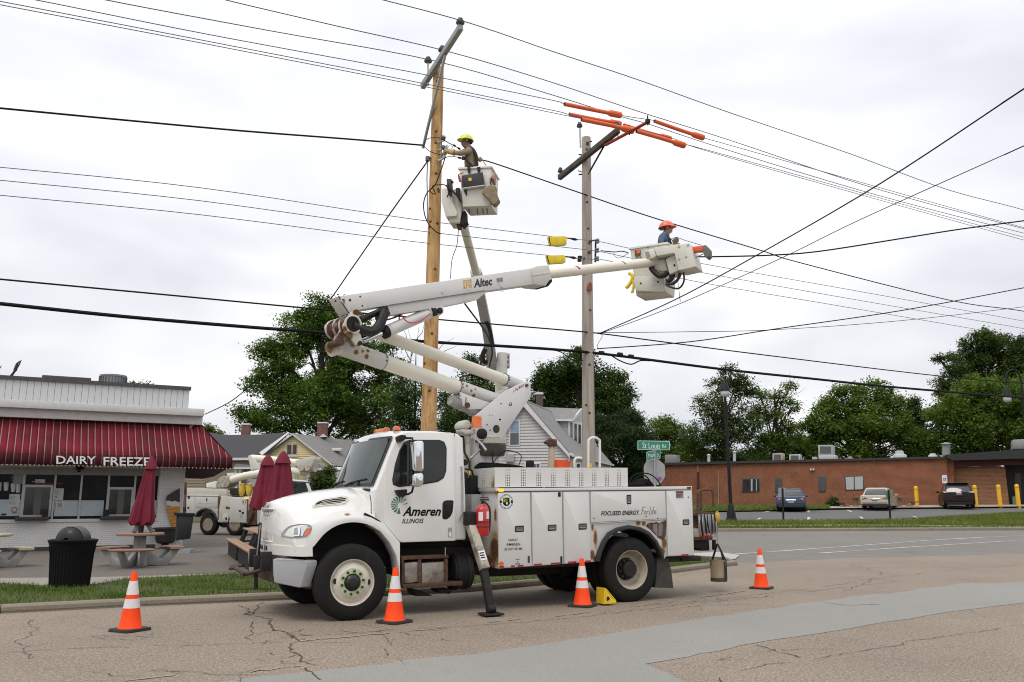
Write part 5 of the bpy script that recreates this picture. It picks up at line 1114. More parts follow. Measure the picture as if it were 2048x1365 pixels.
WB(kslab(zU,[(1040,440),(1085,430),(1138,490),(1140,590),(1102,622),(1070,600),(1040,530)],CO+.04,.2),'jib_head',pm('jib_head_grey',(.14,.135,.12),.6,var=.25),jib,bevel=.015)
mb=MB();mb.tube(catmull([kpt(zU,*p,CO+.15)for p in((560,395),(600,350),(660,325),(690,330),(800,370),(1030,440))],4),.006,6);WB(mb,'winch_rope',DARKST)
WB(kslab(zU,[(590,380),(610,350),(660,322),(685,325),(684,370),(640,392)],CO+.32,.1),'control_cover',pm('olive_cover',(.10,.105,.08),.7,var=.3),bevel=.02)
mb=MB();mb.tube([kpt(zU,920,625,CO+.2),kpt(zU,1050,565,CO+.12)],.008,6);WB(mb,'jib_rope',DARKST)
hm=MATS['hose_black']
for l,r,o in(([(300,755),(330,800),(380,850),(430,880),(500,865),(545,820)],.055,.2),([(520,960),(590,930),(620,860),(612,840)],.045,.24),([(510,990),(600,1000),(670,960),(715,890),(725,835)],.022,.18),([(520,1010),(600,1045),(690,1060),(750,1010),(778,930),(768,830)],.019,.16),([(515,980),(580,990),(650,960),(690,910),(712,835)],.022,.22)):
 mb=MB();mb.tube(catmull([kpt(zU,*p,CO+o)for p in l],4),r,8);WB(mb,'tip_hose',hm)
mb=MB();mb.tube([kpt(zU,690,960,CO+.3),kpt(zU,705,1100,CO+.3),kpt(zU,722,1250,CO+.3)],[.004,.004,.007],6);WB(mb,'hand_line',DARKST)
mb=MB();mb.tube([tb-(tb-ta).normalized()*.05,kpt(zU,470,700,CO+.35),kpt(zU,560,760,BO+.02)],[.11,.12,.1],12);WB(mb,'platform_mount',MATS['bucket_painted_shade'],smooth=40)
for l,r,lab in(([(935,770),(970,800),(962,850),(930,900),(905,925)],.036,'long yellow rubber line sleeve hooked on the side of the lower bucket'),([(975,840),(985,900),(968,975)],.028,'short yellow rubber line sleeve hanging under the side of the lower bucket')):
 mb=MB();mb.tube(catmull([kpt(zD,*p,BO-.02)for p in l],4),r,10);o=mb.build('line_sleeve',YBLANK,th=(lab,'sleeve','rubber line sleeves'),smooth=40)
 mb=MB();p,q=kpt(zD,*l[-2],BO-.02),kpt(zD,*l[-1],BO-.02);d=(q-p).normalized();mb.tube([q-d*.002,q+d*.006],r*.86,10);mb.build('sleeve_mouth',RUST,o)
 # ==== UTILITY POLES, LINES, LINEMEN
NEWWOOD=wood('fresh_pole_wood',(0.56,0.345,0.145),(0.27,0.135,0.045),ring=(4,4,0.8))
OLDWOOD=wood('weathered_pole_wood',(0.42,0.375,0.33),(0.27,0.235,0.20),ring=(6,6,.25))
ARMWOOD=wood('dark_arm_wood',(0.085,0.070,0.058),(0.04,0.032,0.026),ring=(3,3,3))
ARMGREY=pm('fiberglass_arm_grey',(0.30,0.31,0.31),.5,var=.06)
INSUL=pm('grey_insulator',(0.10,0.105,0.11),.35,var=.1)
CABLE=pm('black_cable',(0.009,0.009,0.0095),.7,var=.2,spec=.15)
WIREG=pm('bare_wire',(0.13,0.13,0.135),.5,.3,var=.1)
def insulator(mb,p,s=1.0):
 mb.lathe([(.02,-.02),(.02,.02),(.075*s,.03),(.08*s,.05),(.05*s,.06),(.07*s,.075),(.065*s,.095),(.035*s,.105),(.05*s,.12),(.04*s,.145),(.001,.15)],p,(0,0,1),14)
def pole(name,label,base,top,r0,r1,mat,knots):
 t=thing(name,label,'utility pole',base,group='wooden utility poles at the street')
 m=MB();N=14;pts=[base.lerp(top,i/N)for i in range(N+1)];m.tube(pts,[r0+(r1-r0)*i/N for i in range(N+1)],24);sh=m.build('shaft',mat,t,smooth=40)
 rr=random.Random(3)
 for k in range(knots):
  f=rr.uniform(.15,.97);c=base.lerp(top,f);a=rr.uniform(-2.4,-.7);r=r0+(r1-r0)*f;d=Vector((math.cos(a),math.sin(a),0))
  m=MB();m.lathe([(.001,.012),(.03,.006),(.04,-.01)],c+d*(r-.002),d,10);m.build('knot',pm('knot_brown',(.11,.055,.022),.8,var=.3)if mat is NEWWOOD else pm('knot_grey',(.09,.06,.045),.85,var=.3),sh)
 return t
NB,NT=at(850,1092,17.3),at(877,137,17.3);NB.z=0.0
new_pole=pole('utility_pole','tall fresh tan wooden pole with a grey arm, standing behind the truck cab',NB,NT,.178,.115,NEWWOOD,16)
OB,OT=at(1179,1142,19.4),at(1172.5,276,19.4);OB.z=0.0
old_pole=pole('utility_pole','weathered grey wooden pole with a dark crossarm and orange covers, right of the boom',OB,OT,.165,.105,OLDWOOD,12)
NA=Plane(NT,150.5);OA=Plane(OT,150.5)
def beam(p,q,w,h,up=Vector((0,0,1)),mb=None):
 ax=(q-p).normalized();x=ax.cross(up).normalized();y=x.cross(ax);m=mb or MB()
 m.loft([[o+x*i*w/2+y*j*h/2 for i,j in((-1,-1),(1,-1),(1,1),(-1,1))]for o in(p,q)]);return m
off=NA.n*-.16
p0,p1=NA.pt(858,177)+off,NA.pt(936,58)+off
arm=beam(p0,p1,.10,.14).build('crossarm',ARMGREY,new_pole,bevel=.008)
beam(NA.pt(904,114)+off,NA.pt(859,300)+off,.05,.06).build('arm_brace',ARMGREY,new_pole,bevel=.006)
for q in(p1+(p0-p1)*.02+Vector((0,0,.07)),NA.pt(898,115)+off+Vector((0,0,.07))):
 m=MB();insulator(m,q,1.15);m.build('insulator',INSUL,new_pole)
m=MB();a=NA.pt(868,175)+off*.9;b=NA.pt(868,130)+off*.9;m.tube([a,b],.022,8);m.build('top_pin',STEEL,new_pole);m=MB();insulator(m,b,1.15);m.build('insulator',INSUL,new_pole)
iN=[NA.pt(937,46)+off,NA.pt(898,104)+off,NA.pt(868,122)+off*.9]
NPl=Plane(NB.lerp(NT,.72),60.5)
def npt(f,x,y,o=-.2):return NPl.pt(*f(x,y),o)
m=MB()
for y in(215,330,420):m.lathe([(.001,-.05),(.04,-.04),(.055,0),(.04,.04),(.001,.05)],npt(zJ,262,y,-.1)+Vector((.03,0,0)),(0,0,1),12)
m.build('spool_insulator',INSUL,new_pole)
m=MB();m.tube([npt(zJ,240,250,-.1),npt(zJ,245,470,-.1)],.025,6)
for y in(270,365,480):m.tube([npt(zJ,200,y,-.19),npt(zJ,290,y-20,-.1)],.016,6)
m.build('spool_rack',STEEL,new_pole)
m=MB();m.prism(NPl.pts(zz(zJ,[(300,310),(325,290),(330,330),(310,440),(265,450),(280,380)]),-.16),NPl.n*.05);m.tube([npt(zJ,215,490),npt(zJ,290,450)],.018,6);m.build('clamp',STEEL,new_pole)
m=MB();m.tube([npt(zJ,92,440,.0),npt(zJ,90,490,.0)],.05,8);m.tube([npt(zJ,95,470,.0),npt(zJ,130,450,-.05)],.02,6);m.build('side_insulator',INSUL,new_pole)
m=MB();m.tube([npt(zJ,90,500,.02),npt(zJ,82,700,.03),npt(zJ,88,900,.03),npt(zJ,88,1200,.03)],.013,6);m.build('ground_wire',pm('grey_strap',(.25,.25,.26),.7),new_pole)
offo=OA.n*-.14
q0,q1=OA.pt(*zM(160,1125))+offo,OA.pt(*zM(835,588))+offo
beam(q0,q1,.10,.13).build('crossarm',ARMWOOD,old_pole,bevel=.006)
m=MB();beam(OA.pt(*zM(652,755))+offo*.6,OA.pt(*zM(487,1048))+offo*.6,.03,.03,mb=m);m.tube([OA.pt(*zM(487,1048))+offo*.6,OA.pt(*zM(466,1085))+offo*.6],.012,6);m.build('arm_brace',DARKST,old_pole)
m=MB();m.tube([OA.pt(*zM(320,1035)),OA.pt(*zM(375,1055))],.012,6);m.build('back_brace',DARKST,old_pole)
m=MB();insulator(m,OA.pt(*zM(172,1075))+offo,.9);m.build('insulator',INSUL,old_pole)
m=MB();a,b=OA.pt(*zM(376,775))+offo*.5,OA.pt(*zM(366,560))+offo*.5;m.tube([a,b],.022,8);m.build('top_pin',STEEL,old_pole)
m=MB();insulator(m,OA.pt(*zM(364,555))+offo*.5,.95);m.build('insulator',INSUL,old_pole)
m=MB();insulator(m,OA.pt(*zM(820,560))+offo,.8);m.build('insulator',INSUL,old_pole)
m=MB()
for(x0,y0,x1,y1)in((330,852,372,855),(330,1077,372,1078),(455,702,472,702),(455,785,474,786)):m.tube([OA.pt(*zM(x0,y0)),OA.pt(*zM(x1,y1))],.018,6)
m.build('through_bolt',DARKST,old_pole)
ta0,ta1=OA.pt(*zM(690,755))+offo,OA.pt(*zM(1180,492))+offo
m=MB();m.tube([ta0,ta1],.036,12);tmp_arm=m.build('temporary_arm',pm('temp_arm_red',(.36,.035,.02),.5,var=.15),old_pole,smooth=40)
for(x,y,u)in((1170,490,60),(960,600,60)):
 m=MB();c_=OA.pt(*zM(x,y))+offo;m.tube([c_+Vector((0,0,-.09)),c_+Vector((0,0,.14))],.018,6);m.box(c_,(.10,.10,.08));m.build('wire_holder',DARKST,old_pole,bevel=.006)
m=MB();c_=OA.pt(*zM(830,690))+offo;m.tube([c_,c_+Vector((0,0,.32))],.012,6);m.tube([OA.pt(*zM(690,745))+offo,OA.pt(*zM(680,690))+offo],.02,6);m.build('arm_clamp',DARKST,old_pole)
m=MB();m.prism(Plane(OT-Vector((0,0,.3)),60.5).pts(zz(zM,[(412,704),(442,704),(442,738),(412,738)]),-.125),(0,.02,0));m.build('pole_tag',pm('tag_brown',(.06,.045,.04),.7),old_pole)
OPl=Plane(OB.lerp(OT,.7),60.5)
def opt(f,x,y,o=-.14):return OPl.pt(*f(x,y),o)
m=MB();m.tube([opt(zD,585,420),opt(zD,580,655)],.022,8);m.tube([opt(zD,585,425),opt(zD,530,432),opt(zD,512,455)],.02,6);m.build('spool_rack',DARKST,old_pole)
for x,y in((603,434),(600,530),(600,620)):
 m=MB();m.lathe([(.001,-.055),(.045,-.05),(.05,-.015),(.03,0),(.05,.015),(.045,.05),(.001,.055)],opt(zD,x,y,-.2),(0,0,1),14);m.build('spool_insulator',pm('spool_grey',(.20,.21,.22),.35),old_pole)
m=MB()
for x,y in((418,605),(415,635)):m.lathe([(.001,-.04),(.05,-.03),(.055,.0),(.05,.03),(.001,.04)],opt(zD,x,y,.0),(0,0,1),10)
m.build('spool_insulator',DARKST,old_pole)
m=MB();m.prism(OPl.pts(zz(zD,[(505,540),(535,540),(535,568),(505,568)]),-.18),OPl.n*.02);m.build('pole_tag',MATS['tag_brown'],old_pole)
m=MB();m.prism(OPl.pts(zz(zD,rounded([(525,860),(545,880),(552,950),(500,952),(503,905)],10)),-.18),OPl.n*.05);m.build('pole_scar',pm('orange_wood',(.25,.10,.035),.8,var=.3),old_pole)
m=MB();a=opt(zL,1376,1142,-.16);m.prism(OPl.pts(zz(zL,[(1366,1122),(1383,1122),(1383,1162),(1366,1162)]),-.18),OPl.n*.01);m.build('pole_tag',YELLOW,old_pole)
fb=at(1352,1000,110);m=MB();fp=thing('utility_pole','distant thin wooden pole carrying a white transformer, beyond the brick building','utility pole',(fb.x,fb.y,1.2),group='wooden utility poles at the street')
m.tube([Vector((fb.x,fb.y,1.2)),at(1349,838,110)],[.17,.11],10);m.build('shaft',OLDWOOD,fp)
m=MB();c_=at(1357,868,109.5);m.lathe([(.001,-.5),(.32,-.5),(.32,.45),(.2,.5),(.001,.5)],c_,(0,0,1),14);m.build('transformer',pm('transformer_grey',(.45,.46,.47),.5),fp)
# ---- lines: each lies in its own upright plane (they sag straight down)
def line(pl,pix,r,mat,label,f=None,off=0.0,name='power_line',cat='wire',group='overhead lines',n=6,start=None,end=None):
 P=pl.pts(zz(f,pix)if f else pix,off)
 if start is not None:P[0]=Vector(start)
 if end is not None:P[-1]=Vector(end)
 if pix[-1][0]>2040 and not f:e=(P[-1]-P[-2]).normalized();P.append(P[-1]+e*16)
 P=catmull(P,n);m=MB();m.tube(P,r,5);o=m.build(name,mat,th=(label,cat,group),smooth=60);return o,P
PA=[Plane(p,60.5)for p in iN]
line(PA[0],[(600,-40),(765,0),(937,46),(1110,105),(1276,160),(1460,226),(1700,308),(1896,380),(2060,424),(2300,498)],.0105,WIREG,'topmost thin overhead line, tied to the outer end of the grey arm')
line(PA[1],[(300,-40),(450,0),(680,54),(898,104),(1100,164),(1276,223),(1460,281),(1759,380),(2060,461),(2300,520)],.0105,WIREG,'thin overhead line tied to the middle insulator of the grey arm')
line(PA[2],[(60,-35),(210,0),(540,62),(868,122),(1100,189),(1240,233),(1301,250),(1460,302),(1759,392),(2060,470),(2300,530)],.0105,WIREG,'thin overhead line tied to the pin on top of the fresh tan pole')
hp=[OA.pt(*zM(1172,462))+offo,OA.pt(*zM(960,560))+offo,OA.pt(*zM(822,515))+offo]
PH=[Plane(p,60.5)for p in hp]
line(PH[0],[(-60,-22),(70,0),(420,70),(820,144),(1100,200),(1130,208),(1241,231),(1306,241),(1320,246),(1407,275),(1460,291),(2060,459),(2300,515)],.008,WIREG,'thin line threaded through the upper left orange cover and the temporary arm end')
line(PH[1],[(-60,-8),(0,3),(400,80),(820,162),(1100,220),(1140,230),(1268,260),(1369,289),(1460,313),(2060,478),(2300,530)],.008,WIREG,'thin line threaded through the long orange covers over the dark crossarm')
line(PH[2],[(-60,-2),(0,10),(400,86),(820,168),(1100,225),(1164,238),(1244,252),(1345,277),(1460,316),(2060,484),(2300,545)],.008,WIREG,'thin line just under the long orange covers, held by the dark crossarm')
def hose(pl,pix,r,label,bell,f=zM,off=0.0):
 P=pl.pts(zz(f,pix),off);t=thing('line_cover',label,'line cover',P[0],group='orange rubber line covers')
 m=MB();m.tube(P,r,10);m.build('tube',HOSEOR,t,smooth=40)
 a,b=P[bell[0]],P[bell[1]];d=(a-b).normalized();m=MB();m.tube([a-d*.34,a-d*.26,a-d*.02,a],[r,r*1.65,r*1.65,r*1.5],10);m.build('bell_end',HOSEOR,t,smooth=40)
 m=MB();e=P[-1]if bell[0]==0 else P[0];d2=(P[1]-P[0]).normalized()*(1 if bell[0]==0 else-1);m.tube([e-d2*.002,e+d2*.006],r*.72,10);m.build('opening',BLACK,t);return t
hose(PH[0],[(165,276),(450,334),(805,404)],.042,'upper left orange line cover, ending short of the dark crossarm',(-1,-2))
hose(PH[1],[(360,452),(700,520),(945,582)],.046,'front long orange line cover hung left of the temporary arm',(-1,-2))
hose(PH[2],[(222,392),(520,452),(800,502)],.042,'rear orange line cover behind the front long one, left of the crossarm',(-1,-2),off=.15)
hose(PH[1],[(985,585),(1250,660),(1530,748)],.046,'orange line cover sloping down right from the temporary arm middle',(-1,-2))
hose(PH[2],[(840,515),(1100,596),(1370,672)],.042,'orange line cover just above the one sloping down right of the arm',(-1,-2),off=.15)
hose(PH[0],[(1190,470),(1450,562),(1745,660)],.042,'outermost right orange line cover, beginning at the temporary arm tip',(-1,-2))
SPl=Plane(opt(zD,600,530,-.2),60.5)
for pix,lab in(([(-80,328),(0,335),(400,376),(820,438),(1100,473),(1148,479),(1195,483),(1258,497),(1389,525),(1700,580),(2060,645),(2300,690)],'top line of the three on the low rack, with a yellow blanket on it'),([(-80,352),(0,361),(400,402),(820,460),(1100,492),(1195,503),(1258,516),(1389,543),(1700,598),(2060,660),(2300,705)],'middle line of the three on the low rack, between the yellow blankets'),([(-80,382),(0,391),(400,430),(820,483),(1095,511),(1145,516),(1195,520),(1225,524),(1389,563),(1700,616),(2060,678),(2300,724)],'lowest line of the three on the low rack, carrying the lower yellow blanket')):
 line(SPl,pix,.008,WIREG,lab)
for pix,lab in(([(92,385),(270,378),(282,395),(284,470),(270,478),(112,482),(103,440)],'upper yellow rubber blanket wrapped over the top rack line'),([(72,582),(255,578),(270,592),(272,655),(255,664),(98,675),(85,630)],'lower yellow rubber blanket wrapped over the bottom rack line')):
 P=SPl.pts(zz(zD,pix),-.045);m=MB();m.prism(P,SPl.n*.09);o=m.build('line_blanket',YBLANK,th=(lab,'blanket','yellow rubber blankets'),bevel=.02)
 q=SPl.pts(zz(zD,[(pix[0][0]-1,pix[0][1]+2),(pix[0][0]+6,pix[0][1]),(pix[-2][0]+4,pix[-2][1]-2),(pix[-1][0]-2,pix[-1][1])]),-.048);m=MB();m.prism(q,SPl.n*.01);m.build('blanket_edge',BLACK,o)
for x,y in((345,412),(335,606)):
 p=SPl.pt(*zD(x,y));d=SPl.d;m=MB();m.tube([p-d*.20,p-d*.05,p+d*.05,p+d*.14],[.008,.02,.035,.008],8);m.build('wire_clamp',DARKST,th=('grey clamp on the %s rack line beside its yellow blanket'%('top' if y<500 else 'bottom'),'clamp','clamps on the rack lines'))
CPl=Plane(OB+Vector((-.05,-.17,5.3)),60.5)
line(CPl,[(-120,547),(0,559),(330,590),(660,621),(1024,652),(1165,664),(1219,670),(1324,684),(1524,710),(1874,752),(2100,772),(2300,790)],.016,CABLE,'slim black cable, the upper of the two crossing behind the boom',name='cable',cat='cable')
line(CPl,[(-120,595),(0,608),(250,634),(500,655),(650,666),(840,683),(1024,694),(1114,700),(1219,710),(1444,739),(1624,758),(1800,776),(2100,800),(2300,812)],.034,CABLE,'thick black cable, the lower of the two crossing behind the boom',name='cable',cat='cable')
line(CPl,[(1085,698),(1120,704),(1145,720),(1166,722)],.012,CABLE,'short black jumper drooping left of the weathered pole under the thick cable',name='cable',cat='cable')
line(CPl,[(1222,711),(1240,722),(1262,729),(1280,722),(1300,722)],.016,CABLE,'black cable loop drooping just right of the weathered pole',name='cable',cat='cable')
for x,y in((1203,706),(1262,713),(1240,709)):
 m=MB();p=CPl.pt(x,y);m.tube([p-CPl.d*.06,p+CPl.d*.06],.045,8);m.build('cable_clamp',DARKST,th=('dark clamp on the thick black cable, '+{1203:'nearest to the weathered pole',1262:'farthest right of the weathered pole',1240:'middle one of three by the weathered pole'}[x],'clamp','clamps on the thick cable'))
TPl=Plane(NB.lerp(NT,.75)+Vector((-.17,-.05,0)),60.5)
line(TPl,[(-100,208),(0,217),(240,240),(480,262),(700,279),(845,291)],.019,CABLE,'twisted black cable arriving from the left at the fresh tan pole',name='cable',cat='cable')
m=MB();q=NPl
m.tube(catmull([npt(zJ,*p)for p in((40,310),(70,240),(130,215),(240,215))],4),.008,5);m.tube(catmull([npt(zJ,*p)for p in((40,310),(110,370),(180,400),(245,415))],4),.008,5);m.tube(catmull([npt(zJ,*p)for p in((285,240),(340,275),(400,305),(480,350))],4),.010,5)
m.tube([npt(zJ,395,300),npt(zJ,420,312)],.022,6);m.tube([npt(zJ,452,335),npt(zJ,478,350)],.022,6);m.tube(catmull([npt(zJ,*p)for p in((330,350),(345,310),(390,320),(365,345))],4),.005,5)
m.tube(catmull([npt(zJ,*p)for p in((235,490),(330,440),(400,435),(460,450),(500,460))],4),.008,5);m.tube([npt(zJ,455,448),npt(zJ,485,455)],.022,6);m.build('jumper_wire',CABLE,new_pole)
m=MB();m.tube(catmull([npt(zJ,*p,-.22)for p in((300,440),(270,540),(230,650),(180,770),(90,860),(48,960),(45,1070),(85,1210),(180,1320),(245,1355))],4),.012,6);m.build('hanging_loop',CABLE,new_pole)
m=MB();m.tube(catmull([npt(zJ,*p,-.25)for p in((120,840),(140,870),(185,880),(150,790),(240,770),(310,780),(390,840),(450,900),(490,970))],4),.010,6);m.build('hanging_loop',CABLE,new_pole)
line(TPl,[(962,320),(1000,331),(1165,388),(1310,437),(1524,502),(1604,527),(1904,602),(2060,625),(2300,670)],.015,CABLE,'black cable sloping from the lineman at the tan pole down to the right',name='cable',cat='cable')
DRP=at(410,829,29.6);a_=at(856,322,17.2);az_=math.degrees(math.atan2(a_.x-DRP.x,a_.y-DRP.y))%180
line(Plane(a_,az_),[(856,322),(780,428),(700,543),(657,604),(590,686),(520,753),(465,801),(410,829)],.016,CABLE,'black service drop falling steeply from the tan pole to the dairy stand roof',name='cable',cat='cable')
o1=at(1196,667,19.3)
for pix,Y1,r,lab in(([(1200,667),(1350,600),(1510,513),(1760,368),(2048,178),(2200,78)],11.5,.012,'steepest cable rising to the upper right from the weathered pole'),([(1200,668),(1350,612),(1560,518),(1720,440),(2048,292),(2200,222)],13,.008,'second steepest thin line rising right from the weathered pole'),([(1190,666),(1380,664),(1548,660),(1800,642),(2048,614),(2250,588)],26,.008,'nearly level thin line running right from the weathered pole'),([(1194,698),(1380,684),(1554,658),(1800,622),(2048,576),(2250,536)],22,.013,'dark cable rising gently right from the weathered pole under the bucket')):
 e=at(pix[-2][0],pix[-2][1],Y1);az=math.degrees(math.atan2(e.x-o1.x,e.y-o1.y))%180
 line(Plane(o1,az),pix,r,CABLE,lab,name='cable',cat='cable')
s0=at(1392,514,18.0);e=at(2048,442,20);az=math.degrees(math.atan2(e.x-s0.x,e.y-s0.y))%180
line(Plane(s0,az),[(1340,514),(1425,514),(1540,511),(1640,503),(1800,478),(1920,459),(2048,442),(2250,415)],.017,CABLE,'wavy black cable leaving the lower bucket and rising gently to the right',name='cable',cat='cable')
m=MB();m.tube(catmull([SPl.pt(*zD(*p))for p in((640,535),(780,548),(860,540),(930,560))],4),.012,6);m.tube(catmull([SPl.pt(*zD(*p))for p in((780,550),(775,580),(810,610),(850,605),(925,565))],4),.006,6);m.build('jumper_wire',CABLE,old_pole)
m=MB();m.tube(catmull([CPl.pt(*p)for p in((1197,668),(1205,672),(1195,690),(1196,700))],3),.006,5);m.build('jumper_wire',CABLE,old_pole)
# ---- people
def body(name,joints,edges,radii,mats,pick,parent,root=0):
 me=bpy.data.meshes.new(name);me.from_pydata(joints,edges,[]);o=bpy.data.objects.new(name,me);COL.objects.link(o)
 md=o.modifiers.new('skin','SKIN');md.use_smooth_shade=True
 for i,r in enumerate(radii):me.skin_vertices[0].data[i].radius=r if isinstance(r,tuple)else(r,r)
 me.skin_vertices[0].data[root].use_root=True
 sb=o.modifiers.new('sub','SUBSURF');sb.levels=2;sb.render_levels=2
 bpy.context.view_layer.update();dg=bpy.context.evaluated_depsgraph_get();m2=bpy.data.meshes.new_from_object(o.evaluated_get(dg));bpy.data.objects.remove(o);m2.name=name
 o0,rz=FR[parent.name];m2.materials.clear()
 for m in mats:m2.materials.append(m)
 for p in m2.polygons:p.material_index=pick(p.center);p.use_smooth=True
 for v in m2.vertices:v.co=v.co-o0
 ob=bpy.data.objects.new(name,m2);COL.objects.link(ob);ob.parent=parent;FR[ob.name]=FR[parent.name];return ob
SKIN1=pm('skin_tan',(.20,.105,.07),.55,var=.06);SKIN2=pm('skin_light',(.36,.19,.13),.55,var=.06);HAIR=pm('dark_hair',(.02,.014,.01),.7)
TANSH=pm('tan_work_shirt',(.27,.205,.135),.85,var=.12,vs=12,bump=.2,bs=30);BLUESH=pm('blue_denim_shirt',(.075,.115,.20),.85,var=.14,vs=12,bump=.2,bs=30);PANTS=pm('work_trousers',(.04,.05,.07),.85,var=.15)
GLOVE=pm('leather_glove',(.52,.35,.14),.75,var=.15,vs=20);HARN=pm('harness_black',(.02,.019,.018),.7,var=.2)
LIMEH=pm('lime_hard_hat',(.62,.78,.06),.35,coat=.4,var=.03);ORH=pm('orange_hard_hat',(.88,.15,.07),.35,coat=.4,var=.03)
def hand(mb_list,wrist,fwd,up,s,parent,mat):
 fwd=fwd.normalized();sd=fwd.cross(up).normalized();up=sd.cross(fwd)
 J=[wrist,wrist+fwd*.05*s,wrist+fwd*.09*s];E=[(0,1),(1,2)];Rr=[.028*s,.034*s,.032*s]
 for k,(o_,L)in enumerate(((-.03,.072),(-.011,.082),(.010,.078),(.029,.060))):
  b=wrist+fwd*.085*s+sd*o_*s;i=len(J);J+=[b,b+(fwd*.8-up*.35)*L*.5*s,b+(fwd*1.0-up*1.25)*L*.62*s];E+=[(2,i),(i,i+1),(i+1,i+2)];Rr+=[.011*s,.0105*s,.009*s]
 i=len(J);b=wrist+fwd*.03*s-sd*.03*s;J+=[b,b+(fwd*.7-sd*.6)*.035*s,b+(fwd*1.2-sd*.55-up*.3)*.055*s];E+=[(1,i),(i,i+1),(i+1,i+2)];Rr+=[.014*s,.012*s,.010*s]
 return body('hand',J,E,Rr,[mat],lambda c:0,parent)
def hat(c,fwd,mat,parent,r=.145,tilt=0.0):
 fwd=Vector((fwd.x,fwd.y,0)).normalized();up=(Vector((0,0,1))+fwd*tilt).normalized();sd=fwd.cross(up).normalized();fw=up.cross(sd)
 m=MB();rings=[]
 for a in np.linspace(0,math.pi/2,8):rings.append([c+fw*math.cos(t)*r*1.12*math.cos(a)+sd*math.sin(t)*r*.92*math.cos(a)+up*r*.98*math.sin(a)for t in np.linspace(0,2*math.pi,24,endpoint=False)])
 m.loft(rings[:-1],caps=True);o=m.build('hard_hat',mat,parent,smooth=50)
 m=MB();br=[]
 for q,dz in((1.0,.0),(1.0,.012),(1.22,.0),(1.22,-.012)):
  br.append([c+fw*math.cos(t)*r*1.12*(1+(q-1)*(1.5 if math.cos(t)>.2 else.55))+sd*math.sin(t)*r*.92*(1+(q-1)*.6)+up*(dz-(.015 if q>1 and math.cos(t)>.3 else 0))for t in np.linspace(0,2*math.pi,28,endpoint=False)])
 m.loft(br+[br[0]],caps=False);m.build('brim',mat,o,smooth=50)
 m=MB();m.loft([[c+fw*math.cos(t)*r*q*.12+sd*math.sin(t)*.012+up*r*(.985+hh)+fw*(s_)for t in np.linspace(0,2*math.pi,10,endpoint=False)]for q,hh,s_ in((3,-.04,0),(2.6,.02,0))]);m.build('crest',mat,o,smooth=50)
 return o
 # -- lineman at the tan pole
Y1=16.75
def j1(x,y,dy=0.0):return at(*zJ(x,y),Y1+dy)
LM1=thing('person','lineman in a lime hard hat and tan shirt reaching for the tan pole','person',j1(590,900)-Vector((0,0,.35)))
head=j1(548,268);neck=j1(572,330);ch=j1(600,400);wa=j1(600,520);hip=wa+Vector((.0,0,-.22))
shn,shf=j1(588,372,-.17),j1(575,365,.17);eln,elf=j1(478,402,-.24),j1(470,398,.12);wrn,wrf=j1(375,388,-.15),j1(370,378,.10)
kn_,kf=hip+Vector((-.1,-.12,-.36)),hip+Vector((-.1,.12,-.36));fn,ff=kn_+Vector((.08,0,-.36)),kf+Vector((.08,0,-.36));crown=head+Vector((.0,0,.07));nose=head+Vector((-.105,0,-.02));chin=head+Vector((-.075,0,-.085))
J=[hip,wa,ch,neck,head,crown,shn,eln,wrn,shf,elf,wrf,hip+Vector((0,-.1,-.03)),kn_,fn,hip+Vector((0,.1,-.03)),kf,ff,nose,chin]
E=[(0,1),(1,2),(2,3),(3,4),(4,5),(2,6),(6,7),(7,8),(2,9),(9,10),(10,11),(0,12),(12,13),(13,14),(0,15),(15,16),(16,17),(4,18),(4,19)]
Rr=[(.15,.13),(.16,.135),(.17,.14),.062,(.088,.10),.07,.075,.056,.04,.075,.056,.04,.10,.075,.055,.10,.075,.055,.022,.035]
body('body',J,E,Rr,[TANSH,SKIN1,PANTS],lambda c:1 if(c.z>neck.z-.02 and abs(c.x-head.x)<.2)else(2 if c.z<wa.z-.12 else 0),LM1)
hat(head+Vector((.0,0,.055)),Vector((-1,-.1,0)),LIMEH,LM1,.128,-.10)
m=MB()
for s_ in(-1,1):m.lathe([(.001,-.008),(.010,0),(.001,.008)],head+Vector((-.088,.036*s_,.015)),(1,0,0),8)
m.build('eye',BLACK,LM1);m=MB();m.lathe([(.001,-.01),(.028,0),(.02,.015)],head+Vector((.02,-.095,-.0)),(0,-1,0),10);m.build('ear',SKIN1,LM1)
m=MB();m.tube([head+Vector((.07,-.05,.02)),head+Vector((.09,0,0)),head+Vector((.07,.05,.02))],.05,8);m.build('hair',HAIR,LM1)
for w,e in((wrn,eln),(wrf,elf)):hand(None,w,(w-e),Vector((0,0,1)),1.25,LM1,GLOVE)
for w,e in((wrn,eln),(wrf,elf)):
 d=(w-e).normalized();m=MB();m.tube([w-d*.07,w-d*.01,w+d*.03],[.062,.052,.045],12);m.build('glove_cuff',GLOVE,LM1,smooth=50)
m=MB();m.tube(catmull([j1(600,330,-.1),j1(640,370,-.16),j1(668,440,-.15),j1(670,530,-.14)],3),[.035]*10,8);m.tube(catmull([j1(600,330,.1),j1(640,370,.12),j1(668,440,.1),j1(672,530,.08)],3),[.04]*10,8);m.tube(catmull([j1(520,440,-.14),j1(570,500,-.2),j1(620,540,-.17)],3),.022,6);m.tube(catmull([j1(560,545,-.16),j1(620,552,-.2),j1(680,535,-.1),j1(650,530,.15)],3),.03,6);m.build('harness',HARN,LM1,smooth=50)
m=MB();m.lathe([(.001,-.04),(.035,-.03),(.035,.03),(.001,.04)],j1(512,455,-.2),(0,0,1),10);m.build('radio',HARN,LM1)
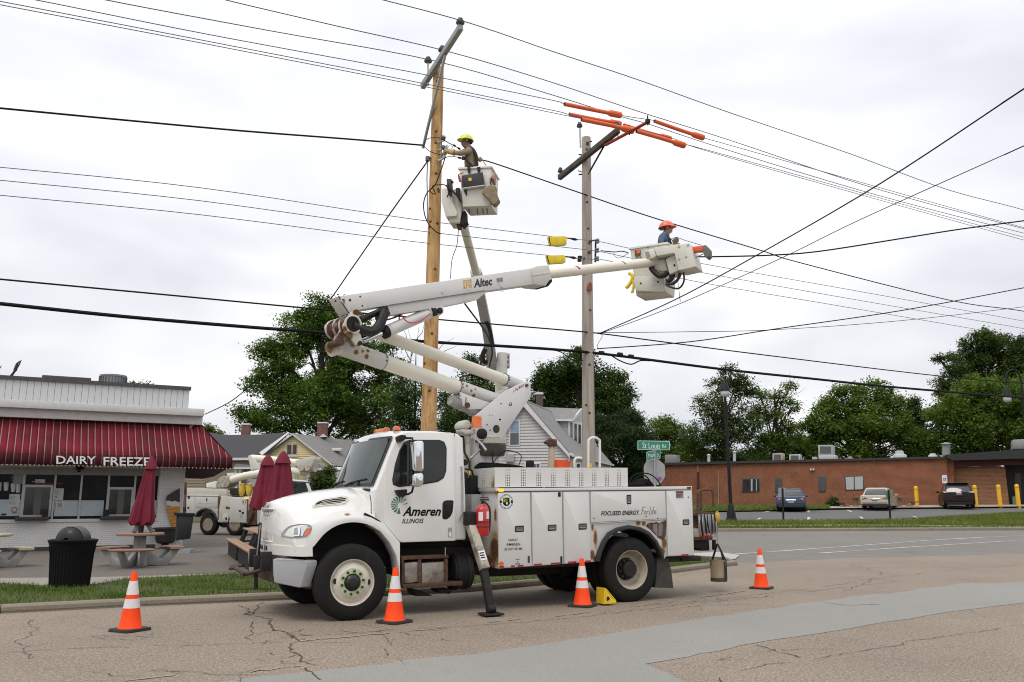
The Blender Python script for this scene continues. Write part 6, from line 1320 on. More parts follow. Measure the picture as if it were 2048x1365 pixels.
m=MB();m.tube([j1(690,450,0),j1(715,470,0),j1(745,485,0),j1(785,545,.0)],.010,6);m.lathe([(.001,-.05),(.05,-.03),(.05,.03),(.001,.05)],j1(714,470,.0),(1,0,.4),10);m.build('lanyard',pm('lanyard_tan',(.40,.30,.19),.8),LM1)
# -- lineman in the lower bucket
Y2=(KP.O+KP.n*(BO+.33)).y
Y2=kpt(zU,500,330,BO+.33).y
def j2(x,y,dy=0.0):return at(*zU(x,y),Y2+dy)
LM2=thing('person','lineman in an orange hard hat and blue shirt standing in the lower bucket','person',j2(470,800)-Vector((0,0,.2)))
head=j2(538,205);neck=j2(515,262);ch=j2(475,345);wa=ch+Vector((-.01,0,-.26));hip=wa+Vector((0,0,-.2))
shn,shf=j2(462,318,-.16),j2(490,312,.17);eln,elf=j2(445,430,-.24),j2(520,420,.2);wrn,wrf=j2(560,440,-.15),j2(610,408,.12)
kn_,kf=hip+Vector((.16,-.1,-.22)),hip+Vector((.16,.1,-.22));fn,ff=kn_+Vector((-.12,0,-.24)),kf+Vector((-.12,0,-.24));crown=head+Vector((-.01,0,.07));nose=head+Vector((.102,0,-.02));chin=head+Vector((.07,0,-.095))
J=[hip,wa,ch,neck,head,crown,shn,eln,wrn,shf,elf,wrf,hip+Vector((0,-.1,-.03)),kn_,fn,hip+Vector((0,.1,-.03)),kf,ff,nose,chin]
body('body',J,E,Rr,[BLUESH,SKIN2,PANTS],lambda c:1 if(c.z>neck.z-.015 and abs(c.x-head.x)<.2)else(2 if c.z<wa.z-.1 else 0),LM2)
hat(head+Vector((-.02,0,.045)),Vector((1,-.1,0)),ORH,LM2,.138,-.12)
m=MB()
for s_ in(-1,1):m.lathe([(.001,-.008),(.010,0),(.001,.008)],head+Vector((.088,.036*s_,.012)),(1,0,0),8)
m.build('eye',BLACK,LM2);m=MB();m.lathe([(.001,-.01),(.028,0),(.02,.015)],head+Vector((-.02,-.095,-.0)),(0,-1,0),10);m.build('ear',SKIN2,LM2)
m=MB();m.loft([[j2(x,y,d_)for x,y,d_ in r_]for r_ in([(418,175,-.05),(475,160,-.11),(500,165,-.125),(500,190,-.12),(470,225,-.11),(432,222,-.05)],[(410,180,.02),(470,160,.02),(500,160,.02),(500,190,.02),(465,228,.02),(428,226,.02)],[(425,178,.1),(480,160,.12),(500,165,.125),(500,190,.12),(475,222,.11),(440,220,.1)])]);m.build('neck_shade',HARN,LM2,smooth=60)
m=MB();m.tube(catmull([j2(478,270,-.06),j2(515,280,-.10),j2(545,300,-.06),j2(555,330,0)],3),.025,8);m.build('collar',BLUESH,LM2,smooth=60)
m=MB();m.tube(catmull([j2(500,275,-.09),j2(540,330,-.14),j2(560,400,-.13)],3),.022,6);m.tube([j2(575,340,-.06),j2(575,380,-.06)],.03,6);m.build('harness',HARN,LM2,smooth=60)
for w,e in((wrn,eln),(wrf,elf)):hand(None,w,(w-e),Vector((0,0,1)),1.2,LM2,GLOVE)
# ==== THIRD TRUCK (boom raised to the tan pole) with its bucket
D3=TP.n*9.3+TP.d*4.9
t3=truck.copy();COL.objects.link(t3);t3.location=T0+D3;FR[t3.name]=(T0+D3,TROT)
tag(t3,'white bucket truck mostly hidden behind the lettered one, boom raised to the tan pole','bucket truck','bucket trucks')
KEEP={'hood','lower_nose','grille','headlight','cab','windshield','cab_door','wheel','chassis_frame','utility_body','tool_tray','bumper','pedestal','bearing','rear_fender','wheel_well','wheel_arch','compartment_door','fuel_tank'}
NOSUB={'lettering','script_lettering','rust_hole','torn_edge','inner_panel','fan_emblem','emblem_ray','round_sticker'}
for ch in list(truck.children):
 if ch.name.split('.')[0]not in KEEP:continue
 c=ch.copy();COL.objects.link(c);c.parent=t3;FR[c.name]=FR[t3.name]
 for g in ch.children:
  if g.name.split('.')[0]in NOSUB:continue
  d=g.copy();COL.objects.link(d);d.parent=c
TUR3=TUR+D3
k3=at(993,722,23.3)
def W3(mb,name,mat,parent=None,**k):return mb.build(name,mat,parent or t3,**k)
m=MB();m.tube([Vector((TUR3.x,TUR3.y,2.9)),at(*zAB(445,1280),23.9)],.17,16);W3(m,'turret_post',BOOMW,smooth=40)
m=MB();m.tube([at(*zAB(442,1290),23.9),at(*zAB(450,1000),23.6)],.15,16);W3(m,'lower_boom',CREAM,smooth=40)
m=MB();m.tube([at(*zAB(455,1090),23.0),at(*zAB(463,910),23.0)],.15,16);W3(m,'link_tube',BOOMW,smooth=40)
P3=Plane(k3,85)
m=MB();m.prism(P3.pts(zz(zAB,[(325,955),(420,945),(432,1000),(420,1060),(345,1050),(325,1010)])),P3.n*.35);W3(m,'knuckle_plate',pm('grimy_knuckle',(.34,.33,.31),.5,var=.25),bevel=.03)
m=MB()
for y in(930,975,1020):m.tube([at(*zAB(480,y),23.0),at(*zAB(525,y+4),23.0)],.07,10)
W3(m,'elbow_drum',MATS['grimy_knuckle'],smooth=40)
bx=[(zAB(367,950),23.1),(zAB(320,660),21.6),(zAB(268,400),20.3),(zAB(232,210),19.5)]
pts=[at(*p,Y)for p,Y in bx];m=MB();rings=[]
for i,p in enumerate(pts):
 d=(pts[-1]-pts[0]).normalized();x=d.cross(Vector((0,1,0.3))).normalized();y=x.cross(d);w=(.135,.125,.115,.10)[i]
 rings.append([p+x*a*w+y*b*w*1.2 for a,b in((-1,-1),(1,-1),(1,1),(-1,1))])
m.loft(rings);W3(m,'upper_boom',pm('boom_painted_shade',(.48,.48,.48),.45,var=.08),bevel=.01)  # darker copy of the boom paint, its shade put into the colour
m=MB();a,b=pts[-1],at(923,436,17.3);m.tube([a.lerp(b,-.06),b],.092,18);W3(m,'boom_tip',CREAM,smooth=40)
m=MB();a2=a.lerp(b,.0);m.tube([a.lerp(b,-.05),a.lerp(b,.04)],.145,8);W3(m,'boom_collar',MATS['collar_cream']);m=MB();m.tube([a.lerp(b,-.085),a.lerp(b,-.05)],.14,8);W3(m,'collar_pad',BLACK)
m=MB();m.tube(catmull([at(*zAB(x,y),Y)for x,y,Y in((345,1030,22.6),(372,900,22.2),(345,790,21.6),(290,690,21),(130,475,20))],4),.022,6);m.tube(catmull([at(*zAB(x,y),Y)for x,y,Y in((330,990,22.8),(292,980,22.8),(290,920,22.6),(325,850,22.4))],4),.07,8);m.tube(catmull([at(*zAB(x,y),Y)for x,y,Y in((375,830,22),(350,700,21.4),(320,630,21.2))],3),.05,8);W3(m,'boom_hose',hm)
m=MB();m.tube(catmull([at(px,py,17.6)for px,py in((917,455),(914,490),(904,520),(901,558))],4),.008,5);W3(m,'hanging_hose',hm)
B3=Plane(at(*zJ(660,800),16.55),97)
def b3(x,y,off=0):return B3.pt(*zJ(x,y),off)
tl_,tr_=b3(468,590),b3(842,560);tl_.z=tr_.z=(tl_.z+tr_.z)/2+.01
bl_,br_=b3(505,1040),b3(838,1015);bl_.z=br_.z=(bl_.z+br_.z)/2
def ring5(p,q,ins,dep):d=B3.d;n=B3.n;return[p+d*ins+n*ins,q-d*ins+n*ins,q-d*ins+n*(dep-ins)+d*.06,p+d*ins+n*(dep-ins)+d*.06]
m=MB();m.loft([ring5(bl_,br_,.0,.58),ring5(tl_,tr_,0,.66),ring5(tl_,tr_,.03,.66),ring5(bl_+Vector((0,0,.04)),br_+Vector((0,0,.04)),.03,.6)])
bk3=W3(m,'bucket',BUCK,bevel=.025,seg=3)
up_=Vector((0,0,.02));m=MB();m.loft([ring5(tl_-up_,tr_-up_,-.025,.68),ring5(tl_+up_,tr_+up_,-.025,.68),ring5(tl_+up_,tr_+up_,.03,.66),ring5(tl_-up_,tr_-up_,.03,.66),ring5(tl_-up_,tr_-up_,-.025,.68)],caps=False);W3(m,'bucket_rim',BUCK,bk3,bevel=.008)
m=MB()
for k in(.15,.45,.65,.8):p=bl_.lerp(br_,k)+B3.n*.1-Vector((0,0,.004));m.box(p+B3.n*.2,(.02,.36,.006))
W3(m,'bucket_slot',pm('dirty_slot',(.16,.15,.13),.8),bk3)
def b3slab(l,off,th,rad=0,mb=None):
 if rad:l=rounded(l,rad)
 return(mb or MB()).prism(B3.pts(zz(zJ,l),off),B3.n*th)
W3(b3slab([(258,815),(385,812),(385,975),(440,1100),(430,1140),(305,1150),(255,965)],.0,.45,8),'tip_cover',BUCK,bevel=.02)
W3(b3slab([(385,830),(470,800),(492,860),(492,1080),(470,1220),(350,1220),(340,1150)],.1,.42,8),'platform_mount',BUCK,bevel=.02)
W3(b3slab([(430,1225),(492,1222),(480,1290),(440,1292)],.2,.12),'mount_pin',RUST,bevel=.01)
W3(b3slab([(480,1100),(540,1075),(545,1180),(560,1200),(500,1260),(470,1220)],.15,.25,8),'mount_hose',DARKST,bevel=.03)
W3(b3slab([(425,810),(468,805),(470,900),(498,985),(450,930),(425,890)],-.05,.1,6),'valve_cover',BLACK,bevel=.01)
W3(b3slab([(315,700),(372,700),(378,800),(372,895),(340,890),(318,800)],-.08,.12,6),'control_lever',pm('lever_brown',(.05,.035,.03),.6,var=.3),bevel=.015)
m=MB();m.tube([b3(340,770,-.1),b3(338,880,-.1),b3(320,920,-.1)],.014,6);m.tube([b3(372,745,-.06),b3(395,735,-.06)],.03,6);m.tube(catmull([b3(310,780,-.1),b3(430,890,-.12),b3(490,975,-.1)],4),.02,6);W3(m,'control_hose',DARKST)
ap=b3slab([(497,660),(742,620),(765,775),(500,808)],-.10,.07,8).build('tool_apron',pm('apron_black',(.028,.030,.033),.55,var=.3),th=('black tool apron hooked over the front of the upper bucket','tool apron'),bevel=.02)
b3slab([(572,690),(610,686),(612,722),(575,726)],-.106,.006).build('patch',YELLOW,ap);b3slab([(498,808),(772,770),(778,778),(505,815)],-.108,.08).build('shelf_edge',BUCK,ap)
m=MB()
for x in(578,695):m.prism(B3.pts(zz(zJ,rounded([(x-18,560),(x+18,556),(x+14,600),(x-2,640),(x-14,605)],6)),-.06),B3.n*.05)
m.build('hook',BLACK,ap,bevel=.006)
bag=b3slab([(725,860),(790,800),(840,770),(900,780),(895,840),(940,940),(900,990),(870,1005),(830,960),(760,885)],-.14,.22,14).build('canvas_bag',pm('canvas_olive',(.26,.21,.13),.9,var=.25,vs=9,bump=.4,bs=14),th=('olive canvas tool bag hanging off the upper bucket rim','tool bag'),bevel=.06,seg=3)
m=MB();m.tube([b3(850,690,-.06),b3(835,760,-.1),b3(880,790,-.1),b3(865,700,-.05)],.012,6);m.build('bag_rope',DARKST,bag)
rb=b3slab([(820,700),(860,660),(885,630),(900,660),(895,760),(860,750)],-.05,.08,8).build('pink_rope_bundle',pm('pink_rope',(.42,.22,.20),.8,var=.3,vs=25),th=('faded pink rope bundle on the right rim of the upper bucket','rope'),bevel=.02)
m=MB()
for k in range(4):m.tube(catmull([b3(520-8*k,630,-.05),b3(480-10*k,640+6*k,-.08),b3(455+4*k,670,-.06),b3(470+6*k,740,-.05)],3),.009,6)
m.build('hand_line',pm('red_white_rope',(.42,.10,.12),.7,var=.5,vs=40),th=('red and white hand line coiled on the left corner of the upper bucket','rope'))
# ==== DAIRY STAND
DO_=gp(250,1098);DP=Plane(DO_,60.0)
dairy=thing('dairy_stand','low white brick ice cream stand with a red striped awning lettered DAIRY FREEZE','building',DO_)
def brickm(name,col,col2,mort,sx,sy,rough=.85,ofs=.5,ms=.012,bump=.5,var=.12,vertical_axis=True):
 if name in MATS:return MATS[name]
 m=bpy.data.materials.new(name);m.use_nodes=True;nt=m.node_tree;b=nt.nodes['Principled BSDF'];b.inputs['Roughness'].default_value=rough
 uv=nt.nodes.new('ShaderNodeUVMap')
 br=nt.nodes.new('ShaderNodeTexBrick');br.offset=ofs;br.inputs['Scale'].default_value=1.0;br.inputs['Brick Width'].default_value=sx;br.inputs['Row Height'].default_value=sy
 br.inputs['Mortar Size'].default_value=ms;br.inputs['Mortar Smooth'].default_value=.3
 br.inputs['Color1'].default_value=(*col,1);br.inputs['Color2'].default_value=(*col2,1);br.inputs['Mortar'].default_value=(*mort,1);lnk(nt,uv.outputs['UV'],br.inputs['Vector'])
 n=nt.nodes.new('ShaderNodeTexNoise');n.inputs['Scale'].default_value=.9;n.inputs['Detail'].default_value=8;n.inputs['Roughness'].default_value=.65;lnk(nt,uv.outputs['UV'],n.inputs['Vector'])
 q=nt.nodes.new('ShaderNodeMapRange');q.inputs['From Min'].default_value=.3;q.inputs['From Max'].default_value=.7;q.inputs['To Min'].default_value=1-var;q.inputs['To Max'].default_value=1+var;lnk(nt,n.outputs['Fac'],q.inputs['Value'])
 s=nt.nodes.new('ShaderNodeVectorMath');s.operation='SCALE';lnk(nt,br.outputs['Color'],s.inputs[0]);lnk(nt,q.outputs['Result'],s.inputs['Scale']);lnk(nt,s.outputs['Vector'],b.inputs['Base Color'])
 bp_=nt.nodes.new('ShaderNodeBump');bp_.inputs['Strength'].default_value=bump;bp_.inputs['Distance'].default_value=.012;bp_.invert=True;lnk(nt,br.outputs['Fac'],bp_.inputs['Height']);lnk(nt,bp_.outputs['Normal'],b.inputs['Normal'])
 MATS[name]=m;return m
def uvwall(o):
 me=o.data;uv=me.uv_layers.new(name='UVMap')
 for p in me.polygons:
  n=p.normal;h=Vector((-n.y,n.x,0))
  for li in p.loop_indices:
   c=me.vertices[me.loops[li].vertex_index].co
   uv.data[li].uv=(c.dot(h)if h.length>.1 else c.x,c.z if abs(n.z)<.9 else c.y)
 return o
WBRICK=brickm('white_painted_brick',(.70,.69,.67),(.67,.665,.645),(.55,.545,.53),.21,.062,ms=.009,bump=.5,var=.07)
def ds(l,off,th,f=None,mb=None,rad=0):return slab(DP,rounded(zz(f,l),rad)if(f and rad)else(zz(f,l)if f else l),off,th,None,mb)
def dp(x,y,off=0.0,f=zI):return DP.pt(*f(x,y),off)
zb_=-.02
def dwall(x0,x1,z0,z1,off,th,name,mat,parent=dairy,bevel=0):
 a=DP.uv(x0,z0,off);m=MB();m.prism([DP.uv(x0,z0,off),DP.uv(x1,z0,off),DP.uv(x1,z1,off),DP.uv(x0,z1,off)],DP.n*th);return m.build(name,mat,parent,bevel=bevel)
def du(x,f=zI,y=880,off=0):w=DP.pt(*f(x,y),off)-DP.O;return w.dot(DP.d)
def dz(y,x=900,f=zI,off=0):return DP.pt(*f(x,y),off).z-0.0
uL,uR=-16.0,du(900,zF,900)
zS0=dz(900);zW0,zW1=dz(872),dz(395)
DO0=DP.O.z
uvwall(dwall(uL,uR,-.1,zS0-.04,0,.25,'lower_wall',WBRICK));xq=du(1785)
uvwall(dwall(xq,uR,zS0-.04,zW1+.2,0,.25,'corner_wall',WBRICK))
uvwall(dwall(uL,uR,zW1+.2,4.15,0,.25,'upper_wall',WBRICK));uvwall(dwall(uR-.25,uR,-.1,4.15,.25,7.0,'end_wall',WBRICK));dwall(uL,uR,-.1,4.15,7.2,.2,'back_wall',WBRICK)
dwall(uL,uR-.25,4.0,4.14,.26,6.9,'roof',pm('flat_roof',(.1,.1,.1),.9))
dwall(uL,xq,zW1-.02,zW1+.2,-.02,.25,'lintel',pm('lintel_grey',(.30,.29,.27),.8,var=.15));dwall(uL,xq,zS0-.10,zS0-.0,-.05,.2,'sill',pm('sill_white',(.55,.55,.54),.5,var=.08))
dwall(uL,xq,-.1,.12,-.02,.02,'foundation',pm('foundation_dark',(.07,.065,.055),.9,var=.4,vs=3))
dwall(uL,xq,zS0,zW1,.12,.06,'interior_panel',pm('stand_interior',(.022,.021,.02),.6,var=.5,vs=1.4))
FRAME_=pm('aluminium_frame',(.40,.40,.39),.45,.3,var=.08)
edges_=[-900,-560,-260,215,585,890,1205,1505,1785]
for a,b in zip(edges_,edges_[1:]):
 g=dwall(du(a)+.03,du(b)-.03,zS0+.02,zW1-.02,.06,.012,'window',pm('stand_glass',(.014,.015,.015),.15,var=.6,vs=1.5,spec=.1))
for x in(-560,-260,230,590,893,1205,1508,1784):dwall(du(x)-.03,du(x)+.03,zS0,zW1,.01,.07,'mullion',FRAME_)
def service(x0,x1,y0,y1):
 w=dwall(du(x0),du(x1),dz(y1),dz(y0),-.01,.06,'service_window',FRAME_)
 a0_,a1_=du(x0)+.07,du(x1)-.07;z0_,z1_=dz(y1)+.06,dz(y0)-.08
 dwall(a0_,a1_,z0_,z1_,-.02,.012,'service_glass',pm('service_glass',(.028,.028,.027),.08,var=.6,vs=3),w)
 dwall((a0_+a1_)/2-.08,(a0_+a1_)/2+.12,z0_,z1_,-.026,.006,'sash',pm('dim_sash',(.09,.09,.085),.5),w);return w
service(228,572,515,872);service(1198,1500,535,872)
for x0,x1 in((170,552),(1136,1472)):dwall(du(x0),du(x1),dz(912),dz(872),-.30,.30,'counter',pm('counter_black',(.025,.024,.022),.5,var=.3),bevel=.01)
for x,y0 in((508,790),(1198,795)):dwall(du(x)-.08,du(x)+.08,dz(870),dz(y0),-.24,.12,'napkin_box',BLACK)
FROST=pm('frosted_panel',(.37,.42,.45),.6,var=.05)
for a,b in((610,880),(905,1170)):dwall(du(a),du(b),dz(868),dz(690),.045,.012,'frosted_panel',FROST)
dwall(du(-560),du(220),dz(862),dz(680),.045,.012,'frosted_panel',FROST);dwall(du(1520),du(1770),dz(868),dz(690),.045,.012,'frosted_panel',FROST)
PAPER=pm('paper_white',(.48,.49,.49),.7,var=.05)
def poster(x0,y0,x1,y1,marks,mat=PAPER,ink=None):
 p=dwall(du(x0),du(x1),dz(y1),dz(y0),.035,.006,'poster',mat);mm=MB()
 for(a,b,c,d)in marks:ds([(a,b),(c,b),(c,d),(a,d)],.031,.003,zI,mm)
 if marks:mm.build('poster_print',ink or GREYPAPER,p,smooth=0)
poster(592,555,698,685,[(600,640,655,660)]+[(605,575+k*9,685-(k*7)%20,578+k*9)for k in range(6)])
poster(576,698,640,778,[(582,706,634,770)],mat=PAPER);poster(648,690,722,778,[(654,696,712,703),(660,720,708,768)])
poster(80,620,205,760,[(100,640+k*14,185-(k%3)*14,645+k*14)for k in range(8)]);poster(105,398,250,508,[(125,415+k*14,230,418+k*14)for k in range(5)],pm('old_paper',(.27,.25,.22),.8));poster(358,455,472,498,[(365,470,465,482)])
poster(1385,795,1470,872,[]);dwall(du(350),du(680),dz(502),dz(493),.034,.005,'red_strip',pm('red_strip',(.22,.03,.03),.6))
mm=MB();c_=dp(163,795,.03);mm.lathe([(.085,0),(.085,.004),(.065,.004),(.065,0)],c_,-DP.n,20,caps=False);mm.build('notice_ring',REDLENS,dairy);ds([(135,830),(190,826),(190,834),(135,838)],.03,.003,zI).build('notice_print',REDLENS,dairy)
mm=MB();ds(rounded([(12,842),(72,838),(72,858),(12,862)],8),.03,.003,zI,mm);mm.build('brand_sticker',BLACK,dairy)
for x,y in((-10,500),(70,500),(150,515),(205,520)):
 mm=MB();a=dp(x,y+80,.03);b=dp(x,y,.03);mm.tube([a,b],[.055,.075],12);mm.tube([b,b+Vector((0,0,.05))],[.08,.06],12);mm.build('paper_cup',PAPER,dairy,smooth=40)
mm=MB();c_=dp(910,318,-.1);mm.box(c_,(.22,.12,.12));mm.lathe([(.04,0),(.06,.1)],c_+Vector((0,-.05,-.05)),(0,0,-1),10);mm.build('flood_lamp',DARKST,dairy)
AW=-1.35
fa=[(-330,503),(0,512),(600,523),(900,533),(1154,545)]
aU0,aU1=du(-330,zF,512,AW),du(1154,zF,545,AW);zTop=DP.pt(*zF(500,345),0).z;zVal=DP.pt(*zF(500,521),AW).z;zVb=DP.pt(*zF(500,577),AW).z
uT1=du(992,zF,400,0)
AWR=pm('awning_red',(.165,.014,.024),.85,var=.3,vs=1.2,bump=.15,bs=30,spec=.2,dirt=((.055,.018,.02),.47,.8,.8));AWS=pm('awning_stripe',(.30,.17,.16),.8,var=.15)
mm=MB();vm=MB();nS=int((aU1-aU0)/.20);sp_=(aU1-aU0)/nS
def aw(u,t):
 if t<=1:
  if u>uT1:t=max(t,(u-uT1)/(aU1-uT1))
  return DP.uv(u,(zTop*(1-t)+zVal*t)-DP.O.z-.06*math.sin(math.pi*t),AW*t)
 return DP.uv(u,zVal+(zVb-zVal)*(t-1)-DP.O.z,AW-.01*math.sin(u*9))
T_=[0,.25,.5,.75,1,1.5,2]
for k in range(nS):
 u0=aU0+k*sp_;
 for(a,b,mi)in((u0,u0+.028,1),(u0+.028,u0+sp_,0)):
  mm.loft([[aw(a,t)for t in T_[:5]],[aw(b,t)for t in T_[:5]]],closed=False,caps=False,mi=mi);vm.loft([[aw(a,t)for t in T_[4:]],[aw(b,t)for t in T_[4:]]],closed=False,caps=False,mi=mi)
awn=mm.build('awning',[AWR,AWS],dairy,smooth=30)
vln=vm.build('valance',[pm('valance_shaded_red',(.055,.008,.012),.85,var=.3,vs=1.5,spec=.2),pm('valance_shaded_stripe',(.14,.075,.072),.8,var=.15)],dairy,smooth=30);md=vln.modifiers.new('cloth_thickness','SOLIDIFY');md.thickness=.012  # darker copies of awning red and stripe, painting in the crease's shading
md=awn.modifiers.new('cloth_thickness','SOLIDIFY');md.thickness=.012
mm=MB();mm.add([aw(uT1,0),aw(aU1,1),DP.uv(aU1,zVal-DP.O.z,.5),DP.uv(uT1,zTop-DP.O.z,.5)],[(0,1,2,3)]);mm.add([aw(aU1,1),aw(aU1,2),DP.uv(aU1,zVb-DP.O.z,.5),DP.uv(aU1,zVal-DP.O.z,.5)],[(0,1,2,3)]);mm.add([DP.uv(uR,zVal-.2-DP.O.z,0.3),DP.uv(aU1,zVb+.02-DP.O.z,.5),aw(aU1,2)+Vector((0,0,.02)),DP.uv(uR,zVb-DP.O.z,AW)],[(0,1,2,3)]);mm.build('awning_end',AWR,dairy,fix=False)
mm=MB()
for k in range(70):p=aw(aU0+(aU1-aU0)*(k+.5)/70,2);mm.lathe([(.001,-.03),(.02,-.02),(.02,.0),(.001,.01)],p,(0,0,1),6)
mm.build('awning_fringe',pm('fringe_white',(.5,.45,.42),.8),dairy,smooth=0)
ds([(903,584),(1150,579),(1060,630),(1010,640),(905,634)],1.6,.3,zF).build('far_valance_slab',pm('far_valance_shade',(.022,.006,.008),.9),dairy)  # dark slab for the awning's far valance, shade put in its colour
for s_,x0,x1,y0,y1 in(('DAIRY',280,476,526,565),('FREEZE',514,745,532,573)):
 W=[DP.pt(*zF(x0,y1+(1 if s_=='DAIRY' else 1)),AW-.025),DP.pt(*zF(x1,y1+3),AW-.025),DP.pt(*zF(x0,y0),AW-.025)]
 text(s_,'lettering',W[0],W[1],W[2],WHITEV,dairy,bold=.012)
uC1=du(1012,zF,335,-.5)
for y0,y1,o_,n_ in((300,352,-.30,'cornice'),(268,306,-.55,'cornice')):
 z0,z1=DP.pt(*zF(500,y1),o_).z-DP.O.z,DP.pt(*zF(500,y0),o_).z-DP.O.z;m=MB();m.prism([DP.uv(uL,z0,o_),DP.uv(uC1,z0,o_),DP.uv(uC1,z1,o_),DP.uv(uL,z1,o_)],DP.n*(1.0));m.build(n_,pm('cornice_white',(.60,.60,.59),.5,var=.08,dirt=((.35,.34,.31),.6,1.5,.5)),dairy,bevel=.01)
m=MB();zc=DP.pt(*zF(950,362),0).z-DP.O.z;m.prism([DP.uv(uR,zc-.3,-.2),DP.uv(uC1-.1,zc+.15,-.2),DP.uv(uC1-.1,zc+.3,-.2),DP.uv(uR,zc+.3,-.2)],DP.n*.6);m.build('soffit',pm('soffit_pink',(.36,.14,.13),.8),dairy)
uP1=du(938,zF,250,0);zp0,zp1=DP.pt(*zF(500,290),0).z-DP.O.z,DP.pt(*zF(500,170),0).z-DP.O.z
zp0L,zp1L=zp0-.1,zp1
first=None;bw=.20;nb=int((uP1-uL)/bw)
BRD=pm('parapet_board',(.54,.55,.55),.6,var=.07,vs=2,dirt=((.40,.40,.39),.62,2.0,.5))
for k in range(nb):
 u0=uP1-(k+1)*bw
 if first is None:
  m=MB();m.prism([DP.uv(u0+.004,zp0L,0),DP.uv(u0+bw-.004,zp0L,0),DP.uv(u0+bw-.004,zp1L,0),DP.uv(u0+.004,zp1L,0)],DP.n*.05);first=m.build('board',BRD,dairy,bevel=.006,seg=1)
 else:c=dup_part(first);c.location=first.location-DP.d*bw*k
dwall(uL,uP1,zp0+DP.O.z-.1,zp1+DP.O.z,.045,.12,'parapet',pm('parapet_core',(.25,.25,.25),.8));dwall(uL,uP1+.04,zp1+DP.O.z-.03,zp1+DP.O.z+.09,-.06,.3,'parapet_cap',pm('cap_dark',(.075,.07,.066),.7,var=.3))
dwall(uP1-.1,uP1,zp0+DP.O.z-.1,zp1+DP.O.z,.18,6.5,'parapet',MATS['parapet_core'])
acp=DP.pt(*zF(560,165),2.2);acz=acp.z-.25
ac=thing('rooftop_condenser','round grey louvred air conditioner on the roof of the ice cream stand','air conditioner',Vector((acp.x,acp.y,acz)))
R_=(DP.pt(*zF(627,165),2.2)-DP.pt(*zF(490,165),2.2)).length/2;zt_=DP.pt(*zF(560,128),2.2).z
ACM=pm('condenser_grey',(.24,.25,.25),.5,.2,var=.1)
m=MB();m.lathe([(R_*.97,0),(R_*.97,zt_-acz-.08),(R_,zt_-acz-.06),(R_,zt_-acz),(R_*.6,zt_-acz+.03),(.001,zt_-acz+.03)],Vector((acp.x,acp.y,acz)),(0,0,1),24);m.build('casing',ACM,ac,smooth=30)
for k in range(26):
 a=2*math.pi*k/26;m=MB();p=Vector((acp.x+math.cos(a)*R_*.985,acp.y+math.sin(a)*R_*.985,acz+.1));m.box(p+Vector((0,0,(zt_-acz)*.4)),(.05,.012,(zt_-acz)*.62),Matrix.Rotation(a,3,'Z'));m.build('louvre',pm('louvre_dark',(.12,.125,.125),.5),ac)
hp_=DP.pt(*zF(327,158),1.6);m=MB();m.box(hp_,(1.5,1.2,.22),Matrix.Rotation(R(30),3,'Z'));m.build('roof_hatch',pm('hatch_dark',(.06,.06,.06),.7),th=('flat dark roof hatch on the ice cream stand roof, left of the round condenser','roof hatch'),bevel=.03)
cs=thing('cone_sign','painted ice cream cone board fixed at the right corner of the stand','sign',dp(1960,1180,-.1))
ds([(1890,762),(2045,752),(2046,900),(2010,1160),(1985,1100),(1930,900)],-.10,.04,zI).build('cone',pm('waffle_orange',(.48,.22,.04),.7,var=.2,vs=14),cs)
mm=MB()
for k in range(8):ds([(1900+k*11,800+k*38),(2044,770+k*44),(2044,774+k*44),(1901+k*11,806+k*38)],-.105,.006,zI,mm)
mm.build('waffle_line',pm('waffle_brown',(.26,.11,.02),.8),cs,smooth=0)
ds(rounded([(1888,700),(1930,690),(1960,705),(1990,690),(2045,715),(2045,752),(1970,762),(1920,748),(1890,740)],8),-.11,.05,zI).build('vanilla_scoop',pm('vanilla',(.55,.53,.48),.7),cs)
ds(rounded([(1890,690),(1900,640),(1975,590),(2046,550),(2046,715),(1985,690),(1960,706),(1925,690)],8),-.12,.05,zI).build('chocolate_scoop',pm('chocolate',(.035,.022,.016),.6),cs)
# ==== FORECOURT FURNITURE
tc=gp(138,1176);can=thing('trash_can','black flared trash can with a dome lid on the grass edge','trash can',tc)
S_=tc.y/1729
m=MB();m.lathe([(.33,0),(.335,.03),(.345,.3),(.36,.6),(.39,.76),(.415,.83),(.425,.84),(.425,.87),(.40,.875),(.37,.85),(.33,.82),(.30,.10)],tc,(0,0,1),32);m.build('barrel',pm('can_black',(.008,.008,.0085),.75,var=.25,spec=.15),can,smooth=35)
for k in range(36):
 a=2*math.pi*k/36;pr=[(.337,.05),(.349,.3),(.364,.6),(.394,.76)];m=MB();m.tube([tc+Vector((math.cos(a)*r,math.sin(a)*r,z))for r,z in pr],.008,4);m.build('rib',MATS['can_black'],can,smooth=0)
m=MB();ri=[]
for t in np.linspace(0,math.pi,15):
 ri.append([tc+Vector((math.cos(t)*.26*q,d,.86+math.sin(t)*.25*q))for q,d in((1,-.15),(1.0,.15),(.93,.15),(.93,-.15))])
m.loft(ri);m.build('dome_lid',pm('lid_gloss',(.012,.012,.013),.38,var=.2,spec=.35),can,smooth=40)
for q_ in(1,-1):
 m=MB();ri=[[tc+Vector((math.cos(t)*.255*math.cos(s),q_*(.12+math.sin(s)*.16),.86+math.sin(t)*.245*math.cos(s)))for t in np.linspace(0,math.pi,12)]for s in np.linspace(0 if q_>0 else.25,1.35,5)];m.loft(ri,closed=False,caps=False);m.build('lid_dome',MATS['lid_gloss'],can,smooth=40)
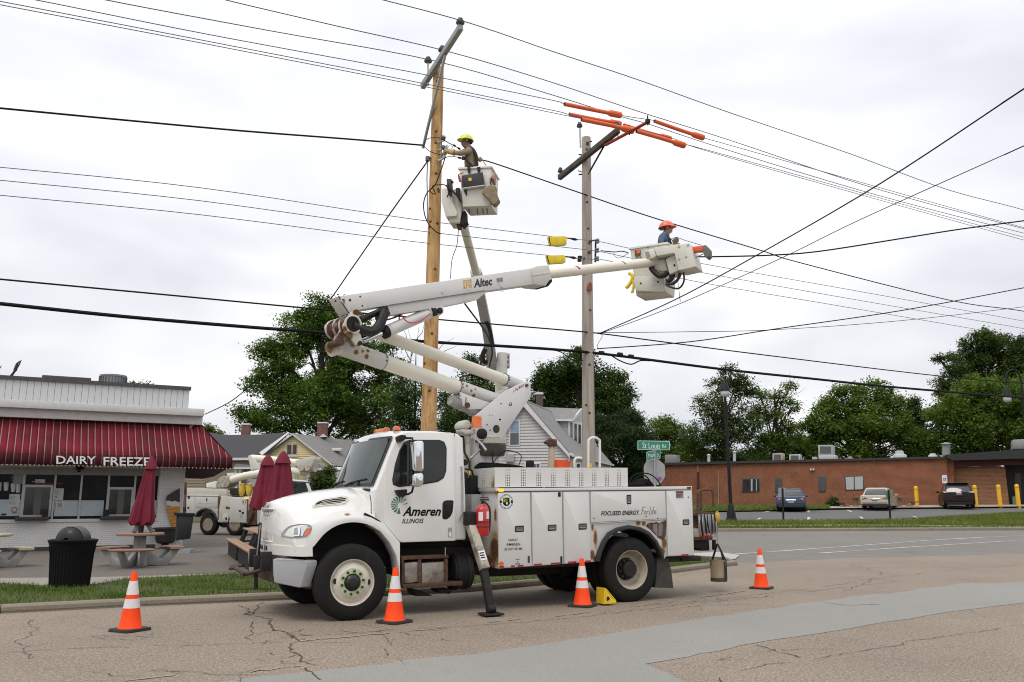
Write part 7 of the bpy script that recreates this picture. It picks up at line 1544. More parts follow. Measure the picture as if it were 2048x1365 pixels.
def concrete_table(c,label,umbrella=None,seatcol=None,rot=0.0):
 t=thing('concrete_table',label,'picnic table',c,R(rot),group='round concrete picnic tables');TOPM=pm('red_aggregate_top',(.26,.155,.115),.8,var=.18,vs=30)if not seatcol else seatcol;CM=pm('cast_concrete_grey',(.30,.295,.285),.9,var=.15,vs=5,bump=.2,bs=60)
 L=lambda x,y,z:c+Matrix.Rotation(R(rot),3,'Z')@Vector((x,y,z))
 m=MB();m.lathe([(.001,.735),(.52,.735),(.555,.75),(.555,.785),(.53,.80),(.001,.80)],c,(0,0,1),36);m.build('table_top',TOPM,t,smooth=40)
 m=MB();m.lathe([(.24,0),(.22,.1),(.17,.45),(.16,.74)],c,(0,0,1),4);m.build('pedestal',CM,t,bevel=.02)
 for k in range(3):
  a0=math.pi*2*k/3+.52;m=MB();ri=[]
  for a in np.linspace(a0-.52,a0+.52,12):ri.append([L(math.cos(a)*r,math.sin(a)*r,z)for r,z in((.72,.40),(1.02,.40),(1.04,.43),(1.02,.455),(.72,.455),(.70,.43))])
  m.loft(ri);m.build('seat',TOPM,t,smooth=30)
  for s in(-.3,.3):
   a=a0+s;d=Vector((math.cos(a),math.sin(a),0));sd=Vector((-d.y,d.x,0));P=lambda r,z,w:L(d.x*r+sd.x*w,d.y*r+sd.y*w,z);m=MB()
   m.prism([P(.15,.05,-.05),P(.45,.0,-.05),P(.66,.0,-.05),P(.94,.40,-.05),P(.76,.40,-.05),P(.52,.16,-.05),P(.15,.42,-.05)],P(0,0,.05)-P(0,0,-.05));m.build('leg',CM,t,bevel=.015)
 return t
def umbrella(c,z0,z1,r,label,lean=Vector((0,0,0)),seed=1):
 t=thing('umbrella',label,'umbrella',c,group='closed maroon umbrellas');MR=pm('maroon_canvas',(.165,.009,.027),.85,var=.22,vs=4,bump=.25,bs=9)
 m=MB();m.tube([c,c+Vector((0,0,z1-.05))+lean],.022,10);m.build('pole',pm('umbrella_pole',(.25,.25,.25),.4,.6),t)
 g=random.Random(seed);N=48;ri=[];ph=g.uniform(0,6)
 for f in np.linspace(0,1,14):
  z=z0+(z1-z0)*f;base=r*(1.0-.70*f**.85)if f<.86 else r*.36*(1-f)/.14+.015
  if f<.06:base*=.93
  row=[]
  for k in range(N):
   a=2*math.pi*k/N;pl=.15*math.cos(8*a+ph+.6*f+.5*math.sin(a*3+ph))*(1-f*.5)+.08*math.cos(13*a+1.3*ph+3*f)+.05*math.cos(3*a-ph)
   row.append(c+lean*f+Vector((math.cos(a)*base*(1+pl),math.sin(a)*base*(1+pl)*.85,z+(.05*math.cos(8*a+ph)if f<.05 else 0))))
  ri.append(row)
 m.loft(ri);m.build('canopy',MR,t,smooth=50)
 m=MB();m.lathe([(r*.52,.0),(r*.40,.12),(r*.22,.25),(.03,.31),(.001,.32)],c+lean+Vector((0,0,z1-.27)),(0,0,1),10);m.build('cap',MR,t,smooth=30);return t
c1=gp(276,1133);concrete_table(c1,'round concrete picnic table with reddish top and a closed maroon umbrella, before the stand',rot=12)
umbrella(c1,1.02,at(288,917,c1.y).z,.30,'closed maroon umbrella standing in the concrete table before the stand',Vector(((288-276)/1729*c1.y*.9,0,0)),2)
m=MB();k_=c1+Vector((.03,0,.8))
for a in(0,2.1,4.2):m.tube([k_+Vector((math.cos(a)*.26,math.sin(a)*.2,0.02)),k_+Vector((math.cos(a)*.07,math.sin(a)*.05,.28))],.05,8)
m.build('umbrella_weight',pm('weight_grey',(.13,.13,.145),.8),th=('grey sandbag base on the concrete table under the closed umbrella','sandbag'),smooth=40)
c2=gp(-34,1137);concrete_table(c2,'round concrete picnic table with pale tan seats at the left edge of the picture',seatcol=pm('tan_aggregate',(.36,.32,.22),.85,var=.15),rot=20)
q=gp(330,1100);q=DP.uv(du(330,lambda x,y:(x,y),1090,-.5),0,-.5);q.z=0
pot=thing('planter_pot','black tapered planter pot standing below the cone sign','pot',q);zr=at(330,1056,q.y).z;m=MB();zt0=at(330,1087,q.y).z
m.lathe([(.22,zt0),(.30,zt0+.05),(.34,(zt0+zr)/2),(.36,zr-.04),(.45,zr-.03),(.45,zr),(.40,zr+.005),(.34,zr-.05),(.001,zt0+.1)],q,(0,0,1),24);m.build('pot',pm('pot_black',(.014,.014,.014),.5),pot,smooth=40);m=MB();m.lathe([(.12,.0),(.12,zt0+.02)],q,(0,0,1),12);m.build('stand',DARKST,pot)
q=at(371,1092,26.5);q.z=0;bn=thing('black_bin','tall black bin at the corner of the stand, right of the cone sign','trash can',q);BXP=Plane(q,62)
m=MB();m.prism(BXP.pts([(357,1030),(388,1031),(381,1078),(354,1082)]),BXP.n*.5);m.build('bin_body',pm('bin_black',(.014,.014,.015),.5,var=.2),bn,bevel=.03)
m=MB();m.prism(BXP.pts([(352,1026),(390,1027),(390,1033),(352,1032)],-.03),BXP.n*.56);m.build('bin_lid',BLACK,bn,bevel=.01)
m=MB();m.prism(BXP.pts([(358,1080),(366,1080),(366,1092),(358,1092)]),BXP.n*.1);m.box(q+Vector((-.1,.2,.06)),(.5,.4,.12));m.build('bin_foot',STEEL,bn)
PLK=pm('brown_plank',(.34,.21,.14),.8,var=.15,vs=5,stretch=(1,1,1),bump=.1,bs=30);LEGM=pm('plastic_black',(.014,.014,.014),.6)
b0,b1=gp(461,1078,.44),gp(509,1104,.44);b0.z=b1.z=0
dv=(b1-b0).normalized();nv=Vector((-dv.y,dv.x,0));nv=nv if nv.x>0 else-nv
Lh=(b1-b0).length/2
def plank_table(c,label,L):
 t=thing('plank_table',label,'picnic table',c,group='brown plank picnic tables')
 def plank(o,z,w,name):
  for k in range(2):
   a=c+nv*(o+(k-.5)*w)-dv*L/2;m=MB();q=[a-nv*(w/2-.008),a+nv*(w/2-.008)];m.prism([q[0]+Vector((0,0,z)),q[1]+Vector((0,0,z)),q[1]+dv*L+Vector((0,0,z)),q[0]+dv*L+Vector((0,0,z))],(0,0,.045));m.build(name,PLK,t,bevel=.006)
 plank(-.70,.41,.15,'bench_plank');plank(.70,.41,.15,'bench_plank')
 for k in range(5):
  a=c+nv*((k-2)*.15)-dv*L/2;m=MB();q=[a-nv*.067,a+nv*.067];m.prism([q[0]+Vector((0,0,.72)),q[1]+Vector((0,0,.72)),q[1]+dv*L+Vector((0,0,.72)),q[0]+dv*L+Vector((0,0,.72))],(0,0,.045));m.build('top_plank',PLK,t,bevel=.006)
 for s in(-.40,.40):
  e=c+dv*L*s;m=MB();P=lambda o,z:e+nv*o+Vector((0,0,z))
  m.prism([P(-.80,.36),P(.80,.36),P(.80,.41),P(-.80,.41)],dv*.10);m.prism([P(-.62,0),P(-.48,0),P(-.22,.72),P(-.36,.72)],dv*.09);m.prism([P(.48,0),P(.62,0),P(.36,.72),P(.22,.72)],dv*.09);m.prism([P(-.78,0),P(-.62,0),P(-.62,.38),P(-.78,.38)],dv*.12);m.prism([P(.62,0),P(.78,0),P(.78,.38),P(.62,.38)],dv*.12);m.build('end_frame',LEGM,t,bevel=.01)
 m=MB();m.prism([c+dv*(-L*.38)+nv*-.78,c+dv*(L*.38)+nv*-.78,c+dv*(L*.38)+nv*-.78+Vector((0,0,.38)),c+dv*(-L*.38)+nv*-.78+Vector((0,0,.38))],nv*.12);m.build('bench_skirt',LEGM,t);return t
for i,lab in((0,'nearer brown plank picnic table behind the truck nose'),(1,'farther brown plank picnic table, toward the parked bucket truck')):
 c=b1.lerp(b0,.25+.5*i)+nv*.70;plank_table(c,lab,Lh-.04)
 px_=560 if i==0 else 529;u0=at(px_,1050,c.y);u0.z=0
 umbrella(u0,at(px_,1022 if i==0 else 1018,c.y).z,at(px_,906 if i==0 else 913,c.y).z,.40 if i==0 else.42,'closed maroon umbrella in the %s plank table, %s of the pair'%(('nearer','right')if i==0 else('farther','left')),Vector((0,0,0)),5+i)
fp_=Plane(T2W((-1.02,1.15,0)),80)
def fsl(l,off,th,name,mat):return slab(fp_,l,off,th,zV).build(name,mat,truck,bevel=.006)
fsl([(462,172),(500,180),(470,620),(420,640)],-.06,.05,'rack_board',BLACK);fsl([(474,205),(490,206),(444,622),(425,628)],-.068,.01,'board_strip',pm('dull_strip',(.26,.27,.27),.5))
fsl([(385,625),(480,620),(478,800),(390,810)],-.08,.12,'rack_bracket',DARKST);fsl([(390,800),(440,800),(440,1075),(395,1080)],-.06,.08,'rack_leg',DARKST)
m=MB();m.tube([fp_.pt(*zV(75,800),.3),fp_.pt(*zV(140,790),.2),fp_.pt(*zV(270,880),-.1)],.032,6);m.tube([fp_.pt(*zV(80,780),.5),fp_.pt(*zV(250,760),.4)],.028,6);m.tube([fp_.pt(*zV(270,880),-.1),fp_.pt(*zV(400,850),-.08),fp_.pt(*zV(560,800),-.05)],.03,6);m.build('rack_bar',pm('dark_brown_steel',(.06,.035,.026),.7,var=.35),truck);m=MB();m.tube([fp_.pt(*zV(-20,1082),-.05),fp_.pt(*zV(690,1082),-.05)],.006,5);m.build('rack_rod',DARKST,truck)
# ==== PARKED BUCKET TRUCK behind the stand (faces right)
r2=gp(418,1071);AZ2=112.0;Q2=Plane(r2,AZ2)
def q2(x,y,o=0.0):return Q2.pt(*zP(x,y),o)
bt2=thing('bucket_truck','older rust-streaked white bucket truck parked behind the ice cream stand, boom folded down','bucket truck',r2,group='bucket trucks')
def qs(l,o,th,name,mat,parent=None,rad=0,**k):
 if rad:l=rounded(l,rad)
 m=MB();m.prism(Q2.pts(zz(zP,l),o),Q2.n*th);return m.build(name,mat,parent or bt2,**k)
WR2=pm('old_truck_white',(.55,.53,.47),.5,var=.06,vs=2,dirt=((.30,.16,.07),.60,2.6,.8))
body2=qs([(132,720),(690,722),(690,735),(980,748),(978,1110),(570,1092),(560,1060),(510,950),(440,905),(360,900),(290,950),(250,1010),(245,985),(120,985)],0,2.2,'utility_body',WR2,bevel=.015)
qs([(132,612),(550,622),(690,640),(690,720),(132,715)],.05,.9,'tool_tray',WR2,bevel=.01);qs([(125,708),(570,716),(570,728),(125,720)],-.03,.3,'body_lid',pm('old_lid',(.6,.59,.55),.5,var=.1),bevel=.006)
for l in([(255,738),(562,748),(562,892),(252,888)],[(125,735),(245,738),(240,975),(122,972)],[(740,758),(972,765),(966,1100),(735,1095)],[(640,975),(712,978),(712,1088),(628,1080)]):
 qs(l,-.02,.03,'compartment_door',pm('old_door_white',(.52,.51,.48),.5,var=.05,dirt=((.28,.17,.08),.66,3,.6)),bevel=.008)
for l in([(405,755),(420,755),(420,800),(405,800)],[(140,875),(165,875),(165,905),(140,905)],[(142,725),(172,725),(172,762),(142,762)],[(865,922),(896,924),(896,950),(865,948)],[(905,945),(938,948),(938,976),(905,974)],[(675,1025),(698,1025),(698,1065),(675,1065)]):
 qs(l,-.026,.008,'latch',DARKST)
for l in([(575,725),(608,728),(598,800),(580,900),(575,1060),(566,1060),(568,880)],[(680,870),(735,880),(735,905),(680,900)],[(985,760),(1000,780),(985,1100),(975,1100)],[(985,930),(1080,915),(1050,1000),(985,1130)]):
 qs(l,-.024,.012,'rust_patch',RUST)
m=MB()
for x in range(290,530,22):m.prism(Q2.pts(zz(zP,[(x,822),(x+12,824+(x%3)*4),(x+12,836),(x,836)]),-.024),Q2.n*.004)
m.build('worn_lettering',pm('faded_grey',(.33,.33,.33),.7),bt2,smooth=0)
mm=MB();mm.prism(Q2.pts(zz(zP,ellipse(938,808,28,32,18)),-.026),Q2.n*.005);o_=mm.build('round_sticker',INK,bt2);mm=MB();mm.prism(Q2.pts(zz(zP,ellipse(938,808,22,26,18)),-.029),Q2.n*.004);mm.build('sticker_face',WHITEV,o_)
mm=MB();mm.prism(Q2.pts(zz(zP,[(926,795),(950,795),(930,822),(952,822)]),-.031),Q2.n*.003);mm.build('sticker_print',INK,o_)
mm=MB()
for k in range(3):mm.prism(Q2.pts(zz(zP,[(880,985+k*22),(925-k*6,987+k*22),(925-k*6,995+k*22),(880,993+k*22)]),-.026),Q2.n*.004)
mm.build('number_lettering',GREYPAPER,bt2,smooth=0)
ao2=[(238,1015),(270,945),(330,905),(400,895),(470,915),(530,975),(562,1060)];ai2=[(540,1065),(510,990),(455,935),(400,918),(340,928),(290,962),(262,1020)]
qs(ao2+ai2,-.04,.3,'wheel_arch',MATS['arch_rubber'],bevel=.01)
def wheel2(x,y,w_,h_,o):
 c=q2(x,y,o);r=(q2(x,y-h_/2,o)-q2(x,y+h_/2,o)).length/2;c.z=r-.01;m=MB();m.lathe([(r*.58,.03),(r*.62,0),(r*.85,0),(r*.95,.04),(r,.08),(r,.24),(r*.9,.28),(r*.6,.28)],c,Q2.n,32,caps=False);w=m.build('wheel',RUBBER,bt2,smooth=40)
 m=MB();m.lathe([(r*.6,.02),(r*.57,.03),(r*.5,.10),(r*.3,.14),(r*.28,.05),(.001,.05)],c,Q2.n,24);m.build('rim',pm('old_rim',(.28,.235,.17),.7,var=.25,dirt=((.07,.05,.035),.47,6,.85)),w,smooth=40)
wheel2(422,1122,200,310,.05);wheel2(422,1122,200,310,1.85);wheel2(800,1180,200,330,.0);wheel2(1560,1230,200,340,.0)
qs([(560,1100),(980,1125),(980,1160),(640,1170),(600,1150)],.3,1.6,'chassis_frame',DARKST);qs([(720,1165),(900,1150),(1000,1200),(760,1240)],.2,.5,'fuel_tank',DARKST,bevel=.05)
qs([(1030,880),(1110,905),(1110,1130),(985,1130),(990,1000)],.1,1.8,'cab_back_frame',RUST)
qs([(1110,700),(1180,505),(1520,480),(1790,505),(1850,660),(1862,700),(1862,1130),(1110,1130)],.15,.3,'cab',pm('old_cab_white',(.58,.58,.57),.4,var=.04),bevel=.06,seg=3)
qs([(1520,510),(1800,520),(1846,655),(1690,720),(1545,725)],.13,.03,'windshield',WGLASS,rad=14,bevel=.006)
m=MB();m.tube(catmull([q2(x,y,-.05)for x,y in((1555,530),(1600,525),(1615,560),(1580,595),(1555,580))],3),.05,8);m.build('mirror',DARKST,bt2)
m=MB();m.tube([q2(1810,530,0),q2(1900,545,-.1),q2(1930,560,-.1)],.025,6);m.build('mirror_arm',BLACK,bt2)
o_=.8
def qt(pts,r,name,mat,off=o_,n=14):m=MB();m.tube([q2(x,y,off)for x,y in pts],r,n);return m.build(name,mat,bt2,smooth=40)
qt([(1050,185),(1400,215),(1760,265)],.155,'upper_boom',CREAM);qt([(1090,290),(1500,345),(1760,385)],.155,'lower_boom',CREAM);qt([(770,495),(950,440),(1180,400)],.17,'boom_tip',CREAM,.4)
sp2=pm('spotted_old_paint',(.56,.54,.49),.5,var=.05,dirt=((.06,.04,.03),.64,6.5,.95))
qs([(990,170),(1010,145),(1040,165),(1110,250),(1230,260),(1230,330),(1200,395),(1060,400),(1040,350)],o_-.25,.45,'turret_plate',sp2,rad=10,bevel=.01)
qs([(1660,225),(1880,165),(1930,165),(1930,210),(1870,330),(1700,330)],o_-.3,.5,'elbow_plate',sp2,rad=8,bevel=.01);qt([(1745,325),(1840,330),(1950,330)],.18,'elbow_drum',pm('rusty_white_drum',(.50,.44,.36),.6,var=.2,dirt=((.12,.055,.03),.50,6,.9)));qt([(1750,390),(1830,400)],.13,'lower_drum',MATS['rusty_white_drum'])
for x,y in((1748,325),(1830,325)):
 m=MB();p=q2(x,y,o_-.34);m.lathe([(.07,0),(.14,0),(.14,.06),(.07,.06)],p,Q2.n,16);m.build('bore_ring',MATS['rusty_white_drum'],bt2)
qs([(1060,350),(1190,355),(1190,390),(1060,395)],o_-.28,.04,'valve_bank',DARKST);qs([(900,500),(1020,480),(1040,720),(905,720)],.9,.5,'pedestal',pm('old_pedestal',(.42,.42,.41),.5,var=.15))
qs([(570,470),(640,440),(740,450),(760,520),(700,600),(580,610),(550,540)],.4,.6,'bucket_controls',pm('control_clutter',(.34,.30,.24),.7,var=.5,vs=9),rad=20,bevel=.05);qs([(400,545),(540,510),(545,610),(400,605)],.5,.7,'bucket',BUCK,bevel=.04);qs([(690,400),(780,395),(780,470),(760,500),(700,450)],.4,.5,'tip_cover',BUCK,bevel=.03)
qs([(780,430),(900,410),(930,430),(900,480),(790,500)],.6,.4,'jib_cover',BUCK,bevel=.03);qs([(690,650),(740,610),(860,620),(880,720),(690,680)],.3,.8,'hose_reel',DARKST,rad=15,bevel=.03)
m=MB()
for x in(905,1005):m.lathe([(.02,0),(.13,.1),(.15,.3),(.11,.5),(.13,.55),(.03,.58)],q2(x,725,.3),(0,0,1),12)
m.build('yellow_jug',pm('jug_yellow',(.66,.46,.05),.5,var=.2),bt2,smooth=50)
m=MB()
for k in range(9):p=q2(905+k*20,585,.35);m.lathe([(.04,-.05),(.05,0),(.03,.05),(.001,.055)],p,(0,0,1),8)
m.build('fitting',pm('fitting_mix',(.5,.36,.24),.5,var=.6,vs=5),bt2);qs([(1060,590),(1095,590),(1090,700),(1060,730)],.3,.1,'amber_hose',RUST);qs([(945,738),(998,740),(990,766),(948,764)],-.05,.06,'side_lamp',AMBERLIT)
for k,(x0,x1)in enumerate(((10,35),(55,78),(92,120))):qs([(x0,560-k*15),(x1,556-k*15),(x1,960),(x0,960)],.2+.2*k,.05,'rack_post',RUST if k!=1 else DARKST)
qs([(30,715),(100,700),(105,880),(40,890)],.35,.05,'grounding_leads',pm('leads_red',(.24,.10,.10),.7,var=.5,vs=30))
# ==== HOUSES beyond
SHG=pm('grey_shingle',(.22,.215,.21),.9,var=.12,vs=2.5,bump=.3,bs=30);SHD=pm('charcoal_shingle',(.05,.051,.053),.9,var=.14,vs=2.5,bump=.3,bs=30);TRIM=pm('white_trim',(.62,.62,.61),.6,var=.05)
BRK2=brickm('chimney_brick',(.20,.055,.04),(.16,.045,.035),(.22,.18,.16),.22,.075,var=.2)
def siding(o_parent,pl,poly,off,name_mat,step,th=.03):
 P=[Vector(((pl.pt(*p,off)-pl.O).dot(pl.d),pl.pt(*p,off).z))for p in poly]
 z0,z1=min(p.y for p in P),max(p.y for p in P);k=0;z=z0
 while z<z1-.02:
  zt_=min(z+step,z1-.005)
  def span(zz_):
   xs=[]
   for a,b in zip(P,P[1:]+P[:1]):
    if(a.y-zz_)*(b.y-zz_)<=0 and abs(a.y-b.y)>1e-6:xs.append(a.x+(b.x-a.x)*(zz_-a.y)/(b.y-a.y))
   return(min(xs),max(xs))if len(xs)>1 else None
  s0,s1=span(z+.002),span(zt_-.002)
  if s0 and s1:
   b=[pl.uv(s0[0],z-pl.O.z,off-.05),pl.uv(s0[1],z-pl.O.z,off-.05),pl.uv(s1[1],zt_-pl.O.z,off),pl.uv(s1[0],zt_-pl.O.z,off)]
   m=MB();m.prism(b,pl.n*th,poly2=None);m.build('clapboard',name_mat,o_parent,smooth=0)
  z=zt_
def chimney(parent,px,py0,py1,w,Y,cap=True,mat=None):
 a=at(px,py1,Y);b=at(px,py0,Y);s=w/1729*Y;m=MB();m.box(((a.x+b.x)/2,Y,(a.z+b.z)/2),(s,s,b.z-a.z));c=uvwall(m.build('chimney',mat or BRK2,parent))
 m=MB();m.box((a.x,Y,b.z+.06),(s*1.12,s*1.12,.14));m.build('chimney_cap',TRIM,parent,bevel=.02);return c
YH=at(585,865,75);yh=thing('yellow_house','pale yellow house with a grey shingled gable roof and red brick chimney','house',Vector((YH.x,75,0)));YP=Plane(Vector((YH.x,75,0)),96)
def yp(x,y,o=0):return YP.pt(*zT(x,y),o)
gab=[(1110,535),(1600,920),(1600,960),(1440,1060),(770,1060),(700,960),(745,820)]
YEL=pm('yellow_clapboard',(.74,.63,.36),.7,var=.04);m=MB();m.prism(YP.pts(zz(zT,[(1110,535),(1600,925),(1600,1600),(620,1600),(700,870)]),.03),YP.n*.2);m.build('gable_wall',YEL,yh)
siding(yh,YP,zz(zT,[(1110,535),(1600,925),(1600,962),(735,962),(735,840)]),.02,YEL,.165)
wn_=slab(YP,[(1040,652),(1172,648),(1168,790),(1042,794)],-.05,.08,zT).build('window',TRIM,yh,bevel=.01);slab(YP,[(1050,662),(1104,660),(1102,776),(1050,778)],-.06,.02,zT).build('pane',pm('brown_curtain',(.11,.075,.055),.3,var=.3,vs=8,coat=.5),wn_);slab(YP,[(1116,660),(1166,658),(1162,776),(1114,776)],-.06,.02,zT).build('pane',MATS['brown_curtain'],wn_);slab(YP,[(1030,792),(1178,788),(1176,806),(1032,810)],-.09,.1,zT).build('sill',TRIM,wn_)
ap_,er=yp(1112,522,-.35),yp(1606,912,-.35);rd=Vector((math.sin(R(52)),math.cos(R(52)),0))
rb_=YP.n*13+YP.d*1.0
def roofp(a,b,back,th,name,mat,parent):
 n=(b-a).cross(back).normalized();n=n if n.z>0 else-n;m=MB();m.prism([a,b,b+back,a+back],-n*th);return m.build(name,mat,parent)
rgt=at(745,886,88)-ap_;roofp(ap_,er,Vector((rgt.x,rgt.y,0)),.12,'roof',SHG,yh)
el_=yp(690,840,-.35);roofp(ap_,el_,Vector((rgt.x,rgt.y,0)),.12,'roof',SHG,yh)
m=MB();m.prism([yp(1112,524,-.37),yp(1610,914,-.37),yp(1610,932,-.37),yp(1112,546,-.37)],YP.n*.06);m.build('rake_board',TRIM,yh);m=MB();m.prism([yp(1112,524,-.37),yp(720,795,-.37),yp(722,815,-.37),yp(1112,546,-.37)],YP.n*.06);m.build('rake_board',TRIM,yh)
chimney(yh,645,848,876,18,79);m=MB();m.prism([at(638,875,78.5),at(646,868,78.5),at(654,874,78.5)],(0,.3,0));m.build('flashing',TRIM,yh)
m=MB();m.box(at(675,900,78),(.9,.8,.28));m.build('roof_vent',TRIM,yh,bevel=.05);m=MB();m.box(at(719,882,84),(1.0,.8,.3));m.build('roof_vent',TRIM,yh,bevel=.05)
m=MB();m.prism([yp(1320,850,-2.2),yp(1560,945,-2.2),yp(1560,962,-2.2),yp(1150,962,-2.2),yp(1150,905,-2.2)],YP.n*2.0);m.build('porch_roof',SHG,yh);m=MB();m.prism([yp(1130,945,-2.4),yp(1565,945,-2.4),yp(1565,970,-2.4),yp(1130,970,-2.4)],YP.n*.3);m.build('porch_fascia',TRIM,yh)
for x in(1300,1160):m=MB();m.prism([yp(x-18,965,-2.2),yp(x+18,965,-2.2),yp(x+18,1620,-2.2),yp(x-18,1620,-2.2)],YP.n*.2);m.build('porch_post',TRIM,yh)
m=MB();m.prism([yp(1540,975,-.8),yp(2050,925,-.8),yp(2050,960,-.8),yp(1500,1000,-.8)],YP.n*3);m.build('wing_roof',SHG,yh);m=MB();m.prism([yp(1525,990,-.9),yp(2050,985,-.9),yp(2050,1055,-.9),yp(1525,1060,-.9)],YP.n*.2);m.build('wing_fascia',TRIM,yh);m=MB();m.prism([yp(1525,1055,-.5),yp(2050,1050,-.5),yp(2050,1640,-.5),yp(1525,1640,-.5)],YP.n*.2);m.build('wing_wall',pm('wing_painted_shade',(.30,.28,.22),.8,var=.1),yh)  # wing wall colour dulled to carry the shade below its fascia
dh_=thing('dark_roof_house','tan house with a long charcoal roof between the stand and the yellow house','house',at(480,1000,68)-Vector((0,0,1.6)));HP=Plane(Vector((at(480,1000,68).x,68,0)),88)
def hq(x,y,o=0):return HP.pt(*zT(x,y),o)
m=MB();b_=[hq(-200,500,3.2),hq(20,503,3.2),hq(350,545,3.2),hq(700,540,3.2),hq(1075,510,3.2)];fr_=[hq(-200,820,-.4),hq(20,820,-.4),hq(350,825,-.4),hq(560,822,-.4),hq(745,818,-.4)]
m.loft([[p,p-Vector((0,0,.15))]+[]for p in[]]or[[b_[i],fr_[i],fr_[i]-Vector((0,0,.15)),b_[i]-Vector((0,0,.15))]for i in range(5)]);m.build('roof',SHD,dh_)
m=MB();m.prism([hq(-200,822,-.45),hq(720,818,-.45),hq(720,846,-.45),hq(-200,850,-.45)],HP.n*.1);m.build('fascia',TRIM,dh_);m=MB();m.prism([hq(715,755,-.55),hq(1060,510,2.9),hq(1078,516,2.9),hq(745,790,-.55)],(0,.1,-.0));m.build('rake_board',TRIM,dh_)
m=MB();m.prism([hq(-200,850),hq(700,848),hq(700,1640),hq(-200,1640)],HP.n*.3);m.build('wall',pm('tan_siding',(.22,.19,.14),.8,var=.1),dh_);siding(dh_,HP,zz(zT,[(-160,1060),(60,1060),(60,1250),(-160,1250)]),-.02,pm('tan_clapboard',(.26,.215,.145),.8,var=.06),.2)
m=MB();m.prism([hq(430,890,-2.6),hq(600,905,-2.6),hq(600,960,-2.6),hq(400,945,-2.6)],HP.n*2.6);m.build('porch_roof',SHG,dh_);m=MB();m.prism([hq(405,935,-2.7),hq(620,935,-2.7),hq(620,955,-2.7),hq(405,955,-2.7)],HP.n*.2);m.build('porch_fascia',TRIM,dh_)
for x in(430,480,610):m=MB();m.prism([hq(x-12,955,-2.5),hq(x+12,955,-2.5),hq(x+12,1640,-2.5),hq(x-12,1640,-2.5)],HP.n*.2);m.build('porch_post',TRIM,dh_)
chimney(dh_,492,851,872,15,73)
GA=at(1050,803,52);gh=thing('grey_house','light grey clapboard house with steep roof and dormer behind the bucket truck','house',Vector((GA.x,52,0)));GP=Plane(Vector((GA.x,52,0)),101)
def gq(x,y,o=0):return GP.pt(*zL(x,y),o)
GSD=pm('grey_clapboard',(.50,.49,.48),.7,var=.04);GL=[(770,575),(1180,1040),(1180,1720),(360,1720),(360,1040)]
m=MB();m.prism(GP.pts(zz(zL,GL),.03),GP.n*.2);m.build('gable_wall',GSD,gh);siding(gh,GP,zz(zL,GL),.02,GSD,.185)
bk_=Vector((math.sin(R(16)),math.cos(R(16)),0));ap_=gq(775,545,-.3);er=gq(1200,1045,-.3);el_=ap_*2-er;el_.z=er.z
roofp(ap_,er,bk_*15,.15,'roof',SHG,gh);roofp(ap_,el_,bk_*15,.15,'roof',SHG,gh)
m=MB();m.prism([gq(752,600,-.33),gq(1180,1075,-.33),gq(1180,1040,-.33),gq(775,560,-.33)],GP.n*.05);m.build('rake_board',TRIM,gh);m=MB();m.prism([gq(1160,1030,-.3),gq(1205,1030,-.3),gq(1200,1052,-.3),gq(1165,1052,-.3)],GP.n*1);m.build('gutter_end',TRIM,gh);m=MB();m.prism([gq(1165,1050,-.05),gq(1182,1050,-.05),gq(1182,1720,-.05),gq(1165,1720,-.05)],GP.n*.1);m.build('corner_board',TRIM,gh)
sw_=MB();c0=gq(1180,1045,.05);sw_.prism([c0,c0+bk_*15,c0+bk_*15-Vector((0,0,c0.z)),c0-Vector((0,0,c0.z))],(-.2,0,0));sw_.build('side_wall',GSD,gh)
m=MB();e1=er+bk_*15;m.prism([er,e1,e1-Vector((0,0,.12)),er-Vector((0,0,.12))],(.1,0,0));m.build('gutter',TRIM,gh)
def win(parent,pl,f,l,off,panes,name='window',pm_=None):
 w=slab(pl,l,off-.05,.09,f).build(name,TRIM,parent,bevel=.01)
 for q in panes:slab(pl,q,off-.065,.03,f).build('pane',pm_ or MATS['house_glass'],w)
 return w
pm('house_glass',(.06,.075,.10),.06,var=.5,vs=2.0,coat=.6);BLG=pm('blue_blind_glass',(.20,.27,.42),.15,var=.3,vs=3,coat=.6)
w1=win(gh,GP,zL,[(628,728),(728,724),(728,966),(626,970)],0,[[(640,850),(716,848),(716,952),(638,956)]]);m=MB()
for i in range(3):
 for j in range(4):slab(GP,[(641+i*26,738+j*27),(664+i*26,737+j*27),(664+i*26,761+j*27),(641+i*26,762+j*27)],-.065,.03,zL).build('pane',BLG,w1)
win(gh,GP,zL,[(770,1122),(915,1116),(915,1300),(770,1300)],0,[[(845,1132),(872,1130),(872,1290),(845,1290)],[(878,1130),(904,1128),(904,1290),(878,1290)],[(782,1134),(838,1132),(838,1290),(782,1290)]])
win(gh,Plane(gq(1260,1100,3),16),zL,[(1240,1120),(1280,1118),(1280,1250),(1240,1250)],-.25,[[(1247,1130),(1273,1128),(1273,1240),(1247,1240)]])
DMP=Plane(gq(1175,900,5.2),16)
def dm(x,y,o=0):return DMP.pt(*zL(x,y),o)
DFP=Plane(gq(1240,850,6.2),30)
def df(x,y,o=0):return DFP.pt(*zL(x,y),o)
m=MB();m.prism(DFP.pts(zz(zL,[(1180,735),(1285,640),(1330,690),(1330,1010),(1180,950)]),0),DFP.n*.2);m.build('dormer_front',GSD,gh)
wd_=win(gh,DFP,zL,[(1176,735),(1325,760),(1325,985),(1178,925)],0,[[(1188,752),(1207,756),(1207,920),(1188,915)],[(1225,762),(1245,766),(1245,935),(1225,928)],[(1262,770),(1282,774),(1282,948),(1262,940)]],'window',pm('dormer_glass',(.025,.03,.035),.06,var=.3,coat=.6))
DSP=Plane(df(1180,850),106)
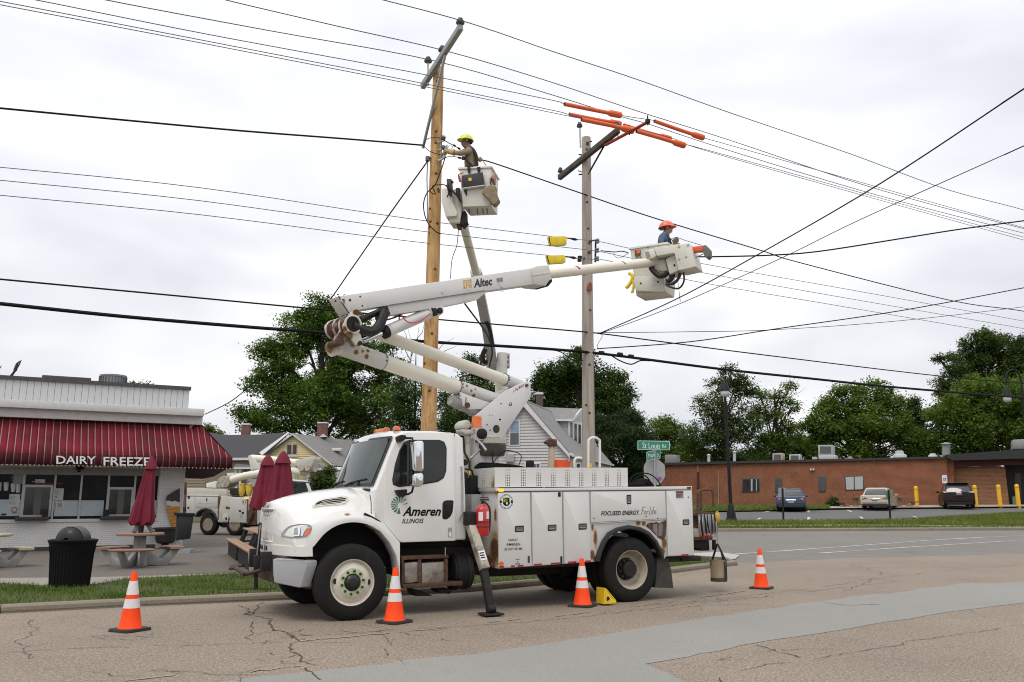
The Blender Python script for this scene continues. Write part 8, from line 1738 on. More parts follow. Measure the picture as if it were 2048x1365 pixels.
m=MB();m.prism(DSP.pts(zz(zL,[(1010,742),(1180,738),(1180,935),(1140,925)]),0),DSP.n*.15);m.build('dormer_side',GSD,gh)
m=MB();A_=[DSP.pt(*zL(968,722),-.35),df(1210,718,-.35),df(1290,628,-.35),DSP.pt(*zL(920,612),1.6),];m.prism(A_,(0,0,-.15));m.build('dormer_roof',SHG,gh);m=MB();m.prism([DSP.pt(*zL(968,722),-.38),df(1212,718,-.38),df(1212,740,-.38),DSP.pt(*zL(995,740),-.38)],DSP.n*.1);m.build('dormer_fascia',TRIM,gh);m=MB();m.prism([df(1212,722,-.38),df(1292,624,-.38),df(1296,642,-.38),df(1220,742,-.38)],DFP.n*.1);m.build('dormer_rake',TRIM,gh)
chimney(gh,1079,790,815,14,58,mat=brickm('dark_chimney_brick',(.085,.055,.045),(.06,.04,.035),(.13,.11,.1),.22,.075,var=.2))
m=MB();m.tube([gq(598,920,-.1),gq(605,1060,-.1),gq(615,1150,-.1)],.025,6);m.box(gq(635,1075,-.15),(.5,.2,.45));m.build('meter_box',pm('meter_grey',(.36,.36,.36),.5),gh)
# ==== BRICK BUILDING across the street
BKP=Plane(Vector((at(1640,1000,71).x,71,0)),117.0)
RB=brickm('red_brick',(.285,.086,.034),(.20,.056,.026),(.29,.165,.105),.24,.085,ms=.013,bump=.6,var=.22)
bb=thing('brick_building','long low red brick building with a dark roof edge behind the car park','building',Vector((at(1640,1000,71).x,71,1.1)))
def bq(x,y,o=0):return BKP.pt(*zH(x,y),o)
def bs(l,o,th,name,mat,parent=None,f=zH,**k):return slab(BKP,l,o,th,f).build(name,mat,parent or bb,**k)
uvwall(bs([(120,436),(1655,400),(1655,660),(1200,660),(700,665),(120,670)],0,.3,'front_wall',RB));
bs([(100,428),(1690,392),(1690,404),(100,440)],-.25,.35,'roof_edge',pm('roof_edge_dark',(.035,.033,.034),.7));m=MB();a,b=bq(120,430,.3),bq(1690,394,.3);m.prism([a,b,b+BKP.n*18,a+BKP.n*18],(0,0,-.2));m.build('roof',MATS['flat_roof'],bb)
a,b=bq(120,436),bq(120,670);m=MB();m.prism([a,b,b+BKP.n*18,a+BKP.n*18],BKP.d*.3);uvwall(m.build('end_wall',RB,bb))
DKF=pm('window_frame_dark',(.07,.068,.065),.5);OFG=pm('office_glass',(.022,.024,.026),.05,var=.4,vs=.8,coat=.5);BLW=pm('white_blind',(.44,.45,.45),.7,var=.05)
def bwin(l,panes,mats):
 w=bs(l,-.04,.12,'window',DKF,bevel=.01)
 for q,mt in zip(panes,mats):bs(q,-.055,.03,'pane',mt,w)
bwin([(600,506),(692,503),(692,576),(600,580)],[[(606,512),(644,511),(644,572),(606,574)],[(656,511),(671,510),(671,571),(656,571)],[(677,510),(687,510),(687,570),(677,571)]],[OFG]*3);bs([(646,510),(654,510),(654,572),(646,572)],-.06,.03,'sash',BLW);bs([(672,510),(676,510),(676,571),(672,571)],-.06,.03,'sash',BLW)
bwin([(1125,495),(1225,491),(1226,565),(1130,569)],[[(1132,500),(1173,498),(1174,563),(1136,564)],[(1179,498),(1221,496),(1221,561),(1180,563)]],[BLW]*2)
for l in([(770,502),(806,501),(806,580),(770,582)],[(990,495),(1030,494),(1032,576),(994,577)]):bwin(l,[[(l[0][0]+4,l[0][1]+4),(l[1][0]-4,l[1][1]+4),(l[2][0]-4,l[2][1]-4),(l[3][0]+4,l[3][1]-4)]],[pm('door_glass',(.045,.05,.052),.1,var=.3,coat=.4)])
bs([(368,472),(382,472),(382,560),(368,560)],-.03,.05,'downspout_stain',pm('brown_stain',(.07,.03,.018),.9));m=MB();m.tube([bq(478,465,-.1),bq(480,640,-.1),bq(410,645,-.1)],.035,6);m.tube([bq(374,425,-.1),bq(374,472,-.1)],.03,6);m.build('conduit',pm('conduit_tan',(.40,.30,.22),.6),bb)
m=MB();m.lathe([(.001,-.1),(.12,-.05),(.12,.05),(.001,.1)],bq(955,462,-.1),BKP.d,10);m.lathe([(.001,-.1),(.12,-.05),(.12,.05),(.001,.1)],bq(968,462,-.1),BKP.d,10);m.build('flood_lamp',pm('lamp_pale',(.5,.48,.42),.5),bb)
for x,y in((632,618),(878,478)):m=MB();m.lathe([(.001,-.03),(.06,-.02),(.06,.02)],bq(x,y,-.03),BKP.n,8);m.build('wall_vent',pm('vent_brown',(.14,.06,.04),.7),bb)
BK2=Plane(bq(1690,500,.9),116)
def b2s(l,o,th,name,mat,f=zH,**k):return slab(BK2,l,o,th,f).build(name,mat,bb,**k)
RB2=brickm('lighter_brick',(.33,.13,.055),(.25,.09,.042),(.34,.235,.15),.26,.1,ms=.014,bump=.4,var=.14)
uvwall(b2s([(1655,445),(1680,450),(1930,442),(1960,642),(1930,640),(1655,645)],0,.3,'entrance_wall',RB2));uvwall(b2s([(1640,402),(1688,402),(1688,645),(1655,652)],-.7,.8,'corner_pier',RB))
b2s([(1640,385),(2200,345),(2200,400),(1690,414),(1660,404)],-1.6,.3,'canopy_fascia',pm('canopy_dark',(.018,.018,.020),.6));b2s([(1680,410),(2200,395),(2200,430),(1680,450)],-.6,.2,'canopy_soffit',pm('canopy_maroon',(.075,.025,.022),.8));m=MB();a,b=BK2.pt(*zH(1650,392),-1.5),BK2.pt(*zH(2200,352),-1.5);m.prism([a,b,b+BK2.n*12,a+BK2.n*12],(0,0,-.25));m.build('canopy_roof',MATS['canopy_dark'],bb)
b2s([(1945,432),(2250,420),(2250,640),(1965,640)],1.5,.2,'porch_recess',pm('porch_dark',(.012,.012,.013),.6));uvwall(b2s([(1918,446),(1950,444),(1972,640),(1935,642)],.02,.5,'porch_pier',RB2));b2s([(2000,480),(2030,478),(2036,610),(2006,612)],1.45,.06,'porch_door',pm('porch_door_grey',(.06,.05,.055),.5));b2s([(1988,600),(2004,598),(2008,640),(1990,640)],.6,.1,'porch_sign',pm('porch_sign_grey',(.25,.25,.24),.6))
def unit(l,o,th,name,label,mat,cat,slats=0,f=zH):
 P=BKP.pts(zz(f,l),o);t=thing(name,label,cat,Vector(((P[0].x+P[2].x)/2,(P[0].y+P[2].y)/2,min(p.z for p in P))),group='roof units on the brick building')
 m=MB();m.prism(P,BKP.n*th);m.build('casing',mat,t,bevel=.03)
 if slats:
  a=P[0].lerp(P[2],.12);q=BKP.pts([((1-s)*zz(f,l)[0][0]+s*zz(f,l)[2][0],(1-t_)*zz(f,l)[0][1]+t_*zz(f,l)[2][1])for s,t_ in((.14,.14),(.86,.14),(.86,.86),(.14,.86))],o-.02);m=MB();m.prism(q,BKP.n*.03);m.build('grille',pm('unit_grille',(.10,.10,.10),.6,var=.4,vs=30),t)
 return t
UW=pm('unit_white',(.50,.50,.49),.5,var=.08);UT=pm('unit_tan',(.46,.40,.32),.6,var=.08);UG=pm('unit_grey',(.28,.28,.28),.5,.3,var=.15)
unit([(205,385),(262,385),(262,432),(205,432)],1.5,1.2,'roof_unit','grey metal roof box at the left end of the brick building, beside the stop sign',UG,'roof unit');unit([(757,378),(808,376),(808,416),(757,417)],2,1.2,'roof_unit','small tan square roof unit left of the white grilled one',UT,'roof unit',1);unit([(842,384),(898,382),(898,414),(842,415)],2,1.2,'roof_unit','low white framed roof unit with dark grille, right of the tan one',UW,'roof unit',1)
unit([(960,396),(984,395),(984,410),(960,411)],1.5,.5,'roof_unit','tiny cream box on the roof between the white units',UT,'roof unit');unit([(990,335),(1066,334),(1068,386),(992,388)],2.5,1.6,'roof_unit','tallest roof unit, pale grey with a large intake grille',pm('unit_pale',(.36,.38,.37),.5,var=.1),'roof unit',1);unit([(992,388),(1082,386),(1082,408),(994,410)],2.3,1.6,'roof_curb','white base box under the tallest roof unit',UW,'roof unit')
for x,y0,y1,w0,w1,lab in((1410,364,398,22,34,'larger white mushroom roof vent on the brick building'),(1580,378,394,16,22,'smaller white mushroom roof vent near the canopy'),(1155,394,408,12,18,'dark small dome vent on the brick building roof')):
 a=bq(x,y1,2);b=bq(x,y0,2);s=a.y/1729/2.566;m=MB();h=b.z-a.z;m.lathe([(w1*s,-.3),(w1*s,h*.25),(w1*s*.92,h*.4),(w0*s,h*.48),(w0*s*.9,h*.95),(w0*s*.6,h),(.001,h)],a,(0,0,1),20);m.build('roof_vent',UW if 'white' in lab else UG,th=(lab,'vent','mushroom vents on the brick building'),smooth=40)
for x,y0,y1,lab in((430,388,424,'thin pale vent pipe on the roof, left of the lamp post'),(562,372,420,'thicker pale vent pipe on the roof, right of the lamp post'),(1648,330,390,'grey hooded pipe where brick roof meets the dark canopy'),):
 a,b=bq(x,y1,1.2),bq(x,y0,1.2);m=MB();r=.13 if x!=1648 else.3;m.tube([a,b],r,10);m.tube([b,b+Vector((0,0,.12))],[r*1.6,r*.4],10);m.build('roof_pipe',UW if x!=1648 else UG,th=(lab,'pipe','pipes on the brick building'))
bx_=Plane(BK2.pt(*zH(2010,340),3),116);m=MB();m.prism(bx_.pts(zz(zH,[(1990,308),(2100,302),(2100,352),(1990,356)])),bx_.n*2);m.build('roof_unit',UG,th=('large plain grey roof box above the dark canopy','roof unit','roof units on the brick building'),bevel=.03)
LB=Vector((0,0,0))
def gsheet(l,dz_,nm,mat):return sheet(nm,G2(l),dz_,mat,1.0)
gsheet([(1380,1026),(1560,1023.5),(1660,1020.5),(1660,1015),(1560,1016),(1380,1018)],.09,'building_lawn',GRASSM);gsheet([(1660,1021),(1740,1020),(1850,1019.2),(1960,1018.2),(2060,1017.4),(2060,1013.5),(1960,1014),(1850,1014.5),(1740,1015.5),(1660,1016)],.14,'walkway',pm('tan_walkway',(.36,.30,.24),.9,var=.1))
q3=scatter(G2([(1380,1026),(1560,1023.5),(1660,1020.5),(1660,1015),(1560,1016),(1380,1018)]),16000,77);blades('lawn_grass',[(x,y,gz(x,y)+.085)for x,y in q3],.2,.03,BLADE2,78)
# ==== CARS
def car(name,label,c,az,paint,L=4.8,W=1.82,H=1.46,suv=False):
 t=thing(name,label,'car',c,R(90-az),group='cars parked at the brick building')
 k=H/1.46;gl=pm('car_glass',(.03,.034,.036),.05,var=.3,coat=.8);s=lambda x,z,y:Vector((x,y,z))
 belt=.93*k if not suv else 1.08
 side=[(-L/2,.38),(-L/2+.02,.62),(-L/2+.06,belt-.02),(-L/2+.5,belt+.03),(-L*.12,belt),(L*.2,belt-.02),(L/2-.35,belt-.18),(L/2-.05,belt-.34),(L/2,.5),(L/2-.05,.30),(L*.3,.24),(-L*.3,.24),(-L/2+.12,.28)]
 if suv:side[3]=(-L/2+.2,belt+.04)
 ri=[]
 for f,ins in((-1,.10),(-.985,.03),(-.94,0),(.94,0),(.985,.03),(1,.10)):
  cx_,cz_=0,.6;ri.append([s(cx_+(x-cx_)*(1-ins*.3),cz_+(z-cz_)*(1-ins),f*W/2)for x,z in side])
 m=MB();m.loft(ri);b=m.build('body',paint,t,local=True,bevel=.04,seg=2,smooth=50)
 r0=-L/2+(.55 if not suv else.10);tx=[(r0,belt-.02),(r0+(.62 if not suv else.40),H-.05),(r0+1.0,H),(L*.08,H-.02),(L*.27,belt-.04)]
 ri=[]
 for f,q in((-1,0),(-.80,1),(.80,1),(1,0)):
  pass
 base=[Vector((x,y,belt-.04))for x,y in((tx[0][0],-W*.47),(tx[4][0],-W*.47),(tx[4][0],W*.47),(tx[0][0],W*.47))];top=[Vector((x,y,z))for x,y,z in((tx[1][0],-W*.37,H-.06),(tx[3][0],-W*.37,H-.06),(tx[3][0],W*.37,H-.06),(tx[1][0],W*.37,H-.06))]
 top2=[Vector((p.x*.94,p.y*.85,H))for p in top]
 m=MB();m.loft([base,top,top2]);g=m.build('cabin',paint,t,local=True,bevel=.05,seg=2,smooth=50)
 def quad(a,b,c_,d,push,nm,mt,par,ins=.1,insv=None):
  insv=ins if insv is None else insv
  n=(b-a).cross(d-a).normalized();B=lambda u,v:(a.lerp(b,u)).lerp(d.lerp(c_,u),v)
  P=[B(ins,insv),B(1-ins,insv),B(1-ins,1-insv),B(ins,1-insv)];ctr=sum(P,Vector())/4
  if n.dot(ctr-Vector((0,0,.7)))<0:n=-n
  m=MB();m.prism([p+n*push for p in P],-n*.02);return m.build(nm,mt,par,local=True,bevel=.004)
 quad(base[3],base[0],top[0],top[3],.02,'rear_window',gl,t,.07,.09);quad(base[1],base[2],top[2],top[1],.02,'windshield',gl,t,.07,.09)
 for i,j in((0,1),(2,3)):
  mid=lambda a,b,u:a.lerp(b,u)
  quad(base[i],mid(base[i],base[j],.5),mid(top[i],top[j],.5),top[i],.02,'side_window',gl,t,.08,.12);quad(mid(base[i],base[j],.5),base[j],top[j],mid(top[i],top[j],.5),.02,'side_window',gl,t,.08,.12)
 rx=-L/2-.005
 def rear(y0,y1,z0,z1,nm,mt,dx=0.0,th=.03,bev=.01):m=MB();m.box((rx-dx+th/2,(y0+y1)/2,(z0+z1)/2),(th,abs(y1-y0),z1-z0));return m.build(nm,mt,t,local=True,bevel=bev)
 tl=pm('tail_lamp_red',(.28,.012,.015),.15,var=.15,coat=.8)if not suv else pm('tail_lamp_clear',(.50,.42,.42),.15,var=.1,coat=.8)
 for sg in(-1,1):
  m=MB();zc=belt-.18 if not suv else belt+.02;w_=.42 if not suv else.36;h_=.19 if not suv else.13
  m.prism([Vector((rx+.0,sg*(W/2-.05-w_),zc)),Vector((rx+.0,sg*(W/2-.10),zc-h_*.35)),Vector((rx+.18,sg*(W/2+.004),zc+h_*.1)),Vector((rx+.18,sg*(W/2+.004),zc+h_*.6)),Vector((rx+.03,sg*(W/2-.12),zc+h_*.75))],(.05,0,0));m.prism
  o=m.build('tail_lamp',tl,t,local=True,bevel=.01)
  m=MB();m.box((rx+.005,sg*(W/2-.22),zc+.04),(.02,.09,.06));m.build('lamp_lens',pm('reverse_lens',(.6,.55,.52),.2),o,local=True)
 rear(-.16 if suv else-.19,.16 if suv else.19,belt-.40 if not suv else belt-.13,belt-.25 if not suv else belt+.02,'license_plate',WHITEV if suv else pm('plate_grey',(.42,.43,.45),.5),.012)
 m=MB();m.box((rx-.008,0,(belt-.325)if not suv else(belt-.055)),(.012,.34,.05));m.build('plate_print',pm('plate_ink',(.08,.08,.12),.5),t,local=True)
 rear(-W*.42,W*.42,.26,.42,'bumper_trim',BLACK if suv else pm('bumper_painted_shadow',(.02,.02,.021),.6),.012)  # sedans get a near-black strip painting the shadow low on the bumper
 m=MB();m.tube([Vector((rx+.01,-.3,belt-.21)),Vector((rx-.01,0,belt-.20)),Vector((rx+.01,.3,belt-.21))],.02,6);m.build('trim_strip',CHROME if not suv else BLACK,t,local=True)
 m=MB();m.box((-L/2+.02,0,.52),(.07,W*.9,.025));m.build('bumper_crease',paint,t,local=True,bevel=.01)
 if suv:
  m=MB();m.box((tx[1][0]-.05,0,H-.02),(.28,W*.7,.05));m.build('spoiler',paint,t,local=True,bevel=.02)
 for x in(-L*.295,L*.30):
  for sg in(-1,1):
   c_=Vector((x,sg*(W/2-.0),.33 if not suv else.37));r=.33 if not suv else.37;m=MB();m.lathe([(r*.62,.01),(r*.66,0),(r*.93,0),(r,.05),(r,.19),(r*.9,.22),(.05,.22)],c_,(0,-sg,0),24,caps=False);w=m.build('wheel',RUBBER,t,local=True,smooth=40)
   m=MB();m.lathe([(r*.63,.02),(r*.55,.05),(r*.2,.03),(.001,.03)],c_,(0,-sg,0),20);m.build('rim',pm('alloy_rim',(.35,.35,.36),.3,.7),w,local=True,smooth=30)
 for sg in(-1,1):m=MB();m.box((L*.17,sg*(W/2+.10),belt+.06),(.12,.2,.13));m.build('side_mirror',paint,t,local=True,bevel=.03)
 m=MB();m.box((tx[2][0]-.1,0,H+.02),(.14,.05,.06));m.build('roof_antenna',BLACK,t,local=True,bevel=.01)
 return t
def carpaint(n,c,sp=.5,ct=.3):return pm(n,c,.32,.05,var=.03,coat=ct,spec=sp)
def carpos(px,py,Y):v=at(px,py,Y);v.z=gz(v.x,Y)+.02;return v
def park(px,py,d,L):g=gp(px,py);h=Vector((math.sin(R(d)),math.cos(R(d)),0));c=g+h*(L/2);c.z=gz(c.x,c.y)+.015;return c
car('parked_car','blue sedan parked nose-in, seen from behind a dark post',park(1583,1025.5,18,4.7),18,carpaint('blue_car_paint',(.010,.040,.095)),4.7,1.80,1.45)
car('parked_car','champagne beige sedan parked nose-in by the white-blind window',park(1751,1023,30,4.85),30,carpaint('champagne_car_paint',(.45,.40,.31)),4.85,1.80,1.46)
car('parked_car','dark maroon SUV parked beside the yellow bollards',park(1921,1020.5,22,4.75),22,carpaint('maroon_car_paint',(.012,.0045,.0055),.2,.08),4.75,1.93,1.74,True)
# ==== STREET FURNITURE
for x,y0,y1,lab in((1835,1016,973,'yellow bollard left of the maroon SUV'),(1953,1017,971,'yellow bollard just right of the maroon SUV, half hidden'),(2001,1017,970,'yellow bollard at the right of the brick pier, second from right'),(2038,1017,969,'yellow bollard in front of the dark porch, the rightmost')):
 g=gp(x,y0);h=at(x,y1,g.y).z-g.z;t=thing('bollard',lab,'bollard',g,group='yellow bollards by the entrance');r=.14
 m=MB();m.lathe([(r,0),(r,h-.12),(r*.95,h-.06),(r*.6,h),(.001,h+.02)],g,(0,0,1),16);m.build('post',pm('bollard_yellow',(.80,.44,.015),.45,var=.06),t,smooth=40);m=MB();m.lathe([(r+.006,h-.25),(r+.006,h-.21)],g,(0,0,1),16,caps=False);m.build('band',pm('bollard_band',(.45,.24,.02),.5),t)
def lamp(base,top,label,arm=False):
 t=thing('street_lamp',label,'street lamp',base,group='black street lamps');BLK=pm('lamp_black',(.010,.010,.0105),.5,var=.1,spec=.25);h=top.z-base.z
 m=MB();m.lathe([(.30,0),(.30,.12),(.24,.16),(.22,.45),(.16,.62),(.15,.75),(.12,.8),(.095,.9)],base,(0,0,1),16);m.build('base',BLK,t,smooth=35)
 m=MB();m.tube([base+Vector((0,0,.8)),base.lerp(top,.6),top],[.095,.08,.06],14);m.build('post',BLK,t,smooth=40);return t,BLK
def lantern(t,p,BLK,s=1.0):
 m=MB();m.lathe([(.03,.62*s),(.05,.55*s),(.08,.50*s),(.13*s,.42*s),(.21*s,.12*s),(.235*s,.06*s),(.235*s,.02*s),(.19*s,0)],p,(0,0,1),16);m.build('lantern',BLK,t,smooth=35)
 m=MB();m.lathe([(.19*s,.01),(.20*s,-.10*s),(.16*s,-.22*s),(.08*s,-.27*s),(.001,-.28*s)],p,(0,0,1),16);m.build('globe',pm('lamp_globe',(.55,.56,.57),.15,coat=.8),t,smooth=50)
lb=gp(1463,1042);lt=at(1449,770,lb.y);t,BLK=lamp(lb,lt,'tall black street lamp right of the truck tail');lantern(t,lt+Vector((0,0,-.35)),BLK,1.15);m=MB();m.tube([lt,at(1447,742,lb.y)],[.05,.02],8);m.build('finial',BLK,t)
lb=Vector((at(2068,1030,45).x,45,gz(30,45)));lt=at(2044,775,45);t,BLK=lamp(lb,lt,'black arched street lamp at the right edge with its lantern hanging before the trees')
m=MB();m.tube(catmull([at(2044,780,45),at(2040,752,45),at(2027,740,45),at(2014,747,45),at(2012,770,45)],5),.05,8);m.build('arch_arm',BLK,t,smooth=50);lantern(t,at(2014,795,45),BLK,1.0)
SY=27.0;sg=at(1308,1000,SY);sg.z=0;ss=thing('street_sign','green St Louis Rd and Maple St blades above the grey back of a stop sign','street sign',sg);SGP=Plane(sg,96);GRN=pm('sign_green',(.012,.235,.15),.4,var=.08)
def ssl(l,o,th,name,mat,par=None,pl=None,rad=0,**k):return slab(pl or SGP,rounded(zz(zO,l),rad/3.79)if rad else zz(zO,l),o,th).build(name,mat,par or ss,**k)
m=MB();m.tube([sg,SGP.pt(*zO(262,300))],.032,10);m.build('post',STEEL,ss,smooth=40)
b1_=ssl([(133,233),(378,237),(378,306),(133,304)],-.05,.012,'name_blade',pm('sign_rim',(.55,.60,.57),.4),rad=4);ssl([(138,238),(373,242),(373,301),(138,299)],-.054,.004,'blade_face',GRN,b1_)
W=[SGP.pt(*zO(*p),-.0545)for p in((170,292),(304,296),(170,248))];text('St Louis','lettering',*W,WHITEV,b1_,bold=.002);W=[SGP.pt(*zO(*p),-.0545)for p in((320,289),(348,290),(320,262))];text('Rd','lettering',*W,WHITEV,b1_)
S2P=Plane(SGP.pt(*zO(255,340),-.02),60);b2_=ssl([(202,320),(308,298),(306,370),(204,386)],-.02,.012,'name_blade',MATS['sign_rim'],None,S2P,4);ssl([(205,324),(305,303),(303,366),(207,381)],-.024,.004,'blade_face',GRN,b2_,S2P)
W=[S2P.pt(*zO(*p),-.0245)for p in((212,375),(270,363),(212,334))];text('Maple','lettering',*W,WHITEV,b2_);W=[S2P.pt(*zO(*p),-.0245)for p in((278,360),(300,356),(278,327))];text('St','lettering',*W,WHITEV,b2_)
OCT=[(180,428),(205,378),(290,376),(340,420),(342,510),(300,568),(225,575),(182,540)]
so=ssl(OCT,.03,.01,'stop_sign_back',pm('sign_back_grey',(.36,.365,.37),.45,.3,var=.1));ssl([(284,512),(314,508),(314,536),(286,540)],.024,.005,'purple_sticker',pm('purple_vinyl',(.28,.08,.34),.5),so)
m=MB();m.tube([SGP.pt(*zO(378,268),-.045),SGP.pt(*zO(384,268),-.045)],.02,6);m.tube([S2P.pt(*zO(308,326),-.02),S2P.pt(*zO(316,326),-.02)],.02,6);m.build('blade_clip',STEEL,ss)
for x,y0,y1,l,lab,mt in((1567,1044,977,[(1557,976),(1571,976),(1570,995),(1557,994)],'dark sign post with a small grey panel in front of the blue car',pm('panel_grey',(.32,.33,.34),.5)),(1781,1043,981,[(1771,982),(1786,979),(1787,998),(1772,1000)],'dark sign post with a small green panel right of the beige car',pm('panel_olive',(.18,.22,.15),.6))):
 g=gp(x,y0);e=at(x-(2 if x<1600 else 4),y1,g.y);t=thing('sign_post',lab,'sign post',g);m=MB();m.tube([g,e],.05,8);m.build('post',MATS['lamp_black'],t);pl=Plane(g+Vector((0,.08,0)),95);m=MB();m.prism(pl.pts(l),pl.n*.03);m.build('panel',mt,t)
g=gp(1896,1017.5);t=thing('parking_sign','white accessible parking sign on a thin pole behind the maroon SUV','sign',g);pl=Plane(g,100);m=MB();m.tube([g,pl.pt(1888,950)],.035,8);m.build('post',STEEL,t);m=MB();m.prism(pl.pts([(1884,951),(1894,951),(1895,967),(1885,967)],-.05),pl.n*.02);f_=m.build('panel',WHITEV,t)
m=MB();m.prism(pl.pts([(1887,956.5),(1892,956.5),(1892,961.5),(1887,961.5)],-.06),pl.n*.01);m.build('blue_square',pm('access_blue',(.02,.06,.25),.5),f_)
m=MB();m.prism(pl.pts([(1889,957.2),(1890,957.2),(1890,959.2),(1891,959.4),(1891,960.8),(1889.6,961),(1888.2,960),(1889,959)],-.064),pl.n*.006);m.build('access_symbol',WHITEV,f_)
for x,lab in((1708,'brown concrete table left of the beige car by the brick wall'),(1796,'brown concrete table right of the beige car by the brick wall')):
 g=gp(x+4,1017.5);t=thing('concrete_table',lab,'picnic table',g,group='brown tables at the brick wall');BT=pm('brown_concrete',(.22,.125,.09),.9,var=.2)
 m=MB();m.lathe([(.001,.74),(.55,.74),(.55,.82),(.001,.82)],g,(0,0,1),20);m.build('table_top',BT,t);m=MB();m.lathe([(.3,0),(.16,.3),(.2,.74)],g,(0,0,1),8);m.build('pedestal',pm('pale_brown_concrete',(.33,.22,.16),.9),t)
 for s in(-1,1):
  m=MB();m.prism([g+Vector((s*.75,-.5,.42)),g+Vector((s*1.25,-.4,.42)),g+Vector((s*1.25,.4,.42)),g+Vector((s*.75,.5,.42))],(0,0,.08));m.build('seat',BT,t);m=MB();m.prism([g+Vector((s*.2,-.1,.05)),g+Vector((s*.7,-.1,0)),g+Vector((s*1.1,-.1,.42)),g+Vector((s*.8,-.1,.42))],(0,.2,0));m.build('leg',MATS['pale_brown_concrete'],t)
  # ---- traffic cones
def cone(c,rot,label):
 t=thing('traffic_cone',label,'traffic cone',c,R(rot),group='orange traffic cones round the truck')
 m=MB();q=rounded([(-.19,-.19),(.19,-.19),(.19,.19),(-.19,.19)],.05,3);m.prism([Vector((x,y,0))for x,y in q],(0,0,.035),poly2=[Vector((x*.96,y*.96,.035))for x,y in q]);m.build('base',CONEB,t,local=True,bevel=.008)
 H_=.71;r0,r1=.135,.030;rr=lambda z:r0+(r1-r0)*(z-.035)/(H_-.035)
 m=MB();m.lathe([(r0+.012,.033),(r0+.006,.05)]+[(rr(z),z)for z in(.06,.2,.4,.6,H_-.012)]+[(r1*.9,H_),(r1*.7,H_),(r1*.6,H_-.05)],(0,0,0),(0,0,1),28,caps=False);m.build('cone_body',ORANGE,t,local=True,smooth=50)
 for z0,z1 in((.275,.385),(.435,.60)):m=MB();m.lathe([(rr(z0),z0),(rr(z0)+.003,z0),(rr(z1)+.003,z1),(rr(z1),z1)],(0,0,0),(0,0,1),28,caps=False);m.build('reflective_collar',REFL,t,local=True,smooth=50)
 return t
cn=cone(gp(259.5,1262),62,'traffic cone standing alone left of the truck front')
for x,y,r_,lab in((788.5,1246,55,'traffic cone in front of the cab step behind the front wheel'),(1165,1214,66,'traffic cone in front of the utility body by the wheel chock'),(1523,1178,58,'traffic cone right behind the truck near the street corner')):dup(cn,gp(x,y),R(r_),lab)
v_=.02;chk=thing('wheel_chock','yellow wheel chock wedged before the rear wheel','wheel chock',T2W(TL(*zS(150,1300),-.12)))
def tworld(l,f,v):return[T2W(p)for p in tls(f,l,v)]
def tw_slab(l,f,v,th,name,mat,par=None,rad=0,bevel=0,**k):
 m=MB();P=tworld(rounded(l,rad)if rad else l,f,v);m.prism(P,TP.n*th);return m.build(name,mat,par,bevel=bevel,**k)
CHO=[(168,1125),(180,1150),(205,1185),(245,1235),(288,1275),(288,1296),(165,1305)]
for o in(-.22,-.05):tw_slab(CHO,zS,o+.02,.03,'side_cheek',YELLOW,chk,bevel=.005)
m=MB();a=tworld([(168,1125),(165,1305)],zS,-.2);b=tworld([(168,1125),(165,1305)],zS,-.0)
a0=T2W(TL(*zS(168,1128),-.2));a1=T2W(TL(*zS(166,1303),-.2));w_=TP.n*.22;m.prism([a0,a1,a1+w_,a0+w_],TP.d*-.02);m.build('back_plate',YELLOW,chk);m=MB();q0,q1=T2W(TL(*zS(180,1150),-.2)),T2W(TL(*zS(286,1276),-.2));m.prism([q0,q1,q1+w_,q0+w_],(0,0,.02));m.build('ramp_plate',YELLOW,chk)
for l in([(185,1222),(210,1220),(218,1250),(190,1272),(182,1255)],):tw_slab(l,zS,-.203,.006,'hole',BLACK,chk,rad=6)
m=MB();q=[T2W(TL(166/1.,0,0))]if False else None
ex_=tworld([(0,0)],zA,0);e0,e1=T2W(TL(*zA(1409,765),-.03)),T2W(TL(*zA(1409,580),-.03));et=thing('fire_extinguisher','red fire extinguisher strapped to the truck body behind the cab','fire extinguisher',e0);h=e1.z-e0.z;r_=.10
m=MB();m.lathe([(r_*.9,0),(r_,.015),(r_,h*.86),(r_*.85,h*.94),(r_*.4,h),(.03,h+.02),(.001,h+.02)],e0,(0,0,1),28);m.build('cylinder',pm('extinguisher_red',(.48,.012,.015),.22,coat=.6,var=.05),et,smooth=40)
m=MB();m.lathe([(.025,0),(.025,.06),(.001,.07)],e0+Vector((0,0,h)),(0,0,1),10);m.box(e0+Vector((.03,0,h+.08)),(.14,.03,.02));m.box(e0+Vector((.03,0,h+.11)),(.12,.03,.015));m.build('valve',DARKST,et);m=MB();m.tube(catmull([e0+Vector((.03,0,h+.05)),e0+TP.d*.12+Vector((0,0,h*.9)),e0+TP.d*.125+Vector((0,0,h*.4)),e0+TP.d*.11+Vector((0,0,h*.1))],4),.014,8);m.build('hose',pm('hose_dark_red',(.10,.012,.014),.6),et)
for f in(.27,.42):m=MB();m.lathe([(r_+.002,h*f),(r_+.004,h*f),(r_+.004,h*f+.025),(r_+.002,h*f+.025)],e0,(0,0,1),28,caps=False);m.build('strap',pm('strap_dark',(.16,.01,.012),.5),et)
for u0,u1,z0,z1 in((-.085,-.035,.50,.78),(.02,.075,.56,.80)):
 ring=[]
 for k in range(6):a=math.asin(max(-1,min(1,(u0+(u1-u0)*k/5)/r_)));q=e0+TP.d*math.sin(a)*(r_+.002)-TP.n*math.cos(a)*(r_+.002);ring.append([q+Vector((0,0,h*z0)),q+Vector((0,0,h*z1))])
 m=MB();m.loft(ring,closed=False,caps=False);m.build('label',WHITEV,et,smooth=60)
